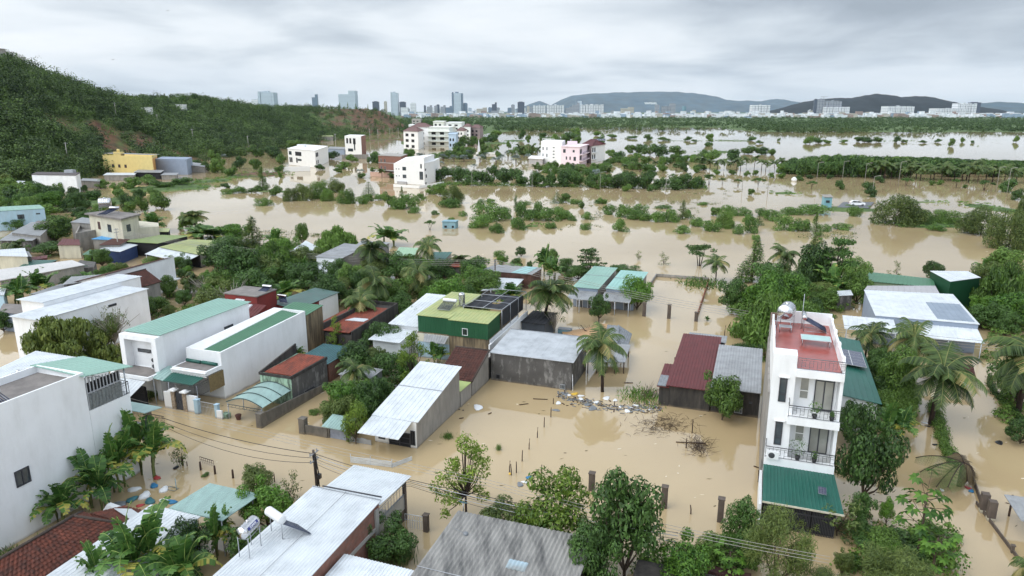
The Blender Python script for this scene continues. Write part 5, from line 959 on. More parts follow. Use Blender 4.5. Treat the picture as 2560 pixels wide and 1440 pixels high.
m7 = House('house','three-storey cream house with a flat slab roof, water tank and solar heater', QC([(222,537),(303,550),(345,539),(268,531)],6.6), CREAM); m7.roof(SLAB,(.5,.5,.5,.8),pitch=9,th=.3)
for u,z_,w_ in ((3.2,4.0,.9),(7.0,3.8,1.3)): m7.win(0,u,z_,w_,1.5,'window',frame=mat('brown_frame',srgb(120,70,50),.7) if u < 4 else IRON)
m7.win(1,1.4,4.0,1.3,1.4); tank('steel water tank on the slab roof of the cream three-storey house', P(266,533,6.95)+Vector((0,0,0)), Vector((1,.3,0)), .9,2.2,stand=1.3); heater('blue solar water heater on the slab roof of the cream three-storey house', P(288,536,6.95), Vector((1,.2,0)), Vector((-.9,-.5,0)), 1.8,.25,2.4,1.1)
h = House('annex','lower cream wing at the right of the cream three-storey house', QC([(303,572),(397,566),(396,557),(345,552)],[4.2]*4), CREAM,cat='annex'); h.win(0,4,1.2,1.0,.8); h.win(0,7,1.3,.9,.8)
h = House('annex','low grey terrace wing in front of the cream three-storey house', QC([(190,592),(272,577),(262,566),(200,570)],3.0), GREYR,cat='annex'); h.parapet(.7,.2,GREYR)
m8 = House('house','long pale blue house with a mint roof at the far left', QC([(-60,532),(111,522),(98,513),(-60,521)],[4.6]*4), BLUEW); m8.roof(RF_MINT,(.1,.1,.2,.2),pitch=1.2); m8.win(0,-5.5,2.6,.9,1.0); m8.win(0,-1.8,3.4,.8,.3,'plain'); m8.win(0,8,2.6,.9,1.0)
for i,(c,z_,rm,wm_,lb_) in enumerate((([(30,582),(100,590),(128,566),(80,556)],3.0,RF_GREY,GREYR,'low house with a broad pale grey roof before the pale blue house'),([(60,570),(132,572),(140,556),(96,553)],2.6,SLAB,CREAM,'low cream house with a patchy flat roof right of the pale blue house'),
  ([(0,602),(80,602),(110,585),(30,583)],2.4,RF_GREY,GREYD,'low grey house among palms at the left edge'),([(178,556),(232,560),(250,550),(205,545)],4.2,RF_GREY,GREYR,'grey roofed house left of the cream three-storey house'),
  ([(232,598),(272,600),(312,588),(280,584)],2.5,RF_BLUE,GREYR,'low house with a bright blue metal roof'),([(145,613),(199,613),(196,600),(158,598)],2.6,RF_RED,CREAM,'small red canopy-roofed gate house by the flooded lane'),
  ([(250,624),(300,630),(342,614),(305,608)],2.2,RF_WHITE,mat('navy_tarpaulin',srgb(38,58,100),.7,.15),'market stall with a white roof and blue tarpaulin sides'),([(208,637),(250,640),(252,628),(225,626)],1.5,RF_GREEN,DARKIN,'low dark shed with a green roof beside the blue tarpaulin stall'),
  ([(310,604),(395,609),(468,591),(400,589)],2.6,mat('olive_green_roof',srgb(134,150,96),.6,.1),DARKIN,'long open shed with an olive green roof behind the blue tarpaulin stall'),([(250,613),(300,612),(322,600),(280,598)],2.7,TILED,GREYR,'house with a dark red tile roof behind the white stall roof'),
  ([(396,580),(420,580),(424,573),(400,572)],3.0,RF_YG,DARKIN,'small shed with a light green roof beside the cream wing'))):
    h = House('house' if 'house' in lb_ else ('market_stall' if 'stall' in lb_ else 'shed'),lb_,QC(c,z_),wm_,cat='house' if 'house' in lb_.split(' behind')[0] else ('stall' if 'stall' in lb_.split(' behind')[0] else 'shed')); h.roof(rm,pitch=.6)
fw = line_wall('street_wall','white and grey street wall with a gate near the red-roofed gate house',P(150,640),P(208,636),1.3,.2,CREAM)
h8 = House('house','grey house with a sloping grey metal roof and a white porch, behind the trees', QC([(791,643),(852,647),(916,616),(862,610)],[3.6,3.6,3.9,3.9]), GREYR, sides=[WHITE,GREYR,GREYR,GREYR]); h8.roof(RF_GREY,(.2,.2,.2,.2),pitch=.5,seam=(.5,)); h8.awning(0,-.3,-.01,2.5,3.8,.7,RF_WHITE,'porch_roof')
h = House('house','grey house with a pale grey flat roof behind the sloping grey roof', QC([(880,622),(945,622),(972,608),(905,604)],3.8), GREYR); h.roof(RF_GREY,pitch=.7)
h = House('house','small house with a bright white metal roof among trees', QC([(729,629),(766,638),(793,618),(765,604)],2.7), mat('brown_dark_wall',srgb(80,60,50),.9)); h.roof(RF_WHITE,(.3,.3,.3,.3),pitch=.6)
h = House('house','low brick house with pale green roof by the lake shore palms', QC([(985,640),(1035,640),(1045,622),(1000,620)],2.6), BRICK); h.roof(mat('pale_green_roof',srgb(150,180,150),.6,.1),pitch=.5)
h = House('house','low grey house with dark green roof right of the shore palms', QC([(1075,652),(1105,656),(1128,632),(1082,632)],2.6), GREYR); h.roof(RF_TEAL,pitch=.5)
h = House('shed','low shed with rusty brown sheets at the lake shore', QC([(1105,668),(1168,668),(1178,657),(1115,655)],1.7), GREYD,cat='shed'); h.roof(RF_RUST,pitch=.3,wave=True)
h = House('house','long shack with grey and pale blue sheet roof above the flood', QC([(1201,676),(1328,687),(1352,672),(1242,664)],2.3), mat('rusty_dark_sheet_wall',srgb(86,60,52),.9,.4,1.5)); h.roof(RF_GREY,(.2,.2,.2,.2),pitch=.3,wave=True)
q = MB(); a_ = h.rq; ribbed(q,[a_[0].lerp(a_[1],.62)+UP*.07,a_[0].lerp(a_[1],.9)+UP*.07,a_[3].lerp(a_[2],.9)+UP*.07,a_[3].lerp(a_[2],.62)+UP*.07],.3); q.build('blue_roof_sheets',mat('pale_blue_sheet',srgb(150,190,190),.5),h.root)
h = House('shed','low white-sheeted shack half hidden by banana plants', QC([(1206,727),(1285,722),(1306,700),(1250,697)],1.5), GREYD,cat='shed'); h.roof(RF_WHITE,pitch=.3,wave=True)
for i,(a0_,a1_,b0_,b1_,zn_,zf_,rm,lb_) in enumerate(((46.2,59.0,.9,4.4,2.85,3.1,RF_MINT,'left of two side-by-side houses with pale green metal roofs'),(46.8,57.6,5.5,9.4,2.85,3.1,mat('pale_aqua_metal_roof',srgb(140,182,174),.45,.05),'right of two side-by-side houses with pale green metal roofs'))):
    h = House('house',lb_,VC(a0_,a1_,b0_,b1_,zn_,zf_),GREYR,sides=[BLUEG,GREYR,GREYR,GREYR]); h.roof(rm,(.2,.2,.2,.1),pitch=.5,seam=(.55,)); h.awning(0,-.2,-.01,2.45,3.0,.5,RF_GREY,'porch_roof',posts=True); h.win(0,.5,-.2,.9,1.3,'grille',pane=DARKIN,frame=PLWHITE); h.win(0,-1.4,-.2,1.0,1.3,'grille',pane=DARKIN,frame=PLWHITE)
# right-hand compound
h = House('house','wide white-roofed house with a bent white metal roof and open shed along its front', QC([(2190,790),(2446,812),(2381,738),(2162,727)],[3.5,3.5,3.9,3.9]), BLUEG); h.roof(RF_WHITE,(.1,.1,.2,.1),pitch=.55,rh=.02)
q = MB(); a_ = h.rq; L1 = lambda s,t_: a_[0].lerp(a_[1],s).lerp(a_[3].lerp(a_[2],s),t_)+UP*.04; ribbed(q,[L1(.62,.06),L1(.97,.06),L1(.97,.62),L1(.62,.62)],.6); q.build('grey_panels',mat('grey_translucent_panels',srgb(130,142,156),.5,.1,.6),h.root)
h.awning(0,3.6,-.01,3.0,3.2,.7,RF_WHITE,'front_awning',pitch=.5); h.awning(0,-3.6,1.9,3.25,3.4,.7,RF_WHITE,'side_awning',pitch=.5)
h = House('shed','long shed with a green roof behind the white-roofed house', QC([(2160,702),(2335,718),(2331,700),(2176,683)],[3.0,3.0,3.3,3.3]), mat('pale_olive_sheet',srgb(150,166,130),.6,.1),cat='shed'); h.roof(RF_GREEN,pitch=.5)
h = House('house','low grey-roofed building between the green shed and the white-roofed house', QC([(2165,724),(2345,734),(2336,717),(2170,717)],3.2), BLUEG); h.roof(mat('warm_grey_roof',srgb(168,166,168),.6,.05),pitch=.7)
h = House('warehouse','dark green metal box building with a white roof', QC([(2376,705),(2450,695),(2419,680),(2327,679)],4.4), mat('dark_green_metal',srgb(22,70,44),.5,.08)); h.roof(RF_WHITE,(.1,.1,.1,.1),pitch=.6)
h = House('shed','low white shed roof among the trees left of the white-roofed house', QC([(2095,740),(2130,738),(2125,728),(2095,730)],2.2), GREYD,cat='shed'); h.roof(RF_WHITE)
gh2 = House('gatehouse','small gatehouse with dark tile roof and pale blue bars standing in the flood', VC(30.2,31.4,42.6,46.2,1.35,1.6), FADEBLUE, cat='gatehouse',walls=False); q = MB(); tiled(q,[V(29.6,42.3,1.5),V(29.6,46.4,1.5),V(31.8,46.6,2.0),V(31.8,42.5,2.0)]); q.build('roof',TILED,gh2.root)
for b_ in (42.7,44.2,45.8): q = MB(); q.obox(V(30.4,b_,-1.3),EB*.3,EA*.3,UP*2.75); q.build('pillar',BLUEW,gh2.root)
railing(V(30.4,43,-1),V(30.4,45.8,-1),2.0,PLWHITE,gh2.root,.16,'bars')
h = House('shed','corner of a weathered sheet roof on posts at the right edge', QC([(2555,1300),(2640,1330),(2640,1262),(2520,1246)],[1.6]*4), GALV,cat='shed',walls=False); h.roof(RF_GREY,wave=True,pitch=.25)
for p_ in ((2522,1290),(2600,1390)): q = MB(); a_ = P(*p_,0); q.tube([a_-UP*1.3,a_+UP*1.6],.07,6); q.build('post',WOOD,h.root)
h = House('roof_fragment','dark fence and shed top between the bottom trees', VC(-15.5,-10.2,19.8,24.4,1.2), MOSS,cat='shed'); 
h = House('shed','small red-brown shed roof edge at the bottom right of the dark shed', VC(-9.5,-8.9,22.2,26.2,.9), mat('dark_maroon_sheet',srgb(66,40,38),.8,.2),cat='shed')
# collapsed awning and tarpaulin
tp = thing('tarpaulin','tan tarpaulin slumped over poles in the flooded yard','tarpaulin',P(1480,850)); q = MB(); n_ = 10
def tf(i,j): p = P(1420+145*i/n_-22*j/n_, 858-38*j/n_+8*math.sin(i*.6), .25); p.z = .3+.55*math.sin(math.pi*i/n_)*math.sin(math.pi*(j+1)/(n_+2))+.06*math.sin(i*1.7+j*2.1); return p
for i in range(n_):
    for j in range(n_): q.quad(tf(i,j),tf(i+1,j),tf(i+1,j+1),tf(i,j+1)); 
q.build('sheet',TARP,tp); q = MB(); [q.tube([P(*a_,-1) ,P(*a_,.9)],.05,5) for a_ in ((1430,870),(1515,835),(1570,850))]; q.build('poles',WOOD,tp)
cs = thing('collapsed_roof','collapsed grey corrugated sheets leaning over the tarpaulin','sheet roof',P(1540,850)); q = MB(); ribbed(q,[P(1512,872,.7),P(1568,872,.5),P(1580,835,1.1),P(1545,812,1.9)],.3,wave=True,rh=.07); ribbed(q,[P(1510,862,1.1),P(1545,868,.9),P(1548,815,1.9),P(1518,812,1.7)],.3,wave=True,rh=.07); q.build('sheets',PLGREY,cs)
q = MB(); [q.tube([P(x,y,-1.2),P(x,y,z_)],.06,5) for x,y,z_ in ((1520,870,1.3),(1572,880,.9),(1543,850,1.6))]; q.build('posts',WOOD,cs)
h = House('shed','ruined open shack with timber posts behind the single coconut palm', QC([(1470,905),(1560,905),(1572,866),(1500,862)],[1.3]*4), WOOD,cat='shed',walls=False); h.roof(RF_GREY,wave=True,pitch=.25)
for k in range(5):
    for j in (0,1): q = MB(); a_ = h.C[0].lerp(h.C[1],k/4).lerp(h.C[3].lerp(h.C[2],k/4),j); q.tube([(a_.x,a_.y,-1.3),(a_.x,a_.y,a_.z)],.06,5); q.build('post',WOOD,h.root)
bx_ = thing('blue_box','pale grey-blue box half sunk left of the tarpaulin','box',P(1405,845)); q = MB(); a_ = P(1394,842,-.4); q.obox(a_,EB*1.6,EA*.9,UP*1.0); q.build('body',FADEBLUE,bx_); q = MB(); q.obox(a_+UP*1.0-EB*.05-EA*.05,EB*1.7,EA*1.0,UP*.05); q.build('lid',PLGREY,bx_)
# field walls and posts
line_wall('field_wall','long low wall at the far side of the flooded walled plot',P(1640,692),P(1772,702),.55,.15,GREYR); line_wall('field_wall','low wall along the left side of the walled plot beside the pale green roofs',P(1640,692),P(1612,735),.5,.15,GREYR); line_wall('field_wall','reddish low wall along the right side of the flooded walled plot',P(1772,704),P(1740,800),.5,.12,mat('red_brown_wall',srgb(120,74,58),.9,.2))
for i,(x,y,h_) in enumerate(((1610,790,1.8),(1672,796,1.9),(1740,803,1.2))): post('gate_post','square concrete post at the near side of the walled plot, '+('left','middle','right')[i]+' of three',P(x,y),h_*1.0,.22,CONC,'post')
for i,(x,y,h_) in enumerate(((1479,1225,1.37),(1660,1268,1.6),(1800,1303,1.7))): post('gate_post','tall square concrete post at the near edge of the flooded field, '+('left','middle','right')[i]+' of three',P(x,y),h_,.2,CONC,'post')
post('fence_post','square grey post at the end of the thin fence beside the white roof porch',P(1066,1328),1.2,.16,CONC,'post'); railing(V(-10.3,4.3,-1),V(-10.2,5.7,-1),2.0,PLWHITE,thing('thin_fence','thin white bar fence between the porch and the grey end post','fence',V(-10.2,5)),.16,'bars')
ks = [(1377,1043),(1360,1068),(1343,1094),(1322,1123),(1305,1153),(1273,1180),(1279,1188),(1291,1182),(1352,1190),(1383,1010),(1396,995)]
for i,(x,y) in enumerate(ks): post('stake','thin wooden stake in the flooded yard, number %s from the far end'%(['three','four','five','six','seven','eight','nine','ten','eleven','two','one'][i]),P(x,y),.95 if i < 9 else .6,.045,WOOD,'stake','row of fence stakes in the flooded yard',sq=False,lean=(rt.uniform(-.08,.08),0))
for i,(x,y,h_) in enumerate(((1413,985,.4),(1536,1015,.5),(1598,1016,.55),(1730,1083,1.3),(1715,1120,.9),(1728,1285,.7),(1896,1205,1.0),(1903,1135,.8),(1810,845,1.6))): post('stake',['short stake at the left end of the rubbish bank','short stake in the middle of the dead grass by the rubbish bank','leaning stake at the right end of the rubbish bank','tall thin stake beside the brushwood pile','stake between the two brushwood heaps','thin stake between the near concrete posts','dark stake beside the white boundary wall, nearer one','dark stake beside the white boundary wall, farther one','dark pole with a lamp behind the grey shed'][i],P(x,y),h_,.05,WOOD,'stake',sq=False,lean=(rt.uniform(-.1,.1),0))
for i,(x,y,h_) in enumerate(((457,1163,.75),(502,1175,.7),(538,1185,.7),(583,1195,.7),(620,1225,1.2),(468,1165,.4),(687,1205,.7))): post('stake',['dark post beside the bare shrub on the street','left post of the small barred street fence','right post of the small barred street fence','single dark post right of the small barred street fence','tall thin pole with a cross bar standing in the street','short forked stub beside the bare shrub','dark post behind the bushes at the street pole'][i],P(x,y),h_,.09 if i < 4 else .04,WOOD,'post',sq=False)
railing(P(503,1173,-.6),P(537,1184,-.6),1.1,WOOD,thing('street_fence','small barred fence piece between two dark posts in the street','fence',P(520,1180)),.2,'bars')
for i,(x,y,w_) in enumerate(((2457,1280,.2),(2475,1300,.2))): 
    p = thing('gate_pillar',('far','near')[i]+' one of two dark concrete pillars with white feet on the right-hand wall','pillar',P(x,y)); q = MB(); a_ = P(x,y,0); q.obox(a_-EB*.22-EA*.22-UP*1.2,EB*.44,EA*.44,UP*1.45); q.build('foot',CREAM,p); q = MB(); q.obox(a_-EB*.24-EA*.24+UP*.25,EB*.48,EA*.48,UP*1.2); q.build('shaft',CONC,p)
line_wall('low_wall','thin sagging net wall running down the right side to the bottom edge',P(2440,1260),P(2545,1400),.25,.08,CONC); post('fence_post','short dark post near the bottom right corner',P(2530,1382),.5,.08,CONC,'post')
line_wall('low_wall','thin net wall top running up from the two dark pillars to the fallen palm',P(2424,1180),P(2452,1262),.4,.07,CONC)
# wires and utility poles
def wire(name, label, pts, r=.018, m=BLACKP, sag=.5, group=None, parent=None):
    mb = MB()
    for a,b in zip(pts,pts[1:]):
        a,b = Vector(a),Vector(b); mb.tube([a.lerp(b,i/10)-UP*sag*4*(i/10)*(1-i/10) for i in range(11)],r,4)
    o = mb.build(name, m, parent, off=None if parent else Vector(pts[0])); 
    if not parent: o.location = Vector(pts[0]); tag(o,label,'cable',group)
    return o
def upole(label, p, h, arm=1, lean=0, group=None, m=CONC, r=.13):
    t_ = thing('utility_pole', label, 'utility pole', p, group); p = Vector(p); mb = MB(); mb.tube([p-UP*1.3,p+UP*h+Vector((lean,0,0))],[r,r*.7],8); mb.build('shaft', m, t_); mb = MB()
    for k in range(arm): z_ = h-.3-k*.55; mb.obox(p+UP*z_-EA*.5+Vector((lean,0,0)),EA*1.0,EB*.08,UP*.08); [mb.lathe(p+UP*(z_+.08)+EA*s+Vector((lean,0,0)),[(.04,0),(.06,.06),(.03,.14)],6) for s in (-.4,0,.4)]
    mb.build('crossarm', GALV, t_); return t_
pp_ = V(-8.4,-3.9); up1 = upole('leaning utility pole wrapped in cables on the flooded street', pp_, 3.3, 2, -.12); mb = MB(); 
for k in range(9): an = k*.7; mb.tube([pp_+Vector((math.cos(an)*.16,math.sin(an)*.16,-.2)),pp_+Vector((math.cos(an+1)*.15,math.sin(an+1)*.15,1.5)),pp_+Vector((-.1+math.cos(an+2)*.12,math.sin(an+2)*.12,3.0))],.03,4)
mb.obox(pp_+EB*.1-EA*.15+UP*1.1,EB*.25,EA*.25,UP*.35); mb.build('cable_bundle', BLACKP, up1)
tp_ = pp_+UP*3.0
for k in range(3): wire('power_cable','cable from the street pole across to the tall white house, '+('top','middle','lowest')[k]+' of three',[V(-9.0,-17.4,4.0-k*.35),tp_-UP*.35*k],.02 if k else .028,BLACKP,.35+.25*k)
for k in range(5): wire('power_cable','cable from the street pole toward the bottom centre, number %s from the top'%['one','two','three','four','five'][k],[tp_-UP*(.2*k),V(-9.2,4.2,2.9-.12*k),V(-9.8,22,3.2-.2*k)],.016 if k > 1 else .024,GALV if k%2 else BLACKP,.15+.08*k)
for k in range(3): wire('power_cable','pale line crossing above the bottom centre trees, number %s from the top'%['one','two','three'][k],[V(-8.0,-30,4.6+.3*k),V(-9.3,10,3.6+.22*k),V(-10.2,30,3.4+.2*k)],.014,CONCL,.3)
poles2 = [(1237,700,4.6),(727,690,5.2),(299,640,5.5),(1170,735,.1)]
pA = upole('concrete utility pole beside the low white-sheeted shack', P(1238,712), 4.2, 2, 0,m=CONC); pB = upole('concrete utility pole left of the white porch roof', P(727,690), 4.4, 1,m=CONCL); pC = upole('concrete utility pole at the blue tarpaulin stall', P(299,640), 5.4, 2,m=CONCL)
for k in range(4): wire('power_cable','long line strung between the poles across the village, number %s from the top'%['one','two','three','four'][k],[P(299,640)+UP*(5.2-.3*k),P(727,690)+UP*(4.2-.25*k),P(1238,712)+UP*(4.1-.3*k),V(39,24,3.6-.3*k),V(36,60,3.6-.3*k)],.022,CONCL,.5)
# ================================================================ modern houses beyond the flood
def FB(name,label,bases,tops,wall,sides=None,cat='house'):     # bases: 3 waterline points (left, near corner, right); tops: heights in metres
    a,b,c = [P(*q) for q in bases]; d = a+c-b; return House(name,label,[Vector((p.x,p.y,z)) for p,z in zip((a,b,c,d),tops)],wall,cat=cat,sides=sides)
def wins(h,k,us,zs,w_,hh,frame=IRON,pane=GLASS,style='window'):
    for z_ in zs:
        for u in us: h.win(k,u,z_,w_,hh,style,frame=frame,pane=pane)
f1 = FB('modern_house','white modern house with a slanting roofline standing in the flood',[(986,459),(1062,463),(1087,449)],(7.6,10.2,10.2,8.6),WHITE2)
wins(f1,0,[4.0],[2.3,5.2],1.6,1.3); wins(f1,0,[.9,2.1],[2.8,5.4],.55,.5,PLWHITE); q = MB(); o,d,n,L = f1.side(0); q.obox(o+d*1.6+UP*0,d*4.2,n*.5,UP*1.0); q.build('base_band',mat('light_grey_base',srgb(170,168,168),.8),f1.root); f1.win(0,2.3,.1,2.0,.8,'plain',pane=DARKIN); f1.win(0,-2.2,2.0,1.6,3.0,'door'); f1.win(0,-1.7,6.2,.6,1.6)
sd_ = FB('house_wing','lower white wing of the slanting-roofed modern house',[(1063,463),(1088,455),(1100,444)],(8.0,8.0,8.0,8.0),WHITE2,cat='house wing'); sd_.roof(WHITE2,(.3,.3,.3,.3),pitch=9,th=.15); wins(sd_,0,[.9],[2.6],1.2,1.3); wins(sd_,0,[.4],[.2,5.3],1.0,.8)
for a_,b_ in (((984,468),(1048,472)),((1048,472),(1110,461))): line_wall('compound_wall','white compound wall in the water, '+('in front of the slanting modern house' if a_[0]==984 else 'right of the slanting modern house' if a_[0]==1048 else 'left of the slanting modern house'),P(*a_),P(*b_),1.1,.25,WHITE2)
f2 = FB('unfinished_house','unfinished bare brick house left of the white slanting house',[(948,440),(1004,444),(1020,436)],(8.6,)*4,BRICK); f2.roof(CONCL,(.2,.2,.2,.2),pitch=9,th=.2); wins(f2,0,[1.2,3.4],[2.6,5.6],.8,1.8,CONCL,DARKIN); wins(f2,1,[1.0],[2.6,5.6],.9,1.8,CONCL,DARKIN); q = MB(); o,d,n,L = f2.side(0); q.obox(o-d*1.2+UP*2.6+n*.0,d*L,n*2.2,UP*.25); q.obox(o+UP*5.6,d*L,n*.1,UP*.3); q.build('concrete_ledge',CONCL,f2.root)
line_wall('compound_wall','pinkish compound wall before the unfinished brick house',P(926,441),P(986,444),2.0,.2,mat('pinkish_wall',srgb(190,158,142),.9))
f3 = FB('modern_house','white two-storey modern house with open upper terrace and roof tank',[(722,412),(790,420),(822,404)],(8.2,)*4,WHITE2); f3.roof(WHITE2,(.4,.4,.4,.4),pitch=9,th=.2); wins(f3,0,[1.2],[5.3],3.0,1.8); wins(f3,0,[1.4,3.2,8.8],[1.6],1.4,2.4,pane=DARKIN); wins(f3,0,[8.2],[5.1],6.5,2.0,pane=DARKIN); wins(f3,0,[10.5],[2.6],4.0,1.0); wins(f3,1,[2,6],[5.1],3.0,2.0,pane=DARKIN); wins(f3,1,[2.5,7],[1.6],2,1.8)
q = MB(); o = f3.C[0]; q.obox(f3.base+Vector((-6,0,8.5)),Vector((4,.5,0)),Vector((0,3,0)),UP*1.3); q.build('roof_room',WHITE2,f3.root); line_wall('compound_wall','long white wall in the water before the two-storey terrace house',P(708,430),P(776,428),2.3,.3,WHITE2)
f4 = FB('modern_house','small white cube house near the foot of the hill',[(864,388),(905,390),(916,384)],(12.0,)*4,WHITE2,sides=[WHITE2,BRICK,WHITE2,WHITE2]); wins(f4,0,[1.4,4.2],[7.4],1.6,3.2,pane=DARKIN); wins(f4,0,[7.4],[7.0],2.2,3.6,pane=DARKIN); wins(f4,0,[2.5],[2.5],4.5,1.8,'window' and IRON); wins(f4,0,[8.0],[3.4],1.0,3.6)
line_wall('compound_wall','grey wall before the small white cube house',P(855,398),P(922,397),2.6,.3,GREYR)
f5 = FB('house','bright yellow house with flat roof terrace at the foot of the hill',[(262,436),(386,441),(398,432)],(7.4,)*4,YELLOW,sides=[YELLOW,ORANGE,YELLOW,ORANGE]); wins(f5,0,[5.0,8.6,12.2],[3.2],1.3,1.4,mat('brown_frame',srgb(120,70,50),.7)); f5.parapet(1.0,.3,YELLOW,(0,1,2,3))
q = MB(); o,d,n,L = f5.side(0); q.obox(o+d*6.6+UP*7.3-n*2,d*4.2,n*1.9,UP*2.6); q.build('stair_tower',YELLOW,f5.root); q = MB(); ribbed(q,[o+d*.5+UP*9.2,o+d*(L-.5)+UP*9.0,o+d*(L-.5)+UP*9.0-n*5,o+d*.5+UP*9.2-n*5],1); q.build('terrace_roof',RF_GREY,f5.root)
q = MB(); q.lathe(o+d*8.6+UP*9.9-n*1,[(0,0),(.6,0),(.6,1.0),(.4,1.2),(0,1.2)],12); q.build('roof_tank',YELLOW,f5.root)
f6 = FB('house','blue-grey box house right of the bright yellow house',[(392,436),(470,438),(484,430)],(6.6,6.6,6.6,6.6),BLUEG); f6.roof(BLUEG,(0,0,0,0),pitch=9); 
h = FB('lean_to','grey roofed side building right of the blue-grey box house',[(472,432),(512,432),(518,424)],(3.4,2.6,2.6,3.4),GREYR,cat='shed'); h.roof(RF_GREY)
f7 = FB('house','low white house with dark roof edge beside the hill at the left',[(86,478),(196,484),(206,476)],(5.6,6.0,6.0,5.6),WHITE); f7.roof(mat('dark_roof_edge',srgb(86,80,80),.8),(.2,.2,.2,.2),pitch=9,th=.2); q = MB(); q.obox(f7.base+Vector((3,0,6.2)),Vector((3,0,0)),Vector((0,2,0)),UP*1.0); q.build('roof_tank',GALV,f7.root)
for lb_,c_,z_,wm_,rm in (('low white-roofed shed in front of the bright yellow house',[(262,452),(335,452),(342,446)],2.2,GREYR,RF_WHITE),('low dark garage with a pale roof right of the yellow house front',[(338,447),(402,448),(410,441)],2.6,DARKIN,RF_GREY),('small white-walled lean-to beside the blue-grey box house',[(405,450),(440,450),(446,444)],1.9,GREYR,RF_GREY),
  ('small white gabled shed at the far left among trees',[(28,484),(56,486),(66,480)],3.6,WHITE,RF_WHITE),('grey fence shed behind the white compound at the hill foot',[(205,470),(250,472),(255,466)],2.6,GREYR,RF_GREY),('long pale shed left of the small white cube house',[(820,386),(862,388),(866,382)],3.6,BLUEG,RF_GREY),('yellow-green roofed hut at the hill foot above the white cube house',[(805,352),(832,352),(834,349)],4.0,GREYR,RF_YG)):
    h = FB('shed',lb_,c_,(z_,)*4,wm_,cat='shed'); h.roof(rm,(.4,.4,.4,.4),pitch=1)
# pink and white cluster
f8 = FB('modern_house','white block house with rounded roof frame left of the pink house',[(1352,408),(1404,412),(1412,404)],(11.6,)*4,WHITE2); wins(f8,0,[1.3,4.2],[3.6,7.0],.7,1.6); 
for z_ in (3.2,4.9,6.5,8.3): f8.win(0,9.0,z_,1.2,.45,'plain')
q = MB(); o,d,n,L = f8.side(0); [q.tube([o+d*u+UP*11.6,o+d*u+UP*13.0],.09,5) for u in (1,4,7,10)]; q.tube([o+d*1+UP*13,o+d*10+UP*13],.1,5); q.tube([o+d*1+UP*12.4,o+d*10+UP*12.4],.06,5); q.build('roof_frame',WHITE2,f8.root); h = FB('annex','grey base and low white wing left of the white block house',[(1322,409),(1356,411),(1362,404)],(2.6,)*4,mat('light_grey_base',srgb(170,168,168),.8),cat='annex'); h.roof(WHITE2,(.6,.6,.6,.6),pitch=9,th=.3)
f9 = FB('modern_house','pale pink modern house with balconies',[(1402,413),(1448,416),(1470,406)],(9.4,)*4,PINK); f9.roof(PINK,(.5,.5,.5,.2),pitch=9,th=.3); wins(f9,0,[1.4],[6.4],1.6,1.8); wins(f9,0,[3.2,5.6],[3.0],.8,1.6); wins(f9,0,[8.2],[2.6],1.5,2.0); wins(f9,0,[7.6],[6.8],1.2,1.2); q = MB(); o,d,n,L = f9.side(1); 
for z_ in (2.4,5.6): q.obox(o+UP*z_,d*L*.9,n*1.6,UP*.35)
q.build('balcony',PINK,f9.root); wins(f9,1,[1.0,4.2],[2.9,6.1],2.4,2.2,pane=DARKIN); railing(o+n*1.55+UP*2.75,o+n*1.55+d*L*.9+UP*2.75,1.0,IRON,f9.root,.5); railing(o+n*1.55+UP*5.95,o+n*1.55+d*L*.9+UP*5.95,1.0,IRON,f9.root,.5)
q = MB(); q.obox(f9.base+Vector((-4,-1,9.7)),Vector((5,0,0)),Vector((0,3,0)),UP*2.0); q.build('roof_room',PINK,f9.root)
f10 = FB('modern_house','white and grey house with a dark red hipped roof behind the pink house',[(1452,404),(1478,408),(1512,401)],(9.2,)*4,WHITE2,sides=[mat('taupe_wall',srgb(150,138,136),.85),WHITE2,WHITE2,WHITE2]); f10.gable(mat('maroon_roof',srgb(96,46,48),.6,.1),2.6,.8,'x',hip=3.5); wins(f10,1,[1.2,4.6],[2.0,5.6],1.8,2.4,pane=DARKIN); o,d,n,L = f10.side(1); q = MB(); [q.obox(o+d*.8+UP*z_,d*6.8,n*1.1,UP*.25) for z_ in (1.8,5.4)]; q.build('balcony',WHITE2,f10.root); wins(f10,0,[1.4],[6.0],2.2,1.8)
panel('solar_collector','dark solar panels on the maroon hipped roof', f10.base+Vector((1,-1.8,11.2)), Vector((6,1,0)), Vector((-.5,2.2,.9)), PANEL,4,2)
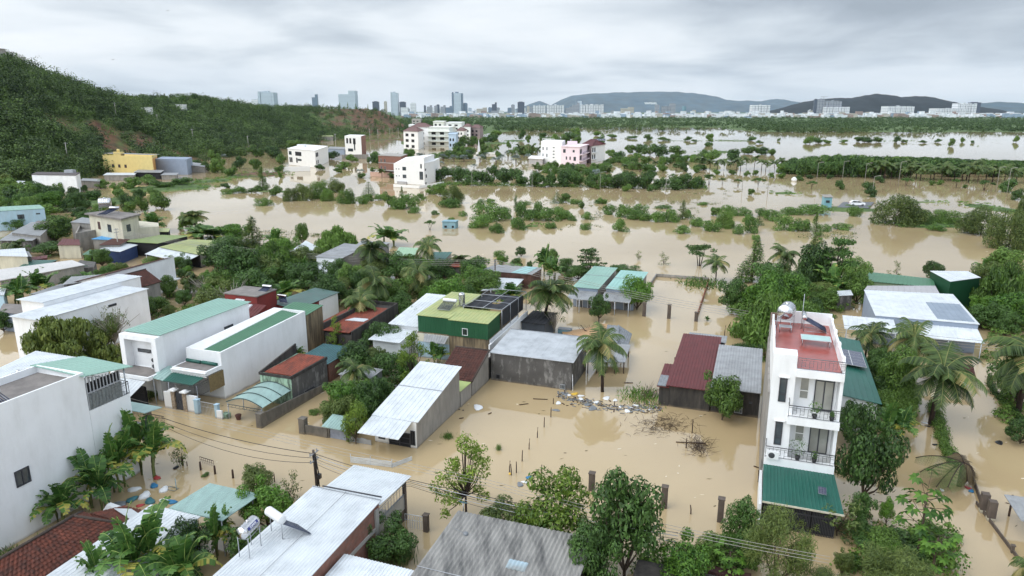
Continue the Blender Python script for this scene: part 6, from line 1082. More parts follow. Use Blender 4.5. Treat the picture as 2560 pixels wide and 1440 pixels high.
# villas at the end of the hill
for i,(lb_,c_,tp,wm_,rf) in enumerate((('white villa with a brown hipped roof at the left of the villa group',[(1010,372),(1046,375),(1060,368)],(13,)*4,WHITE2,'hip'),('taller white villa with brown hipped roof behind the left villa',[(1030,364),(1072,366),(1082,360)],(15,)*4,WHITE2,'hip'),('broad cream villa with stacked balconies and a roof room',[(1072,366),(1124,367),(1140,361)],(14.5,)*4,mat('pale_cream_wall',srgb(222,224,216),.85),'flat'),
  ('small white villa with grey gabled roofs right of the broad villa',[(1142,350),(1160,351),(1168,347)],(9,)*4,WHITE2,'hip'),('white flat-roofed villa behind the broad cream villa',[(1116,334),(1154,335),(1162,331)],(13,)*4,WHITE2,'flat'),('dark-roofed brown villa at the right end of the villa group',[(1176,342),(1200,343),(1208,339)],(10,)*4,mat('greyish_brown_wall',srgb(140,128,128),.9),'hip'),('white house with dark roof left of the brown villa',[(1158,342),(1176,343),(1182,340)],(11,)*4,WHITE2,'hip'),
  ('white villa with blue glass front at the right of the broad villa',[(1122,370),(1140,371),(1146,364)],(10,)*4,mat('blue_white_front',srgb(176,196,214),.6),'flat'),('tall white block behind the villas',[(1084,350),(1110,351),(1116,346)],(17,)*4,mat('pale_cream_wall',srgb(214,214,200),.85),'flat'),('grey flat house by the hill end above the left villa',[(1030,318),(1052,319),(1056,316)],(13,)*4,CONCL,'flat'),('small white house by the hill end, left of the grey flat one',[(1022,330),(1034,331),(1038,328)],(9,)*4,WHITE2,'flat'))):
    h = FB('villa',lb_,c_,tp,wm_,cat='villa'); o,d,n,L = h.side(0)
    if rf == 'hip': h.gable(mat('villa_brown_roof',srgb(112,84,80),.8),2.6,.8,'x',hip=L*.3,pitch=3)
    else: h.roof(wm_,(.6,.6,.6,.6),pitch=20,th=.5)
    nf = int(tp[0]//4)
    for f_ in range(nf): wins(h,0,[L*.15,L*.55],[1.2+f_*4],L*.2,2.0,pane=DARKIN)
    if i == 2:
        for f_ in (1,2,3): q = MB(); q.obox(o+UP*(f_*3.8)-d*1.0,d*(L+2),n*2.2,UP*.5); q.build('balcony',wm_,h.root)
hs = FB('hut','tiny hut on the hillside at the far left among trees',[(12,300),(30,301),(36,298)],(0,)*4,CONCL) if False else None
for i,(x,y,zb_,w_) in enumerate(((-285,400,40,5),(-262,560,18,6),(-238,460,12,5))): 
    z_ = hill_z(x,y); h = House('hut',['grey unfinished hut high on the hillside at the far left','small white hut on the wooded slope, middle of the hill','pale hut low on the wooded slope near the clay cut'][i],[Vector((x,y,z_+6)),Vector((x+w_,y-1,z_+6)),Vector((x+w_+1,y+4,z_+6)),Vector((x+1,y+4,z_+6))],CONCL if i == 0 else WHITE2,zb=z_-2,cat='hut'); h.roof(RF_GREY,(.4,.4,.4,.4),pitch=9); h.win(0,1.5,z_+3.2,1.6,1.4,pane=DARKIN)
# guard booth, car, sunken box
p = P(2066,518,.35); gb = House('guard_booth','small blue guard booth on the grassy strip by the white car',[p+Vector((-1.1,-.6,2.9)),p+Vector((1.0,-.9,2.9)),p+Vector((1.3,1.4,3.3)),p+Vector((-.8,1.6,3.3))],mat('booth_blue',srgb(120,166,178),.6,.08),cat='booth'); gb.roof(GREYR,(.25,.25,.25,.25),pitch=9); gb.win(0,.5,1.7,1.0,.7,'window')
rd = MB(); a_ = [P(2092,518,.42),P(2170,520,.42),P(2185,505,.42),P(2108,505,.42)]; rd.prism([q-UP*.6 for q in a_],a_); tag(rd.build('road', mat('wet_asphalt',(.10,.105,.115),.5,.1,.5)),kind='structure')
cr = thing('parked_car','white hatchback parked on the dry patch of road by the blue booth','car',P(2142,514,.43),None,R(-8)); 
def cb(prof,y0,y1,inset=0.): # side profile (x,z) extruded across y
    mb = MB(); n = len(prof); v = [(x,y0+(inset if z > .8 else 0),z) for x,z in prof]+[(x,y1-(inset if z > .8 else 0),z) for x,z in prof]; mb.add(v,[tuple(range(n-1,-1,-1)),tuple(range(n,2*n))]+[(i,(i+1)%n,n+(i+1)%n,n+i) for i in range(n)]); return mb
Z0 = Vector((0,0,0)); carpaint = mat('white_car_paint',(.78,.79,.8),.25,.02,spec=.7)
cb([(-2.0,.25),(2.0,.25),(2.05,.6),(1.95,.88),(1.1,.95),(.35,1.42),(-1.35,1.45),(-1.95,1.0),(-2.05,.55)],-.85,.85,.12).build('body',carpaint,cr,off=Z0)
gl = cb([(1.0,.97),(.34,1.36),(-1.3,1.38),(-1.75,1.0)],-.80,.80,.04); gl.build('windows',GLASS,cr,off=Z0); q = MB(); q.box(.25,-.75,1.425,-1.3,.75,1.47); q.box(-.35,-.83,.9,-.28,.83,1.43); q.build('roof_panel',carpaint,cr,off=Z0)
for x in (-1.3,1.3):
    for s in (-1,1):
        q = MB(); q.lathe((x,s*.76-.1,.32),[(0,0),(.31,.0),(.32,.1),(.31,.2),(0,.2)],16,0,(Vector((1,0,0)),Vector((0,0,1)),Vector((0,1,0)))); wh = q.build('wheel',BLACKP,cr,off=Z0); q = MB(); q.lathe((x,s*.76+s*.11-(.01),.32),[(0,0),(.19,.0),(.19,.02),(0,.02)],10,0,(Vector((1,0,0)),Vector((0,0,1)),Vector((0,1,0)))); q.build('rim',GALV,wh,off=Z0)
for s in (-1,1): q = MB(); q.box(1.92,s*.6-.14,.6,2.06,s*.6+.14,.74); q.build('headlight',PLWHITE,cr,off=Z0); q = MB(); q.box(-2.06,s*.66-.1,.7,-1.95,s*.66+.1,.9); q.build('tail_light',PLRED,cr,off=Z0)
p = P(1124,571); sb = House('sunken_hut','small pale blue hut sunk to its windows in the open flood',[p+Vector((-1.7,0,1.6)),p+Vector((1.4,-.5,1.6)),p+Vector((1.9,2,1.6)),p+Vector((-1.2,2.4,1.6))],mat('sunken_hut_blue',srgb(130,164,176),.8,.1),cat='hut'); sb.roof(mat('sunken_hut_blue',srgb(130,164,176),.8,.1),(.2,.2,.2,.2),pitch=9); sb.win(0,.5,.2,.6,.5,pane=DARKIN); sb.win(0,2.3,.2,.5,.5,pane=DARKIN)
p = P(2141,372) if False else P(1985,453); mb = MB(); mb.lathe(p,[(0,-.3),(1.0,-.1),(1.1,.9),(.4,1.6),(0,1.7)],9); tag(mb.build('white_statue_wrap',PLWHITE,None,off=p),'small white tarp-covered lump standing in the water among the low trees','bundle').location = p
p = P(1197,385); mb = MB(); mb.prism([p+Vector((-1.2,0,-1)),p+Vector((1.4,0,-1)),p+Vector((1,.5,-1)),p+Vector((-1,.5,-1))],[p+Vector((-.15,0,9)),p+Vector((.1,0,9.2)),p+Vector((.1,.3,9.2)),p+Vector((-.15,.3,9))]); o_ = tag(mb.build('sail_sculpture',PLWHITE,None,off=p),'tall white sail-shaped ornament on the embankment','ornament'); o_.location = p
for i,(x0_,x1_,y_) in enumerate(((1120,1175,388),(1175,1245,386))): line_wall('compound_wall','white low wall '+('left','right')[i]+' of the white sail ornament',P(x0_,y_),P(x1_,y_),1.4,.3,WHITE2)
for i,(x,y,h_) in enumerate([(1180,474,45),(1330,480,52),(1500,482,50),(1664,488,44),(1855,478,50),(1918,490,70),(2040,468,60),(2105,455,50),(2160,470,60),(2245,468,62),(2180,492,50),(1595,470,30),(2490,480,60),(2516,492,70)]):
    p = P(x,y); H_h = h_*pxm(p); t_ = thing('street_lamp','thin pale street lamp standing in the flood, number %s counted from the left'%['one','two','three','five','six','seven','eight','nine','ten','twelve','eleven','four','thirteen','fourteen'][i],'street lamp',p,'street lamps along the drowned roads'); mb = MB(); mb.tube([p-UP,p+UP*H_h],[.08,.05],6); mb.build('pole',GREYR,t_); mb = MB(); mb.tube([p+UP*H_h,p+UP*(H_h+.3)+Vector((1.4,0,0))],.06,5); mb.obox(p+UP*(H_h+.22)+Vector((1.2,-.15,0)),(.8,0,0),(0,.3,0),(0,0,.12)); mb.build('lamp_arm',CONCL,t_)
for i,(x,y,h_) in enumerate([(175,436,42),(305,398,40),(487,390,35),(622,378,30),(404,388,30),(840,375,40),(925,350,26),(945,348,24),(975,345,24),(996,342,22)]):
    p = P(x,y); p.z = max(0,hill_z(p.x,p.y)); H_h = h_*pxm(p); t_ = thing('utility_pole','pale concrete pole at the foot of the hill, number %s counted from the left'%['one','two','four','five','three','six','seven','eight','nine','ten'][i],'utility pole',p,'poles along the hill foot'); mb = MB(); mb.tube([p-UP*2,p+UP*H_h],[.22,.15],6); mb.build('pole',CONCL,t_); mb = MB(); mb.obox(p+UP*(H_h-.5)-Vector((1,0,0)),(2,0,0),(0,.12,0),(0,0,.12)); mb.build('crossarm',GALV,t_)
# ================================================================ the city
def tower_mat(name, col, win, sx, sz, rough=.6):
    if name in _M: return _M[name]
    m = bpy.data.materials.new(name); m.use_nodes = True; t = m.node_tree; b = t.nodes['Principled BSDF']; tcn = t.nodes.new('ShaderNodeTexCoord'); se = t.nodes.new('ShaderNodeSeparateXYZ'); t.links.new(tcn.outputs['Object'],se.inputs[0])
    u = math_n(t,'FRACT',math_n(t,'DIVIDE',math_n(t,'ADD',se.outputs[0],se.outputs[1]),sx)); v_ = math_n(t,'FRACT',math_n(t,'DIVIDE',se.outputs[2],sz))
    a_ = math_n(t,'MULTIPLY',math_n(t,'GREATER_THAN',u,.38),math_n(t,'GREATER_THAN',v_,.42)); t.links.new(mix_n(t,a_,col,win),b.inputs['Base Color']); b.inputs['Roughness'].default_value = rough; _M[name] = m; return m
TM = dict(w=tower_mat('white_tower',(.80,.81,.82),(.30,.33,.36),7,9),b=tower_mat('blue_glass_tower',(.20,.26,.33),(.08,.12,.17),6,8,.3),d=tower_mat('dark_tower',(.10,.12,.16),(.04,.05,.07),5,7,.4),g=tower_mat('grey_tower',(.36,.38,.41),(.15,.17,.2),6,8),l=tower_mat('pale_glass_tower',(.55,.62,.68),(.30,.36,.42),6,8,.3),c=tower_mat('cream_tower',(.52,.49,.42),(.2,.19,.18),7,8),t=tower_mat('teal_tower',(.14,.26,.3),(.1,.16,.2),6,8))
def tower(x0,x1,yt,m,D=4600,lab='',style='box',dp=.8):
    a, b = far(x0,D), far(x1,D); wd = b.x-a.x; H = zat((x0+x1)/2,yt,D); p = Vector(((a.x+b.x)/2,D,0)); t_ = thing('tower_block',lab,'tower',p); q = MB(); dd = wd*dp
    def bx(x0_,x1_,y0_,y1_,z0_,z1_,nm='body',mm=None): q = MB(); q.box(p.x+x0_,p.y+y0_,z0_,p.x+x1_,p.y+y1_,z1_); q.build(nm,mm or TM[m],t_)
    if style == 'box': bx(-wd/2,wd/2,-dd/2,dd/2,-2,H*.97); bx(-wd*.3,wd*.25,-dd*.3,dd*.3,H*.97,H,'roof_block')
    elif style == 'step': bx(-wd/2,wd*.1,-dd/2,dd/2,-2,H*.86); bx(wd*.1+.1,wd/2,-dd/2,dd/2,-2,H); bx(-wd*.5,wd*.5,-dd*.6,dd*.6,-2,H*.25,'podium',TM['w'])
    elif style == 'slabs':
        n = max(3,int(wd/14)); 
        for i in range(n): u0 = -wd/2+wd*i/n; bx(u0,u0+wd/n*.8,-dd*.3-(i%2)*2,dd*.3,-2,H*(.95-.03*(i%2)),'wing'); 
        bx(-wd/2+1,wd/2-1,-dd*.22,dd*.22,-2,H*.9,'core',TM['g']); bx(-wd*.06,wd*.05,-4,4,H*.9,H,'roof_block')
    elif style == 'frame': bx(-wd/2,-wd*.36,-dd/2,dd/2,-2,H); bx(wd*.36,wd/2,-dd/2,dd/2,-2,H*.96); bx(-wd*.34,wd*.34,-dd*.46,dd*.46,-2,H*.965,'glass_core',TM['l']); bx(-wd*.2,wd*.1,-dd*.3,dd*.3,H*.965,H*1.02,'roof_block')
    elif style == 'round': q = MB(); q.lathe(p,[(wd*.5,-2),(wd*.5,H*.95),(wd*.42,H),(0,H)],18); q.build('body',TM[m],t_)
    return t_
TW = [(613,652,249,'w','step','pale stepped hotel block partly behind the hill, leftmost in the skyline'),(653,692,229,'l','frame','broad blue-white tower above the hill, second from the left'),(745,754,259,'w','box','tiny pale tower above the hill left of the narrow dark tower'),(762,772,257,'w','box','tiny pale tower touching the narrow dark tower above the hill'),(783,796,236,'b','step','narrow dark blue tower above the hill'),(852,893,227,'l','step','wide pair of glass towers above the far hill'),(933,948,253,'d','box','short dark block above the hill left of the slim pale tower'),(961,968,253,'c','box','tiny beige tower just left of the slim pale tower'),
 (979,997,230,'l','frame','slim tall pale glass tower at the end of the hill'),(1000,1015,254,'d','box','dark blue block right of the slim tall pale tower'),(1003,1021,268,'w','box','low pale block in front of the dark blue block'),(1027,1040,257,'w','box','pale slab tower right of the dark blue block'),(1060,1065,263,'d','box','thin dark tower left of the stepped pale tower'),(1068,1080,263,'g','step','stepped pale tower right of the thin dark one'),(1086,1094,264,'g','box','short grey tower left of a narrow brown-grey one'),(1092,1099,261,'d','box','narrow brown-grey tower left of the tallest tower'),(1102,1114,263,'g','step','grey pair of towers left of the small dark tower'),(1115,1131,265,'b','step','blue-grey tower group at the left foot of the tallest tower'),
 (1131,1158,231,'b','frame','tallest broad blue-grey tower in the middle of the skyline'),(1159,1169,257,'b','box','blue tower touching the right side of the tallest tower'),(1140,1154,281,'w','step','low pale block at the foot of the tallest tower'),(1192,1217,269,'c','step','broad beige block between the tallest tower and a blue stepped group'),(1221,1230,268,'b','box','low blue tower left of the black stepped tower'),(1230,1242,256,'d','step','black and white stepped tower'),(1228,1244,276,'g','box','low grey block under the black and white stepped tower'),(1247,1260,276,'w','box','small white block right of the black stepped tower'),(1269,1279,269,'b','box','short bluish tower left of a pale slim one'),(1278,1287,261,'g','box','pale slim tower left of the dark charcoal tower'),
 (1294,1311,254,'d','box','dark charcoal tower left of the white apartment slabs'),(1317,1324,265,'c','box','beige tower in front of the small peak'),(1326,1332,266,'g','box','grey slim tower in front of the small peak'),(1333,1364,262,'w','slabs','first and left white apartment slab group'),(1367,1410,261,'w','slabs','second white apartment slab group from the left'),(1413,1431,266,'g','step','small grey towers between the white slabs'),(1431,1448,257,'g','step','grey stepped tower left of the dark framed tower'),(1440,1456,251,'b','frame','dark framed tower left of the widest white slabs'),(1450,1508,260,'w','slabs','widest white apartment slab group below the mountain'),(1553,1583,268,'c','step','cream stepped hotel below the white hillside letters'),
 (1637,1647,261,'g','box','slim grey tower below the mountain, right of the cream hotel'),(1654,1674,264,'g','slabs','grey paired towers below the mountain'),(1674,1687,258,'g','box','taller pale grey tower right of the grey pair'),(1705,1715,265,'t','round','round blue-green tower below the mountain'),(1877,1922,261,'w','slabs','white apartment block with red edges left of the dark headland'),(2033,2040,247,'d','box','dark tower under construction before the dark headland'),(2040,2059,246,'g','slabs','grey tower group before the dark headland'),(2059,2099,250,'g','slabs','long grey tower row before the dark headland'),(2054,2118,266,'w','slabs','lower white apartment row before the dark headland'),
 (2210,2277,264,'w','slabs','long white apartment row right of the headland peak'),(2332,2405,270,'w','slabs','low long white row at the right of the skyline'),(2385,2434,257,'w','slabs','tall white apartment group at the right of the skyline'),(2422,2444,255,'d','box','dark block behind the tall white group at the right')]
for x0_,x1_,yt,m,st,lb_ in TW: tower(x0_,x1_,yt,m,4600 if x0_ < 1300 else 4300 if x0_ < 1800 else 3900,lb_,st)
gt_ = random.Random(9)
for i in range(44):                                    # the small towers that fill the skyline
    px = gt_.choice((gt_.uniform(1005,1330),gt_.uniform(1030,1200),gt_.uniform(1500,1760),gt_.uniform(1100,1320),gt_.uniform(1760,2030))); w_ = gt_.uniform(5,13)
    t_ = tower(px,px+w_,gt_.uniform(268,281) if px < 1400 else gt_.uniform(272,283),gt_.choice('wwgglcwb'),gt_.uniform(4700,5000),'small pale tower among the low blocks of the skyline',gt_.choice(('box','step','box'))); t_['group'] = 'small pale towers of the skyline'
cn = far(2056,3890); t_ = thing('tower_crane','thin tower crane on top of the grey towers before the dark headland','crane',cn); q = MB(); H_ = zat(2056,241,3890); q.box(cn.x-1,cn.y-1,90,cn.x+1,cn.y+1,H_); q.build('mast',GALV,t_); q = MB(); q.box(cn.x-18,cn.y-1,H_-3,cn.x+22,cn.y+1,H_-1); q.build('jib',GALV,t_)
Lp = far(1605,14000); tx = text3d('VINPEARL', Vector((Lp.x,13150,zat(1605,258.5,13150))),(1,0,0),(0,0,1),46,mat('sign_white',(.95,.95,.95),.6),None,'hillside_letters',4,1.15,2); tag(tx,'big white letters standing on the mountainside beyond the city','letters')
g = random.Random(77); protos = []
for k in range(8):
    q = MB(); w_ = 10+3*k; q.box(-w_/2,-8,-3,w_/2,8,10); q.box(-w_/2+1,-8.5,10,w_/2-w_*.4,8,13)
    if k%2: q.box(-w_*.2,-8.2,10,w_*.45,7,11.5)
    protos.append(q.mesh('town_house',[[mat('town_white',(.72,.74,.77),.8,.2,.05),mat('town_cream',(.46,.43,.38),.8,.2,.05),mat('town_blue',(.30,.38,.48),.7,.2,.05),mat('town_redroof',(.34,.26,.23),.8,.2,.05)][0 if k < 5 else k-4]]))
grid = []
for i in range(1500):
    px = g.uniform(1010,2660); D = g.uniform(2900,4200) if px > 1500 else g.uniform(3000,4500); grid.append((px,D,g))
grid.sort(key=lambda a:a[1]); 
for i,(px,D,_) in enumerate(grid[:290]):
    p = far(px,D); k = g.randrange(8); o = bpy.data.objects.new('town_house',protos[k]); C.objects.link(o); o.location = p; s = g.uniform(.6,1.5); o.scale = (s*g.uniform(.8,1.6),1,g.uniform(.45,1.5)); o.rotation_euler.z = g.uniform(-.5,.5); tag(o,'small pale town building in the low city beyond the trees','building','low town buildings beyond the trees')
vs = MB(); 
for px,D,_ in grid[290:]:
    p = far(px,D); w_, h_ = g.uniform(9,34), g.uniform(5,19)*(1.6 if g.random() < .1 else 1); vs.box(p.x-w_/2,p.y-8,-3,p.x+w_/2,p.y+8,h_,g.choice((0,0,0,0,0,0,1,1,2,2,3)))
o = vs.build('distant_town',[mat('town_white',(.72,.74,.77)),mat('town_cream',(.46,.43,.38)),mat('town_blue',(.30,.38,.48)),mat('town_redroof',(.34,.26,.23))]); tag(o,'mass of low pale buildings at the foot of the skyline','town',kind='stuff')
# ================================================================ planting
# near and village plants: kind, centre x, foot y, width, height (all in photo units), seed, label
NEAR = [
('open',1165,1292,190,215,0,'tall airy yellow-green tree above the old grey roof, left of the bottom row'),('broad_light',1385,1372,215,205,0,'bright yellow-green leafy tree in the middle of the bottom row'),('broad_dark',1560,1440,235,270,0,'big dark green leafy tree, darkest of the bottom row'),('broad_olive',1265,1345,160,110,1,'low dull green branches under the airy yellow-green tree'),
('broad_dark',1480,1490,160,190,1,'dark leafy tree in front of the darkest tree at the bottom edge'),('broad_bright',1700,1470,170,130,1,'low bright leafy shrub at the bottom edge right of the darkest tree'),('broad_dark',1855,1375,110,130,2,'small dark leafy tree left of the dark gate'),
('feather',1935,1470,215,200,0,'soft feathery olive tree at the bottom edge in front of the dark gate'),('feather',2230,1510,240,160,1,'feathery olive tree at the bottom edge right of the dark gate'),('feather',2060,1520,160,110,2,'low feathery tree between the two larger feathery trees at the bottom'),('papaya',2290,1400,130,200,0,'papaya tree with lobed leaves at the lower right'),('papaya',1820,1450,90,90,1,'small papaya seedling top between the bottom trees'),('papaya',2330,1440,120,120,2,'second papaya crown low beside the tall papaya'),
('broad_dark',2155,1250,165,240,3,'big glossy dark tree right of the three-storey house'),('broad_dark',2130,1110,110,110,4,'smaller dark tree behind the big glossy tree beside the white side wall'),('banana',2220,1105,120,110,0,'banana plant beside the big glossy dark tree'),('broad_dark',2152,1315,75,90,5,'small dark tree at the foot of the big glossy tree'),('broad_bright',2215,1310,45,65,2,'tiny bright tree standing alone in the shallow water right of the gate'),('sparse',2090,1340,130,110,0,'thin leafy shrub in front of the dark gate'),('sparse',2015,1330,70,60,1,'thin shrub touching the left of the dark gate'),
('broad_dark',2215,1385,200,70,6,'low dark hedge before the papaya tree'),
('palm',2325,1060,215,200,0,'big coconut palm in the middle of the right-hand garden'),('palm',2270,960,140,160,1,'coconut palm behind and left of the big garden palm'),('palm',2160,915,115,115,2,'coconut palm behind the green-roofed house with solar panels'),('palm',2545,1030,230,220,3,'coconut palm leaning in from the right edge'),('broad_dark',2540,1010,140,150,7,'dark tree under the palm at the right edge'),('broad',2235,1010,110,150,3,'green tree mass left of the big garden palm'),('broad_dark',2200,960,80,90,3,'dark shrub right of the solar panel roof'),('palm_low',2560,1470,110,90,4,'palm tip at the bottom right corner'),('broad_dark',2550,1110,80,70,2,'dark shrub jutting in at the right edge over the water'),
('spread',1955,868,300,160,0,'wide feathery dark tree behind the three-storey house'),('palm',1507,980,150,160,5,'lone coconut palm standing in the water beside the mouldy house'),('palm',1362,830,165,150,6,'tall coconut palm left of the round dark tree'),('broad_dark',1497,800,68,72,5,'round dark green tree on a bent stem before the pale green roofs'),('broad_bright',1592,775,98,95,4,'light green tree in front of the right pale green roof'),('bare',1385,840,60,80,0,'twiggy bush under the tall coconut palm'),('broad',1805,1050,110,125,5,'green tree in front of the light grey corrugated roof'),('broad_dark',1862,900,90,55,6,'low dark tree top behind the light grey roof'),
('tier',1470,700,118,85,0,'layered dark tree at the lake shore behind the pale green roofs'),('broad_dark',1445,700,80,45,4,'dark scrub under the layered shore tree'),('broad_dark',1560,690,100,35,1,'low scrub behind the pale green roofs'),('umbrella',1748,665,100,62,0,'umbrella-shaped tree with forked stems standing in the lake'),('sparse',1659,662,36,32,2,'small thin shrub in the lake left of the umbrella tree'),('sparse',1596,650,20,26,1,'tiny twiggy plant in the lake'),
('palm',1790,705,80,70,7,'coconut palm at the corner of the walled plot'),('tall',1880,705,105,118,0,'tall slender tree in the thicket behind the three-storey house'),('broad_dark',1935,770,150,120,3,'bushy tree in the thicket left of the layered tree'),('tier',2090,735,165,150,1,'large layered dark tree behind the banana plants'),('broad_dark',2030,730,110,140,0,'dark dense tree beside the large layered tree'),('tall',2025,690,85,112,1,'slender light tree behind the layered tree'),('broad_bright',1905,790,140,120,5,'bright green tree mass in the thicket'),('broad_bright',1960,780,110,110,6,'second bright green tree in the thicket, right part'),('banana',2085,750,90,90,1,'banana plant in the thicket below the layered tree'),('broad',2140,760,80,100,6,'grey-green tree at the right end of the thicket'),('broad_dark',1830,780,90,90,2,'dark bush at the left foot of the thicket'),('bush',1860,790,100,60,1,'low green bush by the street side of the thicket'),('palm',1950,700,90,90,0,'dark palm inside the thicket'),
('broad_dark',2330,700,60,55,1,'small dark tree behind the green warehouse'),('sparse',2240,690,24,40,3,'small lone conifer-like shrub behind the green-roofed shed'),('sparse',2222,692,20,18,2,'tiny shrub behind the green-roofed shed'),('banana',2455,700,70,70,2,'dark banana plant behind the white-roofed green warehouse'),('spread',2510,790,190,150,1,'large spreading tree at the right edge beside the warehouse'),('broad_dark',2470,770,90,90,0,'dark lower crown before the large spreading right-edge tree'),('palm',1262,650,0,0,0,''),
('banana',1352,690,60,80,0,'tall banana plant at the lake shore, left of the layered tree'),('banana',1385,700,60,60,1,'shorter banana plant beside the tall shore banana'),('banana',1300,690,60,35,2,'low banana plants left of the tall shore banana'),('banana',1262,770,90,75,3,'banana plant in front of the low white-sheeted shack'),('palm',1148,680,65,50,1,'small palm by the rusty shore shed'),('palm',1070,690,85,100,2,'tall coconut palm at the shore behind the green yard trees'),('palm',945,700,105,110,3,'coconut palm in front of the pale grey flat roof'),('palm',945,790,110,125,4,'coconut palm in the middle of the central grove'),('palm',905,840,110,115,5,'lower coconut palm in the central grove'),('palm',1052,760,100,110,6,'coconut palm right of the central grove'),('palm_low',1252,655,28,12,1,'small palm clump at the shore'),
('broad',1215,740,120,75,2,'green thicket between the shore and the shacks'),('broad_bright',1200,695,90,35,3,'low bright bushes at the shore'),('broad_bright',1118,790,130,110,4,'bright green tree behind the green upper storey'),('broad_dark',1040,840,110,85,2,'dark tree left of the yellow-green roof'),('broad_dark',1000,700,130,80,3,'dark tree mass around the shore palms'),('broad',880,730,90,85,4,'tree mass before the grey sloping roof house'),('broad_dark',820,770,120,90,5,'dark tree left of the central grove'),('broad_dark',1105,700,90,60,4,'dark scrub below the shore houses'),('broad',985,770,120,90,6,'green scrub inside the central grove'),
('spread',850,650,165,95,0,'wide domed feathery tree behind the white-roofed small house'),('broad',755,615,45,62,1,'round light tree left of the domed feathery tree'),('banana',690,625,60,55,1,'banana plants by the lake left of the round light tree'),('bush',705,640,70,30,2,'bright scrub beneath the lakeside bananas'),('banana',985,615,100,60,2,'row of banana plants by the shore behind the pale grey roof'),
('tall',635,655,105,125,1,'tall light tree rising from the big garden tree mass'),('broad_dark',600,730,150,130,0,'left part of the big dark garden tree mass'),('spread',690,700,180,110,1,'flat-topped tree at the right of the big garden tree mass'),('broad_dark',640,760,140,100,5,'lower part of the big garden tree mass'),('bare',580,790,120,90,1,'pale twiggy leafless tree before the garden tree mass'),('broad_olive',660,720,120,90,3,'olive tree in the garden tree mass'),('banana',700,755,100,60,3,'banana plants behind the red house'),('banana',745,700,80,60,0,'banana plants right of the flat-topped tree'),('broad_dark',790,700,60,50,4,'dark bush near the leaning pole'),
('palm_low',495,730,60,60,2,'small areca palms by the flooded lane'),('palm_low',478,735,40,50,3,'second small areca palm by the flooded lane'),('palm_low',525,660,34,40,0,'left palm of a pair before the yellow-green roof'),('palm_low',548,665,34,40,1,'right palm of a pair before the yellow-green roof'),('broad_olive',455,672,36,26,2,'small rusty-leaved round shrub before the yellow-green roof'),('bush',385,660,60,24,3,'low green shrub in the flooded lane'),('bush',295,680,50,26,1,'bush in the flooded lane, middle'),('bush',222,660,38,28,2,'round bush by the grey cage shed'),('broad',425,745,50,60,3,'small tree at the door of the tall white house'),
('palm',492,580,90,58,0,'palm by the lake at the left'),('banana',380,580,80,50,1,'banana plants behind the cream wing'),('banana',540,600,140,45,2,'banana bank along the lake at the left'),('broad_bright',590,605,100,50,2,'bright scrub along the lake at the left'),
('broad',140,605,98,70,3,'broad tree before the cream three-storey house'),('broad_dark',42,575,64,32,1,'dark round tree beside the pale blue house'),('broad_dark',198,548,50,34,2,'small round dark tree behind the cream house tank'),('palm_low',50,640,70,50,0,'pair of dark palms at the left edge'),('palm_low',20,655,70,50,1,'dark palm at the very left edge below the grey roofs'),('broad_dark',120,640,100,40,5,'dark shrubs by the red canopy gate'),
('banana',40,765,90,80,0,'banana plants at the left edge above the white roofs'),('banana',95,745,90,70,1,'banana plants left of the grey-roofed shed'),('banana',150,700,80,40,2,'low banana row behind the long low grey house'),('banana',225,705,60,30,3,'small banana row behind the white roofs'),('broad_dark',10,830,60,60,2,'dark bush at the left edge below the bananas'),
('spread_light',165,930,255,165,1,'wide yellow-green spreading tree before the two long white roofs'),('broad_olive',275,880,90,110,1,'thin olive tree right of the wide spreading tree'),('bare',290,880,110,120,2,'nearly bare tree left of the mint-roofed house'),('broad',380,790,100,60,6,'low green trees behind the mint-roofed white house'),('bare',520,745,110,60,3,'bare twigs along the dark garden wall'),
('banana',790,915,60,50,2,'bright banana plant behind the rusty roof'),('banana',725,905,70,45,3,'banana leaves beside the long white wall'),('broad',820,880,0,0,0,''),('open',845,890,60,110,1,'thin tree with a forked top by the mouldy parapet'),('broad_dark',905,940,130,80,4,'round dark tree behind the garden fence, farther one'),('broad_dark',930,1050,105,120,0,'round dense green tree beside the white porch roof'),('broad_light',890,1110,85,110,1,'yellowish tree by the small gate roof'),('broad_dark',1000,960,120,90,3,'dense tree between the mouldy houses'),('open',1035,990,110,170,2,'leafy upright tree before the blue-grey wall panel'),('palm_low',832,1045,70,55,2,'small coconut palm in the flooded garden'),('palm',900,1000,110,110,7,'dark palm among the garden trees'),('bush',785,1035,34,20,1,'small floating shrub before the block wall'),('broad_dark',955,880,110,90,1,'dark banana-like scrub below the rust roof'),('banana',1095,910,60,60,0,'banana plant below the tan wall'),('sparse',885,1105,40,26,3,'weeds by the sheet fence'),('banana',870,1095,30,45,1,'young banana by the little gate roof'),
('broad_olive',640,1235,120,75,4,'reddish olive bush by the translucent roof'),('broad_bright',670,1325,150,130,0,'bright green tree between the translucent roof and the white roof'),('broad_dark',480,1420,130,130,1,'dark leafy tree beside the bottom banana clump'),('broad_dark',620,1400,130,90,3,'shaded dark bush left of the white roof'),('sparse',725,1250,60,80,0,'thin twigs beside the street pole'),
('banana',385,1180,150,160,0,'largest banana plant beside the tall white wall'),('banana',300,1230,120,150,1,'yellowing banana plant against the tall white wall'),('banana',265,1270,140,140,2,'middle banana plant against the tall white wall'),('banana',145,1305,120,110,3,'leftmost small banana plant by the tall white wall'),('banana',350,1500,190,200,1,'large banana clump at the bottom edge, left of centre'),('banana',440,1500,170,170,2,'torn-leaved banana clump at the bottom edge, right of the large one'),('banana',270,1500,110,150,3,'ragged banana at the bottom edge, left of the large clump'),('banana',545,1390,90,130,0,'banana with a drooping leaf behind the steel tank'),
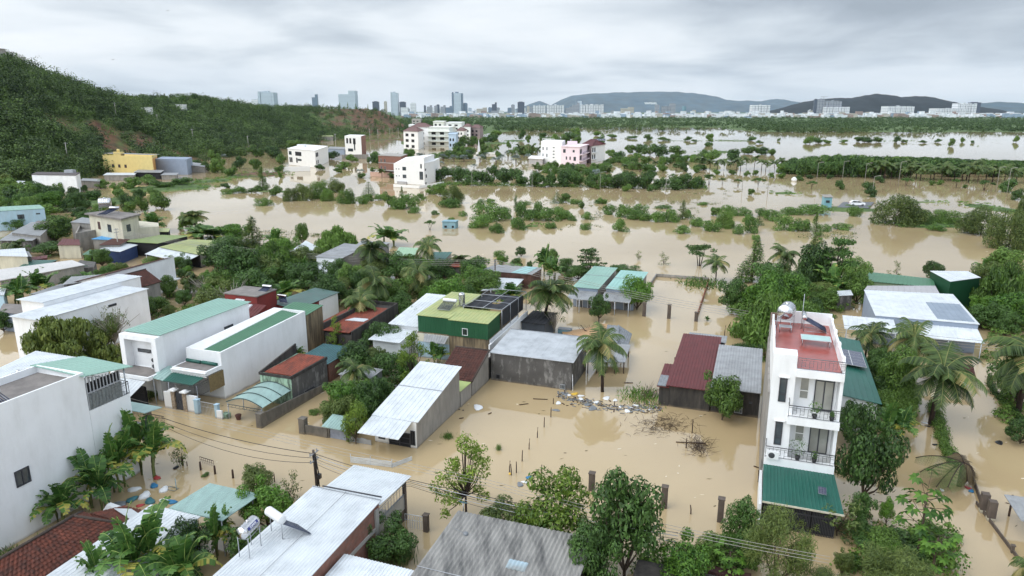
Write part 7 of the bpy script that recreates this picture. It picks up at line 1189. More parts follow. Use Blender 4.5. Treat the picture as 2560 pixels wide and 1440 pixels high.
('sparse',450,1165,50,60,1,'small red-brown bare shrub on the flooded street'),('bush',515,1190,26,10,0,'small plant tuft in the street'),('broad_dark',980,1400,150,110,3,'vine-covered frame behind the brick wall'),('tuft',1000,1400,80,60,0,'tall grass tuft before the vine-covered frame'),('broad',385,975,50,30,2,'potted shrubs at the left of the grey patterned gate'),('tuft',385,988,40,20,1,'flowering weeds at the white house front'),('sparse',375,1000,50,30,0,'thin shrub at the white house front corner'),('tuft',20,1400,110,40,2,'weeds by the fence at the lower left'),
('bush',1795,1010,100,30,1,'dead vines along the dark wall of the red-roofed house'),('tuft',1605,995,120,30,1,'dry grass behind the rubbish bank'),('tuft',1120,1095,30,20,2,'tuft of weeds floating in the yard'),('tuft',1246,1125,14,20,0,'single small seedling in the flooded yard'),('banana',2540,1440,0,0,0,''),('tuft',1755,712,120,24,1,'grass patch in the corner of the walled plot'),('banana',1768,802,16,12,1,'tiny banana seedling in the water by the walled plot')]
for k,x,y,w_,h_,s,lb_ in NEAR:
    if w_: plant(k,x,y,w_,h_,lb_,seed=s)
ORD = ['first','second','third','fourth','fifth','sixth','seventh','eighth','ninth','tenth','eleventh','twelfth','thirteenth','fourteenth','fifteenth','sixteenth','seventeenth','eighteenth','nineteenth','twentieth','twenty-first','twenty-second','twenty-third','twenty-fourth','twenty-fifth','twenty-sixth','twenty-seventh','twenty-eighth','twenty-ninth','thirtieth']+['number %d'%i for i in range(31,200)]
def row(lst, phrase, group, fn=plant1):
    for i,(k,x,y,w_,h_,s) in enumerate(sorted(lst,key=lambda a:a[1])): fn(k,x,y,w_,h_,ORD[i]+' '+phrase+', from the left',group=group,seed=s)
# bushes in the open flood
B = [(1206,568,60,25),(1242,582,35,21),(1216,550,80,34),(1300,573,42,22),(1303,541,47,30),(1330,550,40,24),(1345,532,32,22),(1372,551,56,24),(1398,548,34,20),(1377,571,28,14),(1468,573,31,12),(1553,578,38,23),(1525,535,34,19),(1560,542,41,28),(1603,536,40,20),(1588,548,38,18),(1615,552,28,14),(1644,554,38,23),(1678,555,42,25),(1703,582,40,14),(1775,578,47,22),(1742,566,30,20),(1850,537,42,15),(1847,585,28,19),(1878,582,30,32),(1870,555,26,18),(1251,640,28,11),(1960,575,52,27),(1930,551,39,21),(2005,577,40,27),(1983,537,47,15),(2027,533,83,17),(2135,541,31,20),(2341,576,41,13),(655,513,40,14),(1035,532,30,11),(1086,536,22,8),(1125,518,50,20),(990,522,40,20),(1020,520,60,26),(1285,560,22,12),(1415,546,30,18),(1432,552,22,10),(1470,548,28,14),(1436,510,34,10),(1500,508,30,8),(1205,520,20,18),(1395,535,34,14),(1262,545,30,22),(600,482,40,14),(565,485,30,10),(1820,540,40,20),(1905,540,30,16),(1890,600,20,12),(2060,578,26,14),(1720,545,26,16),(2105,573,40,12),(1225,505,22,8),(1320,512,18,7),(1660,520,40,6),(1760,512,30,5),(2050,600,10,6),
 (1155,540,20,10),(1050,500,26,12),(905,510,30,16),(950,500,26,14)]
row([('bush',x,y,w_*1.35,h_*1.5,i%4) for i,(x,y,w_,h_) in enumerate(B)],'round mangrove bush in the open flood','mangrove bushes in the open flood')
T2 = [('bigbush',1130,509,62,52,1),('small',1100,490,50,35,0),('bigbush',758,500,60,46,1),('bigbush',800,495,60,50,2),('bigbush',728,502,48,36,3),('bigbush',865,508,54,44,4),('bigbush',820,502,44,30,0),('bigbush',840,480,50,40,5),('conifer',922,488,44,38,0),('small',920,502,40,18,2),('small',972,516,44,40,1),('tall',1005,505,22,42,1),('small',1085,485,46,26,2),('tall',658,476,40,64,0),('small',690,488,40,26,1),('small',640,482,44,20,3),('conifer',1225,540,34,42,0),('tall',1290,530,26,44,0),('conifer',1392,508,40,34,1),('small',1415,505,46,24,0),('small',1505,510,28,18,1),('tall',1706,548,36,52,1),('bigbush',1810,570,56,50,2),('small',1790,540,36,24,0),('conifer',1897,563,30,42,1),('bigbush',2238,561,132,84,1),('bigbush',2300,561,70,38,0),('bigbush',2370,558,100,38,2),('bigbush',2452,586,110,76,1),('bigbush',2521,624,115,112,3),('bigbush',2560,560,60,80,1),('tall',2038,590,44,58,0),('small',1455,522,22,20,1),('small',1130,560,28,18,2),('umbrella',1075,575,36,26,0),('small',1360,468,30,14,1),('tall',2095,700,70,130,1)]
row(T2[:-1],'free-standing tree in the middle flood','trees in the middle flood')
# dark row along the embankment and the street of young trees behind it
D1 = [('smalld',1104,452,54,40),('smalld',1145,456,52,44),('smalld',1180,462,56,42),('smalld',1215,462,50,40),('smalld',1262,462,60,46),('smalld',1300,464,50,36),('smalld',1336,466,56,42),('smalld',1372,466,48,40),('smalld',1405,466,56,46),('smalld',1440,466,50,42),('smalld',1478,468,50,40),('smalld',1512,470,54,44),('smalld',1545,470,46,38),('smalld',1580,472,56,48),('smalld',1612,472,56,46),('smalld',1650,474,46,36),('smalld',1690,472,54,40),('smalld',1722,472,50,44),('smalld',1748,470,36,34),('smalld',1235,444,44,34),('smalld',1290,444,44,28),('smalld',1425,446,44,30),('smalld',1480,446,50,28),('smalld',1560,450,50,26),('smalld',1625,452,40,30),('smalld',1120,440,44,26),('smalld',1170,446,40,26)]
row([(k,x,y,w_,h_,i%5) for i,(k,x,y,w_,h_) in enumerate(D1)],'dark round tree on the long embankment','dark trees along the embankment')
D2 = [('small',1490,473,24,14),('small',1568,478,30,20),('smalld',1628,478,26,20),('smalld',1688,476,32,20),('umbrella',1772,462,38,28),('umbrella',1806,460,24,16),('umbrella',1845,465,28,18),('umbrella',1895,466,40,22),('small',1878,488,22,18),('umbrella',2029,473,34,22),('smalld',2100,474,26,28),('smalld',2025,447,22,12),('smalld',2075,447,20,12),('small',1955,446,28,16),('small',1928,444,20,14),('small',1998,452,30,14),('smalld',2170,476,36,26),('smalld',2180,492,40,26),('smalld',2200,457,26,22),('umbrella',2265,464,34,20),('small',2330,464,20,14),('umbrella',2390,470,24,24),('small',2350,462,20,14),('umbrella',2460,476,46,26),('smalld',2520,480,50,40),('smalld',2545,500,40,30),('small',2412,470,14,10),('small',1865,440,22,14),('small',1890,438,24,14),('small',1790,436,26,14),('small',1830,436,24,12)]
row([(k,x,y,w_,h_,i%4) for i,(k,x,y,w_,h_) in enumerate(D2)],'small street tree in the water behind the embankment','street trees in the water')
rs = random.Random(31); LST = []
for i in range(124):                                    # mangrove wood at the right
    x = 1965+i*5+rs.uniform(-6,6); yb = rs.choice((434,424,412,442)); top = interp(x,[1960,2000,2060,2200,2350,2480,2560],[402,390,384,388,392,398,400]); LST.append(('smalld' if rs.random() < .75 else 'small',x,yb,rs.uniform(46,66),(yb-top)*rs.uniform(.85,1.05),i%5))
row(LST,'tree of the dense mangrove wood','dense mangrove wood on the right')
LST = []
for i in range(52):
    x = 1745+i*15.6+rs.uniform(-5,5); yb = interp(x,[1745,1900,2000,2300,2560],[424,426,434,448,456])+rs.uniform(-4,4); LST.append(('palm_far',x,yb,rs.uniform(32,46)*(1.1 if x > 2000 else .85),rs.uniform(28,44)*(1.1 if x > 2000 else .8),i%4))
LST += [('palm_far',2198,444,34,34,0),('palm_far',2420,458,62,58,1),('palm_far',2300,452,50,44,2)]
row(LST,'palm in front of the mangrove wood','palms before the mangrove wood')
LST = [('fan',x,y,w_,h_,i%2) for i,(x,y,w_,h_) in enumerate([(1050,398,34,16),(1078,400,30,16),(1108,402,30,18),(1122,392,26,18),(1135,404,30,18),(1160,404,30,18),(1172,392,28,18),(1200,404,34,20),(1215,398,26,18),(1240,410,34,18),(1270,394,28,18),(1290,408,34,22),(1320,400,26,16),(1102,416,24,14),(1092,424,18,12),(1185,422,20,12),(1490,452,36,30),(560,398,20,14),(1255,400,24,14),(900,436,30,14)])]
row(LST,'silver-blue fan palm behind the embankment','silver fan palms')
LST = [('palm_far',x,y,w_,h_,i%4) for i,(x,y,w_,h_) in enumerate([(1222,388,24,28),(1240,390,26,30),(1310,395,28,34),(1330,394,30,36),(1342,398,26,32),(1300,388,24,28),(1110,398,22,22),(1180,390,20,20),(1280,398,22,24),(1450,436,36,26),(1340,432,30,22),(1420,440,34,22),(1520,432,30,20),(1055,456,22,20),(1715,424,26,20),(1690,428,26,20),(1660,424,24,20),(1400,438,26,18),(955,444,30,24),(900,446,20,14),(1640,420,28,20),(1580,424,26,20),(1600,430,30,22),(1560,428,26,20)])]
row(LST,'small garden palm behind the embankment','garden palms beyond the embankment')
LST = []
for i in range(95):                                    # gardens around the modern houses
    x = rs.choice((rs.uniform(1020,1230),rs.uniform(1140,1345),rs.uniform(1480,1760),rs.uniform(1560,1760),rs.uniform(930,1000),rs.uniform(1340,1520))); yb = rs.uniform(380,400) if x < 1345 else rs.uniform(404,432)
    if 1345 < x < 1515 and yb < 422: yb = rs.uniform(422,436)
    if x < 1010: yb = rs.uniform(398,410)
    LST.append((rs.choice(('small','smalld','small','bush')),x,yb,rs.uniform(24,40),rs.uniform(14,26),rs.randrange(4)))
row(LST,'garden tree around the far modern houses','garden trees around the modern houses')
L3 = [(1068,318,40,22),(1092,316,44,26),(1118,315,44,26),(1142,316,44,24),(1158,318,30,20),(1105,322,50,18),(1655,390,60,30),(1690,388,50,26),(1625,388,56,30),(1600,384,46,26),(1575,384,36,24),(1780,402,52,30),(1830,402,52,34),(1765,398,40,26),(1870,386,60,22),(1905,386,46,22),(1930,388,30,18),(1740,402,50,18),(1715,400,36,14),(1505,372,32,36),(1525,392,30,20),(1545,398,40,22),(1590,400,36,20),
 (1272,372,16,22),(1305,350,22,30),(1320,358,18,22),(1355,352,24,14),(1370,356,30,16),(1392,358,40,24),(1410,358,36,22),(1425,350,40,24),(1445,358,30,20),(1440,342,34,24),(1360,344,30,14),(1490,340,30,12),(1530,345,40,10),(1580,347,40,8),(1620,350,26,16),(1660,352,40,10),(1720,352,24,12),(1773,356,26,24),(1770,366,30,12),(1880,352,30,12),(1900,360,22,10),(2025,360,40,20),(2040,358,34,18),(2065,358,30,10),(2110,356,24,8),(2160,356,46,16),(2190,356,40,14),(2145,355,26,14),(2240,356,22,18),(2260,356,20,8),(2310,358,26,8),(2345,356,20,10),(2380,366,24,22),(2405,356,16,14),(2430,358,14,8),(2540,356,20,18),(1948,353,12,8),(1735,355,16,8),(1205,366,40,26),(1180,364,40,26),(1225,356,44,24),(1160,362,36,24),(1240,346,40,22),(1145,372,36,20),
 (545,432,50,40),(520,428,40,26),(600,422,40,34),(640,425,40,30),(580,440,44,26),(500,420,40,24),(700,410,44,26),(535,405,40,30),(455,462,60,22),(400,470,70,22),(330,470,60,30),(240,500,60,30),(380,490,40,22),(300,500,50,30),(180,488,40,24),(150,482,36,28),(250,470,60,22),(350,500,40,30),(330,530,50,30),(270,520,40,26),(200,520,70,44),(410,525,60,50),(390,520,40,40),(320,525,46,50),(355,528,36,42),(255,540,50,34),
 (30,520,90,60),(80,520,80,60),(10,490,80,50),(130,515,70,50),(60,500,70,50),(110,545,80,36),(170,530,50,36),(20,560,60,40),(0,530,60,60),(210,478,24,18),(370,462,60,26),(290,480,30,24),(430,430,50,26),(700,430,30,20),(760,395,50,24),(680,395,60,34),(640,392,50,30),(740,372,60,24),(830,398,40,22),(860,422,44,20),(880,405,40,20),(800,425,30,16),(845,432,30,14),(700,445,14,20),(565,470,30,14),(940,400,40,22),(930,430,24,12),(980,445,30,16),(905,445,24,14)]
row([('small' if i%3 else 'smalld',x,y,w_,h_,i%5) for i,(x,y,w_,h_) in enumerate(L3)],'small green tree scattered over the flooded flats','trees of the flooded flats')
# trees that stand out on the ridge of the hill
RG = [(20,432,34),(45,440,30),(100,450,26),(122,455,30),(170,480,36),(232,520,24),(262,530,20),(345,560,20),(368,570,28),(395,580,22),(455,610,22),(490,630,26),(520,640,24),(560,670,20),(590,690,18),(620,720,16),(730,850,14),(790,900,14),(850,980,18),(870,1000,18),(890,1010,16),(920,1030,16),(955,1040,16),(975,1050,18),(1000,1060,16)]
for i,(px,D,hp) in enumerate(RG):
    x = far(px,D).x; z = hill_z(x,D); me, h, w_ = mono('tall' if i in (0,4,5,12) or i > 16 else 'smalld', i%2 if (i in (0,4,5,12) or i > 16) else i%4); o = bpy.data.objects.new('ridge_tree',me); C.objects.link(o); o.location = (x,D,z-.5); H_ = hp*D/FPX; o.scale = (H_/h*(.8 if i%2 else 1.1),)*2+(H_/h,); o.rotation_euler.z = i; tag(o,ORD[i]+' tree standing out on the hill ridge, from the left','tree','trees on the ridge line')
for k in range(7): plant1('bare',0,450,10,10,'grey leafless tree on the hilltop at the far left, one of a thin cluster','bare hilltop trees',seed=k%3) and None
for k,o in enumerate([o for o in bpy.data.objects if o.get('group') == 'bare hilltop trees']): D = 430; x = far(40+k*7,D).x; o.location = (x,D,hill_z(x,D)+2.0); o.scale = (.7,.7,1.7)
# filling growth of the village thickets, tree by tree
def free(x, y, m=1.2):
    for q in FOOTP:
        cx = sum(a for a,b in q)/4; cy = sum(b for a,b in q)/4; ins = True
        for i in range(4):
            (ax,ay),(bx_,by_) = q[i],q[(i+1)%4]; L = math.hypot(bx_-ax,by_-ay) or 1
            if ((x-ax)*(by_-ay)-(y-ay)*(bx_-ax))/L > m: ins = False
        if ins: return False
    return True
gf = random.Random(21)
for x0_,y0_,x1_,y1_,n,hs,ph in ((530,650,780,790,18,(55,90),'tree of the garden thicket left of centre'),(770,690,1210,800,28,(45,75),'tree of the central grove behind the rusty roofs'),(1850,680,2150,790,16,(45,75),'tree of the thicket behind the three-storey house'),(2185,870,2280,1060,8,(55,80),'shrub below the garden palms'),(850,930,1060,1080,12,(60,100),'tree of the garden beside the grey long house'),
  (0,560,520,740,26,(28,50),'garden tree among the houses at the left'),(330,730,560,800,8,(30,50),'low tree by the flooded lane behind the mint roof'),(2440,700,2560,860,8,(60,110),'tree of the grove at the right edge'),(2100,1340,2420,1440,8,(50,80),'shrub at the bottom right corner'),(1760,1380,1860,1440,4,(60,90),'shrub left of the feathery bottom tree'),(1190,640,1420,720,8,(20,34),'lakeside shrub behind the shacks'),(0,470,230,560,16,(40,60),'tree below the hill at the left edge')):
    L_ = []
    for i in range(n*3):
        x = gf.uniform(x0_,x1_); y = gf.uniform(y0_,y1_); p = P(x,y)
        if len(L_) < n and free(p.x,p.y): h_ = gf.uniform(*hs); L_.append((gf.choice(('broad','broad_dark','broad','broad_olive','broad_bright','broad_dark')),x,y,h_*gf.uniform(1.0,1.5),h_,gf.randrange(3)))
    row(L_, ph, ph.replace('tree','trees').replace('shrub','shrubs'), plant if hs[1] > 60 else plant1)
# weeds on the islands (ground cover)
sp = []; g = random.Random(5)
for ix,iy,rx,ry,top in ISL:
    n = int(min(420, 8+rx*ry*.28*(1 if iy < 400 else .25)))
    for i in range(n):
        a = g.uniform(0,6.28); r = math.sqrt(g.random())*1.02; x, y = ix+math.cos(a)*rx*r, iy+math.sin(a)*ry*r; z = ground_z(x,y)
        if z < -.25: continue
        h_ = g.uniform(.25,.9)*(1.5 if g.random() < .1 else 1); sp.append((x,y,max(z,-.05)-.08,h_,h_*g.uniform(1.6,3.0),g.uniform(-.1,.35)))
forest('grass_and_weeds', sp, ['round','flat'], L_BUSH, 'rough grass and weeds on the low islands', 'grass', .42, 34, 6)
sp = []
for i in range(420):                                   # undergrowth at the water line of the embankment and village
    t_ = g.random(); px = 1095+670*t_; p = P(px, 463+9*t_+g.uniform(-3,1)); sp.append((p.x,p.y,-.1,g.uniform(.6,1.7),g.uniform(1.6,3.2),g.uniform(-.2,.1)))
for x0_,y0_,x1_,y1_,n in ((520,735,760,790,60),(760,700,900,770,50),(900,740,1060,840,80),(1080,690,1200,780,60),(1840,760,2120,800,90),(1960,700,2150,760,60),(2190,900,2280,1080,70),(860,900,1040,1060,70),(2110,1330,2400,1440,60),(1600,1420,1820,1450,40),(0,540,180,600,60),(430,590,640,620,50),(0,780,160,800,20),(340,740,560,800,40),(2440,700,2560,900,60),(2500,900,2560,1060,40)):
    for i in range(n): p = P(g.uniform(x0_,x1_),g.uniform(y0_,y1_)); sp.append((p.x,p.y,-.1,g.uniform(.4,1.5),g.uniform(1.0,2.4),g.uniform(-.15,.2)))
forest('undergrowth', sp, ['round','flat','tall'], L_MID, 'low undergrowth standing in the water below the trees', 'undergrowth', .30, 90, 9)
sp = []
for x0_,y0_,x1_,y1_,n in ((1490,520,1760,545,60),(1400,535,1500,550,40),(600,575,760,600,60),(780,585,820,592,20),(1180,500,1500,520,70),(1990,560,2140,600,60),(2080,585,2130,640,50),(1870,440,2500,480,60),(1640,505,1800,512,40),(1960,345,2500,362,70),(1490,340,1960,356,80),(2260,355,2400,364,40),(1560,470,1900,500,40),(560,460,700,480,30),(900,440,1000,450,20),(1340,700,1440,720,40),(1240,560,1500,575,30)):
    for i in range(n): 
        cx = g.uniform(x0_,x1_); p = P(cx,g.uniform(y0_,y1_)); sp.append((p.x,p.y,-.12,g.uniform(.15,.5),g.uniform(.8,3.2)*(2 if p.y > 500 else 1),g.uniform(-.25,.15)))
forest('drowned_weeds', sp, ['flat','round'], L_OLIVE, 'tips of drowned weeds and drift along the flood', 'weeds', .28, 22, 11)
# ================================================================ hedge bank, fallen palm, rubbish
hd = []; path = [(2330,1010),(2345,1050),(2352,1090),(2368,1130),(2388,1160)]
for (x0_,y0_),(x1_,y1_) in zip(path,path[1:]):
    for i in range(22): s = i/22; p = P(x0_+(x1_-x0_)*s,y0_+(y1_-y0_)*s); hd.append((p.x+g.uniform(-.3,.3),p.y+g.uniform(-.3,.3),-.2,g.uniform(.6,1.1),g.uniform(.8,1.2),0))
forest('hedge', hd, ['round'], L_MID, 'overgrown hedge wall running through the water to the fallen palm', 'hedge', .16, 120, 2, kind=None)
hd = []; path = [(2472,945),(2480,975),(2500,1000),(2530,1030),(2560,1060)]
for (x0_,y0_),(x1_,y1_) in zip(path,path[1:]):
    for i in range(18): s = i/18; p = P(x0_+(x1_-x0_)*s,y0_+(y1_-y0_)*s); hd.append((p.x+g.uniform(-.2,.2),p.y+g.uniform(-.2,.2),-.2,g.uniform(.5,.8),g.uniform(.5,.8),-.2))
forest('hedge', hd, ['round'], L_MID, 'narrow dark hedge curving to the right edge below the gatehouse', 'hedge', .16, 90, 3, kind=None)
fp = thing('fallen_palm','toppled coconut palm with fronds trailing in the water at the lower right','palm tree',P(2398,1215)); p0 = P(2398,1215); mb = MB(); mb.tube([p0-UP*1.2,p0+UP*.8,p0+UP*1.7],[.2,.17,.14],8); mb.build('trunk',BARKD,fp)
def fronds(nm,angs,L,m,par,top,dr=.16,w_=.05):
    V_=[];F_=[]; mb = MB()
    for k,(a,el) in enumerate(angs):
        p = top.copy(); d = Vector((math.cos(a)*math.cos(el),math.sin(a)*math.cos(el),math.sin(el))); path=[p.copy()]
        for i in range(10):
            p = p+d*(L/10); d = (d+UP*-dr).normalized(); p.z = max(p.z,.06); path.append(p.copy())
        mb.tube(path,.035,4)
        for i in range(2,40):
            s = i/40; j = int(s*10); q = path[j].lerp(path[j+1],s*10-j); ax = (path[j+1]-path[j]).normalized(); sd_ = ax.cross(UP).normalized(); ll = .9*math.sin(s*math.pi*.9)+.15
            for sg in (-1,1):
                tp = q+(sd_*sg*.8+ax*.45-UP*.5).normalized()*ll; tp.z = max(tp.z,.02); wv = ax*w_; n0 = len(V_); V_ += [tuple(q-wv-par.location),tuple(q+wv-par.location),tuple(tp+wv*.4-par.location),tuple(tp-wv*.4-par.location)]; F_.append((n0,n0+1,n0+2,n0+3))
    mb.build('stalks',BARKD,par); o = bpy.data.objects.new(nm,np_mesh(nm,np.array(V_),np.array(F_),m)); C.objects.link(o); o.parent = par
fronds('fronds',[(R(160),.35),(R(176),.1),(R(193),.3),(R(206),-.05),(R(222),.12)],3.2,L_PALM,fp,p0+UP*1.9,.09,.022); fronds('dead_fronds',[(R(-60),.2),(R(-30),.1),(R(60),.8),(R(100),1.2),(R(-90),-.2),(R(20),.3),(R(-75),-.5)],1.4,L_DEAD,fp,p0+UP*1.9,.3,.02)
def bag(name,label,px,py,s,m,seed,cat='bag',flat=.45,group=None,z=0):
    r_ = random.Random(seed); p = P(px,py); mb = MB(); k = pxm(p)*s/2; n = 10; v = []; f = []; ph = r_.uniform(0,3)
    for i in range(7):
        u = -math.pi/2+math.pi*i/6
        for j in range(n): a = 2*math.pi*j/n; w_ = 1+.16*math.sin(3*a+ph)+.1*math.sin(5*a+i); v.append((math.cos(u)*math.cos(a)*k*w_*1.15,math.cos(u)*math.sin(a)*k*w_*.7,math.sin(u)*k*flat+.03))
    for i in range(6):
        for j in range(n): f.append((i*n+j,i*n+(j+1)%n,(i+1)*n+(j+1)%n,(i+1)*n+j))
    mb.add(v,f,0,True); o = mb.build(name,m,None); o.location = p+UP*z; o.rotation_euler.z = r_.uniform(0,3); return tag(o,label,cat,group)
for i,(x,y,s,m,lb_) in enumerate([(375,1254,44,PLTEAL,'teal sack beside the bananas, before the blue sack'),(410,1254,36,PLWHITE,'white and yellow sack between the teal and the blue sack'),(430,1256,34,PLBLUE,'bright blue plastic sack floating at the edge of the yard'),(362,1240,50,PLWHITE,'long white sack behind the teal sack'),(335,1225,40,PLWHITE,'white sack under the largest banana plant'),(385,1215,34,PLBLUE,'dark blue sack under the banana leaves'),(392,1195,30,PLRED,'faded red sack at the edge of the bananas'),(350,1265,24,PLRED,'small pink rag near the white sack'),(300,1262,46,PLGREY,'grey sack pile at the foot of the tall white wall'),(330,1250,40,PLTEAL,'teal tarp bundle by the folded white sheet'),(440,1170,22,BLACKP,'black rubbish bag by the bare shrub'),(410,1225,40,PLWHITE,'white foam sheet beside the sacks')]): bag('sack',lb_,x,y,s*.72,m,i,'sack',.42)
fs_ = thing('white_sheet','folded white plastic sheet standing like a tent beside the tile roof','plastic sheet',P(275,1282)); mb = MB(); a_ = P(242,1300,.1); mb.prism([a_,a_+EB*1.6,a_+EB*1.7+EA*1.2,a_+EA*1.2],[a_+EB*.5+UP*1.0+EA*.5,a_+EB*1.5+UP*.8+EA*.5,a_+EB*1.4+UP*.8+EA*.9,a_+EB*.4+UP*1.0+EA*.8]); mb.build('sheet',PLWHITE,fs_)
fr_ = thing('metal_stand','small bent metal stand half sunk in the street yard','stand',P(420,1215)); mb = MB(); a_ = P(412,1222,.05); mb.tube([a_,a_+EB*.9,a_+EB*.9+EA*.4,a_+EA*.4,a_],.025,4); mb.tube([a_+EB*.9+EA*.2-UP*.5,a_+EB*.9+EA*.2+UP*.9],.025,4); mb.build('frame',FADEBLUE,fr_)
rub = [(1420,988,22,PLWHITE),(1437,985,26,PLYEL),(1452,990,22,PLWHITE),(1412,985,34,PLGREY),(1452,998,24,PLWHITE),(1396,1008,26,PLWHITE),(1516,996,32,PLWHITE),(1538,1001,22,PLWHITE),(1470,1012,30,PLGREY),(1482,1021,40,PLGREY),(1490,1006,24,PLWHITE),(1568,1028,28,PLWHITE),(1577,1020,14,PLWHITE),(1590,1014,20,PLWHITE),(1624,1024,12,PLWHITE),(1390,1026,26,PLGREY),(1550,1018,14,PLWHITE),(1195,1019,46,PLWHITE),(1323,1194,26,PLBLUE),(1312,1206,24,PLWHITE),(1300,1212,30,PLGREY),(1275,1185,14,PLYEL),(2362,1126,18,PLWHITE),(2382,1158,20,PLWHITE),(2420,1220,24,PLRED),(2428,1228,24,PLBLUE),(2355,1226,18,PLWHITE),(2312,1058,20,PLWHITE),(2320,1066,18,BLACKP),(2337,1112,18,BLACKP),(2498,1107,34,BLACKP),(1148,1024,9,BLACKP),(1158,1026,9,BLACKP),(1570,957,9,BLACKP)]
for i,(x,y,s,m) in enumerate(rub):
    wh = 'rubbish bank behind the flooded yard' if 1385 < x < 1640 and y < 1035 else 'drift by the near stakes' if 1270 < x < 1330 else 'hedge and fallen palm at the lower right' if x > 2300 else 'flooded yard beside the grey house'
    cn_ = 'white' if m is PLWHITE else 'yellow' if m is PLYEL else 'blue' if m is PLBLUE else 'red' if m is PLRED else 'black' if m is BLACKP else 'grey'
    bag('litter','%s %s piece of %s litter at the %s'%(['smaller','larger'][s > 24],ORD[sum(1 for q in rub[:i] if q[3] is m)],cn_,wh),x,y,s*.72,m,i+40,'litter',.12)
mb = MB(); rr_ = random.Random(4)
for i in range(330):                                   # drift scum of the rubbish bank
    t_ = rr_.random(); x = 1395+255*t_; y = 985+36*t_**.6*1.0+rr_.gauss(0,6)+10*math.sin(t_*3); p = P(x,y,.01); a = rr_.uniform(0,3.1); l = rr_.uniform(.1,.5); w_ = rr_.uniform(.02,.12); d = Vector((math.cos(a),math.sin(a),0)); mb.obox(p,d*l,d.cross(UP)*w_,UP*rr_.uniform(.02,.06),rr_.choice((0,0,1,2,3)))
tag(mb.build('drift_debris',[PLGREY,WOOD,mat('drift_scum',srgb(92,92,88),.9),GALV]),'bank of floating reeds and small rubbish across the flooded yard','debris',kind='stuff')
g = random.Random(91); mb = MB()
for i in range(620):                                   # flecks and wisps of scum drifting on the near water
    x, y = g.uniform(350,2560), g.uniform(560,1400); cl = mnoise.noise(Vector((x/90,y/40,1)))
    if cl < .02: continue
    p = P(x,y,.006); a = g.gauss(.3,.5); l = g.uniform(.05,.35)*(1+p.y/90); d = Vector((math.cos(a),math.sin(a),0)); n_ = d.cross(UP)*g.uniform(.015,.06)*(1+p.y/60); mb.add([p,p+d*l*.5+n_,p+d*l,p+d*l*.4-n_],((0,3,2,1),),g.choice((0,0,1,2)))
tag(mb.build('floating_scum',[mat('leaf_scum',srgb(96,84,56),.9),mat('foam_scum',srgb(206,194,170),.9),WOOD]),'flecks of leaves and foam drifting on the flood','scum',kind='stuff')
def brush(name,label,cx,cy,w_,h_,n,seed,up=0.):
    r_ = random.Random(seed); p0 = P(cx,cy); mb = MB()
    for i in range(n):
        x, y = r_.gauss(0,.24)*w_+cx, r_.gauss(0,.26)*h_+cy; p = P(x,y,.03); a = r_.uniform(0,6.28); l = r_.uniform(.3,1.1); d = Vector((math.cos(a)*l,math.sin(a)*l,r_.uniform(0,.25)+up*r_.random())); m_ = d*.5+Vector((r_.uniform(-.1,.1),r_.uniform(-.1,.1),.06)); mb.tube([p,p+m_,p+d],[.014,.011,.007],3)
    o = mb.build(name,WOOD,None,off=p0); o.location = p0; return tag(o,label,'brushwood')
brush('brushwood','wide raft of dead branches floating in the flooded field',1655,1062,150,44,230,1); brush('brushwood','tall tangle of dead twigs right of the wide raft of branches',1747,1118,60,46,150,2,.5); brush('brushwood','dead twigs at the right end of the rubbish bank',1618,990,60,20,70,4,.9); brush('brushwood','floating twigs behind the large spreading right-edge tree',2440,820,80,14,60,5,.2); brush('brushwood','uprooted stump with bare limbs before the tarpaulin',1475,835,50,22,60,6,1.0)
st = thing('uprooted_tree','bent uprooted trunk beside the round dark tree','tree',P(1490,838)); mb = MB(); mb.tube([P(1490,838,-.3),P(1492,836,.6),P(1497,815,1.2),P(1497,800,1.8)],[.14,.1,.08,.07],6); mb.tube([P(1490,838,-.2),P(1478,832,.6),P(1462,826,.9),P(1452,812,1.3)],[.12,.09,.06,.03],5); mb.build('trunk',BARKD,st); mb = MB(); mb.tube([P(1470,838,.1),P(1480,840,.3),P(1494,840,.1)],[.12,.2,.12],6); mb.build('root_ball',BARKD,st)
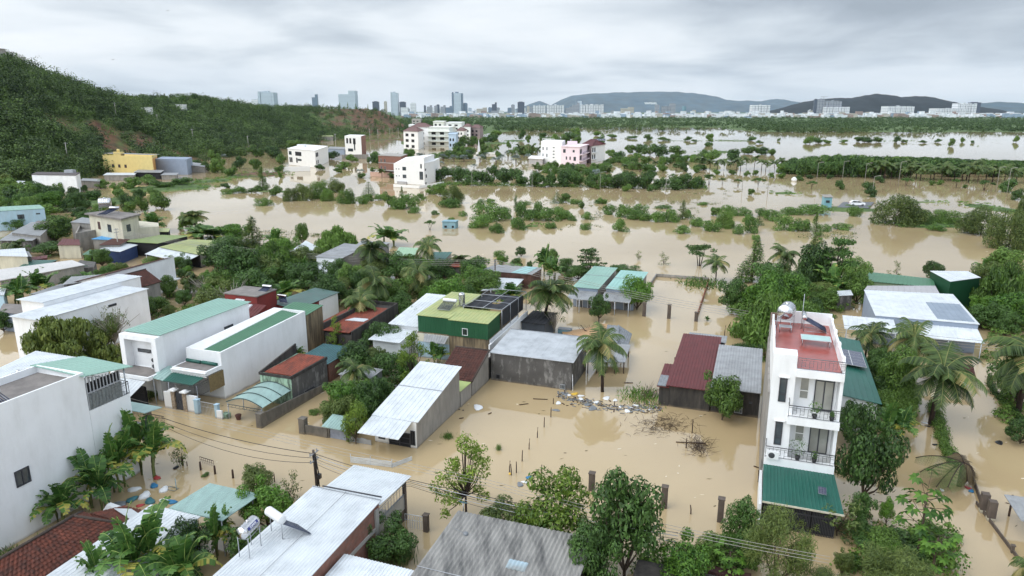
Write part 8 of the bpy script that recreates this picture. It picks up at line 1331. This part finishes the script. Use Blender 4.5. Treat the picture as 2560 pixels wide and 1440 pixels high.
for i,(x,y,l,a) in enumerate(((1298,1012,.9,.3),(1333,997,1.4,-.1),(1560,957,.9,.0),(1690,1105,2.4,-.1),(1885,1165,.8,-.8),(1220,1035,.4,.8),(1148,1046,.4,.3))):
    p = P(x,y,.02); mb = MB(); d = Vector((math.cos(a),math.sin(a),0)); mb.obox(p,d*l,d.cross(UP)*.08,UP*.05); tag(mb.build('floating_plank',WOOD,None,off=p),['short dark plank floating in the yard left of the stakes','long thin plank floating above the first stakes','dark stick floating right of the lone palm','long pole lying before the wide raft of branches','thin stick floating near the right side of the field','tiny stick floating below the white sheet litter','small stick floating by the grey long house'][i],'plank').location = p
# floating plant mats by the lake shore, birds
for i,(x,y) in enumerate(((448,27),(300,149),(390,97),(415,92))):
    D = 160; p = Vector((far(x,D).x,D,zat(x,y,D))); mb = MB(); mb.add([(-.45,0,.12),(0,-.1,0),(.45,0,.16),(0,.14,.02),(0,0,-.06)],((0,1,4),(0,4,3),(1,2,4),(4,2,3))); o = mb.build('flying_bird',mat('dark_bird',(.05,.05,.06),.8),None); o.location = p; o.scale = (1.0,)*3 if i < 2 else (.5,)*3; tag(o,['small dark bird high in the sky, nearest the top edge','dark bird in the sky above the hill','tiny distant bird left of another, between the two larger birds','tiny distant bird right of another, between the two larger birds'][i],'bird')
# ================================================================ air
HZ = True
if HZ:
    mb = MB(); mb.box(-16000,-400,-6,20000,24500,1300); o = mb.build('haze', None); o.data.materials.clear(); hm = bpy.data.materials.new('thin_blue_air'); hm.use_nodes = True; t = hm.node_tree; t.nodes.remove(t.nodes['Principled BSDF']); pv = t.nodes.new('ShaderNodeVolumePrincipled'); pv.inputs['Density'].default_value = .000018; pv.inputs['Color'].default_value = (.66,.82,.98,1); pv.inputs['Anisotropy'].default_value = 0
    t.links.new(pv.outputs[0], t.nodes['Material Output'].inputs['Volume']); o.data.materials.append(hm); tag(o,kind='stuff'); o['label'] = 'thin blue haze over the far city'
for o_ in bpy.data.objects:
    if len(str(o_.get('label','')).split()) > 16: print('LONG', o_['label'])
print('objects', len(bpy.data.objects), 'faces', sum(len(o.data.polygons) for o in bpy.data.objects if o.type == 'MESH'))
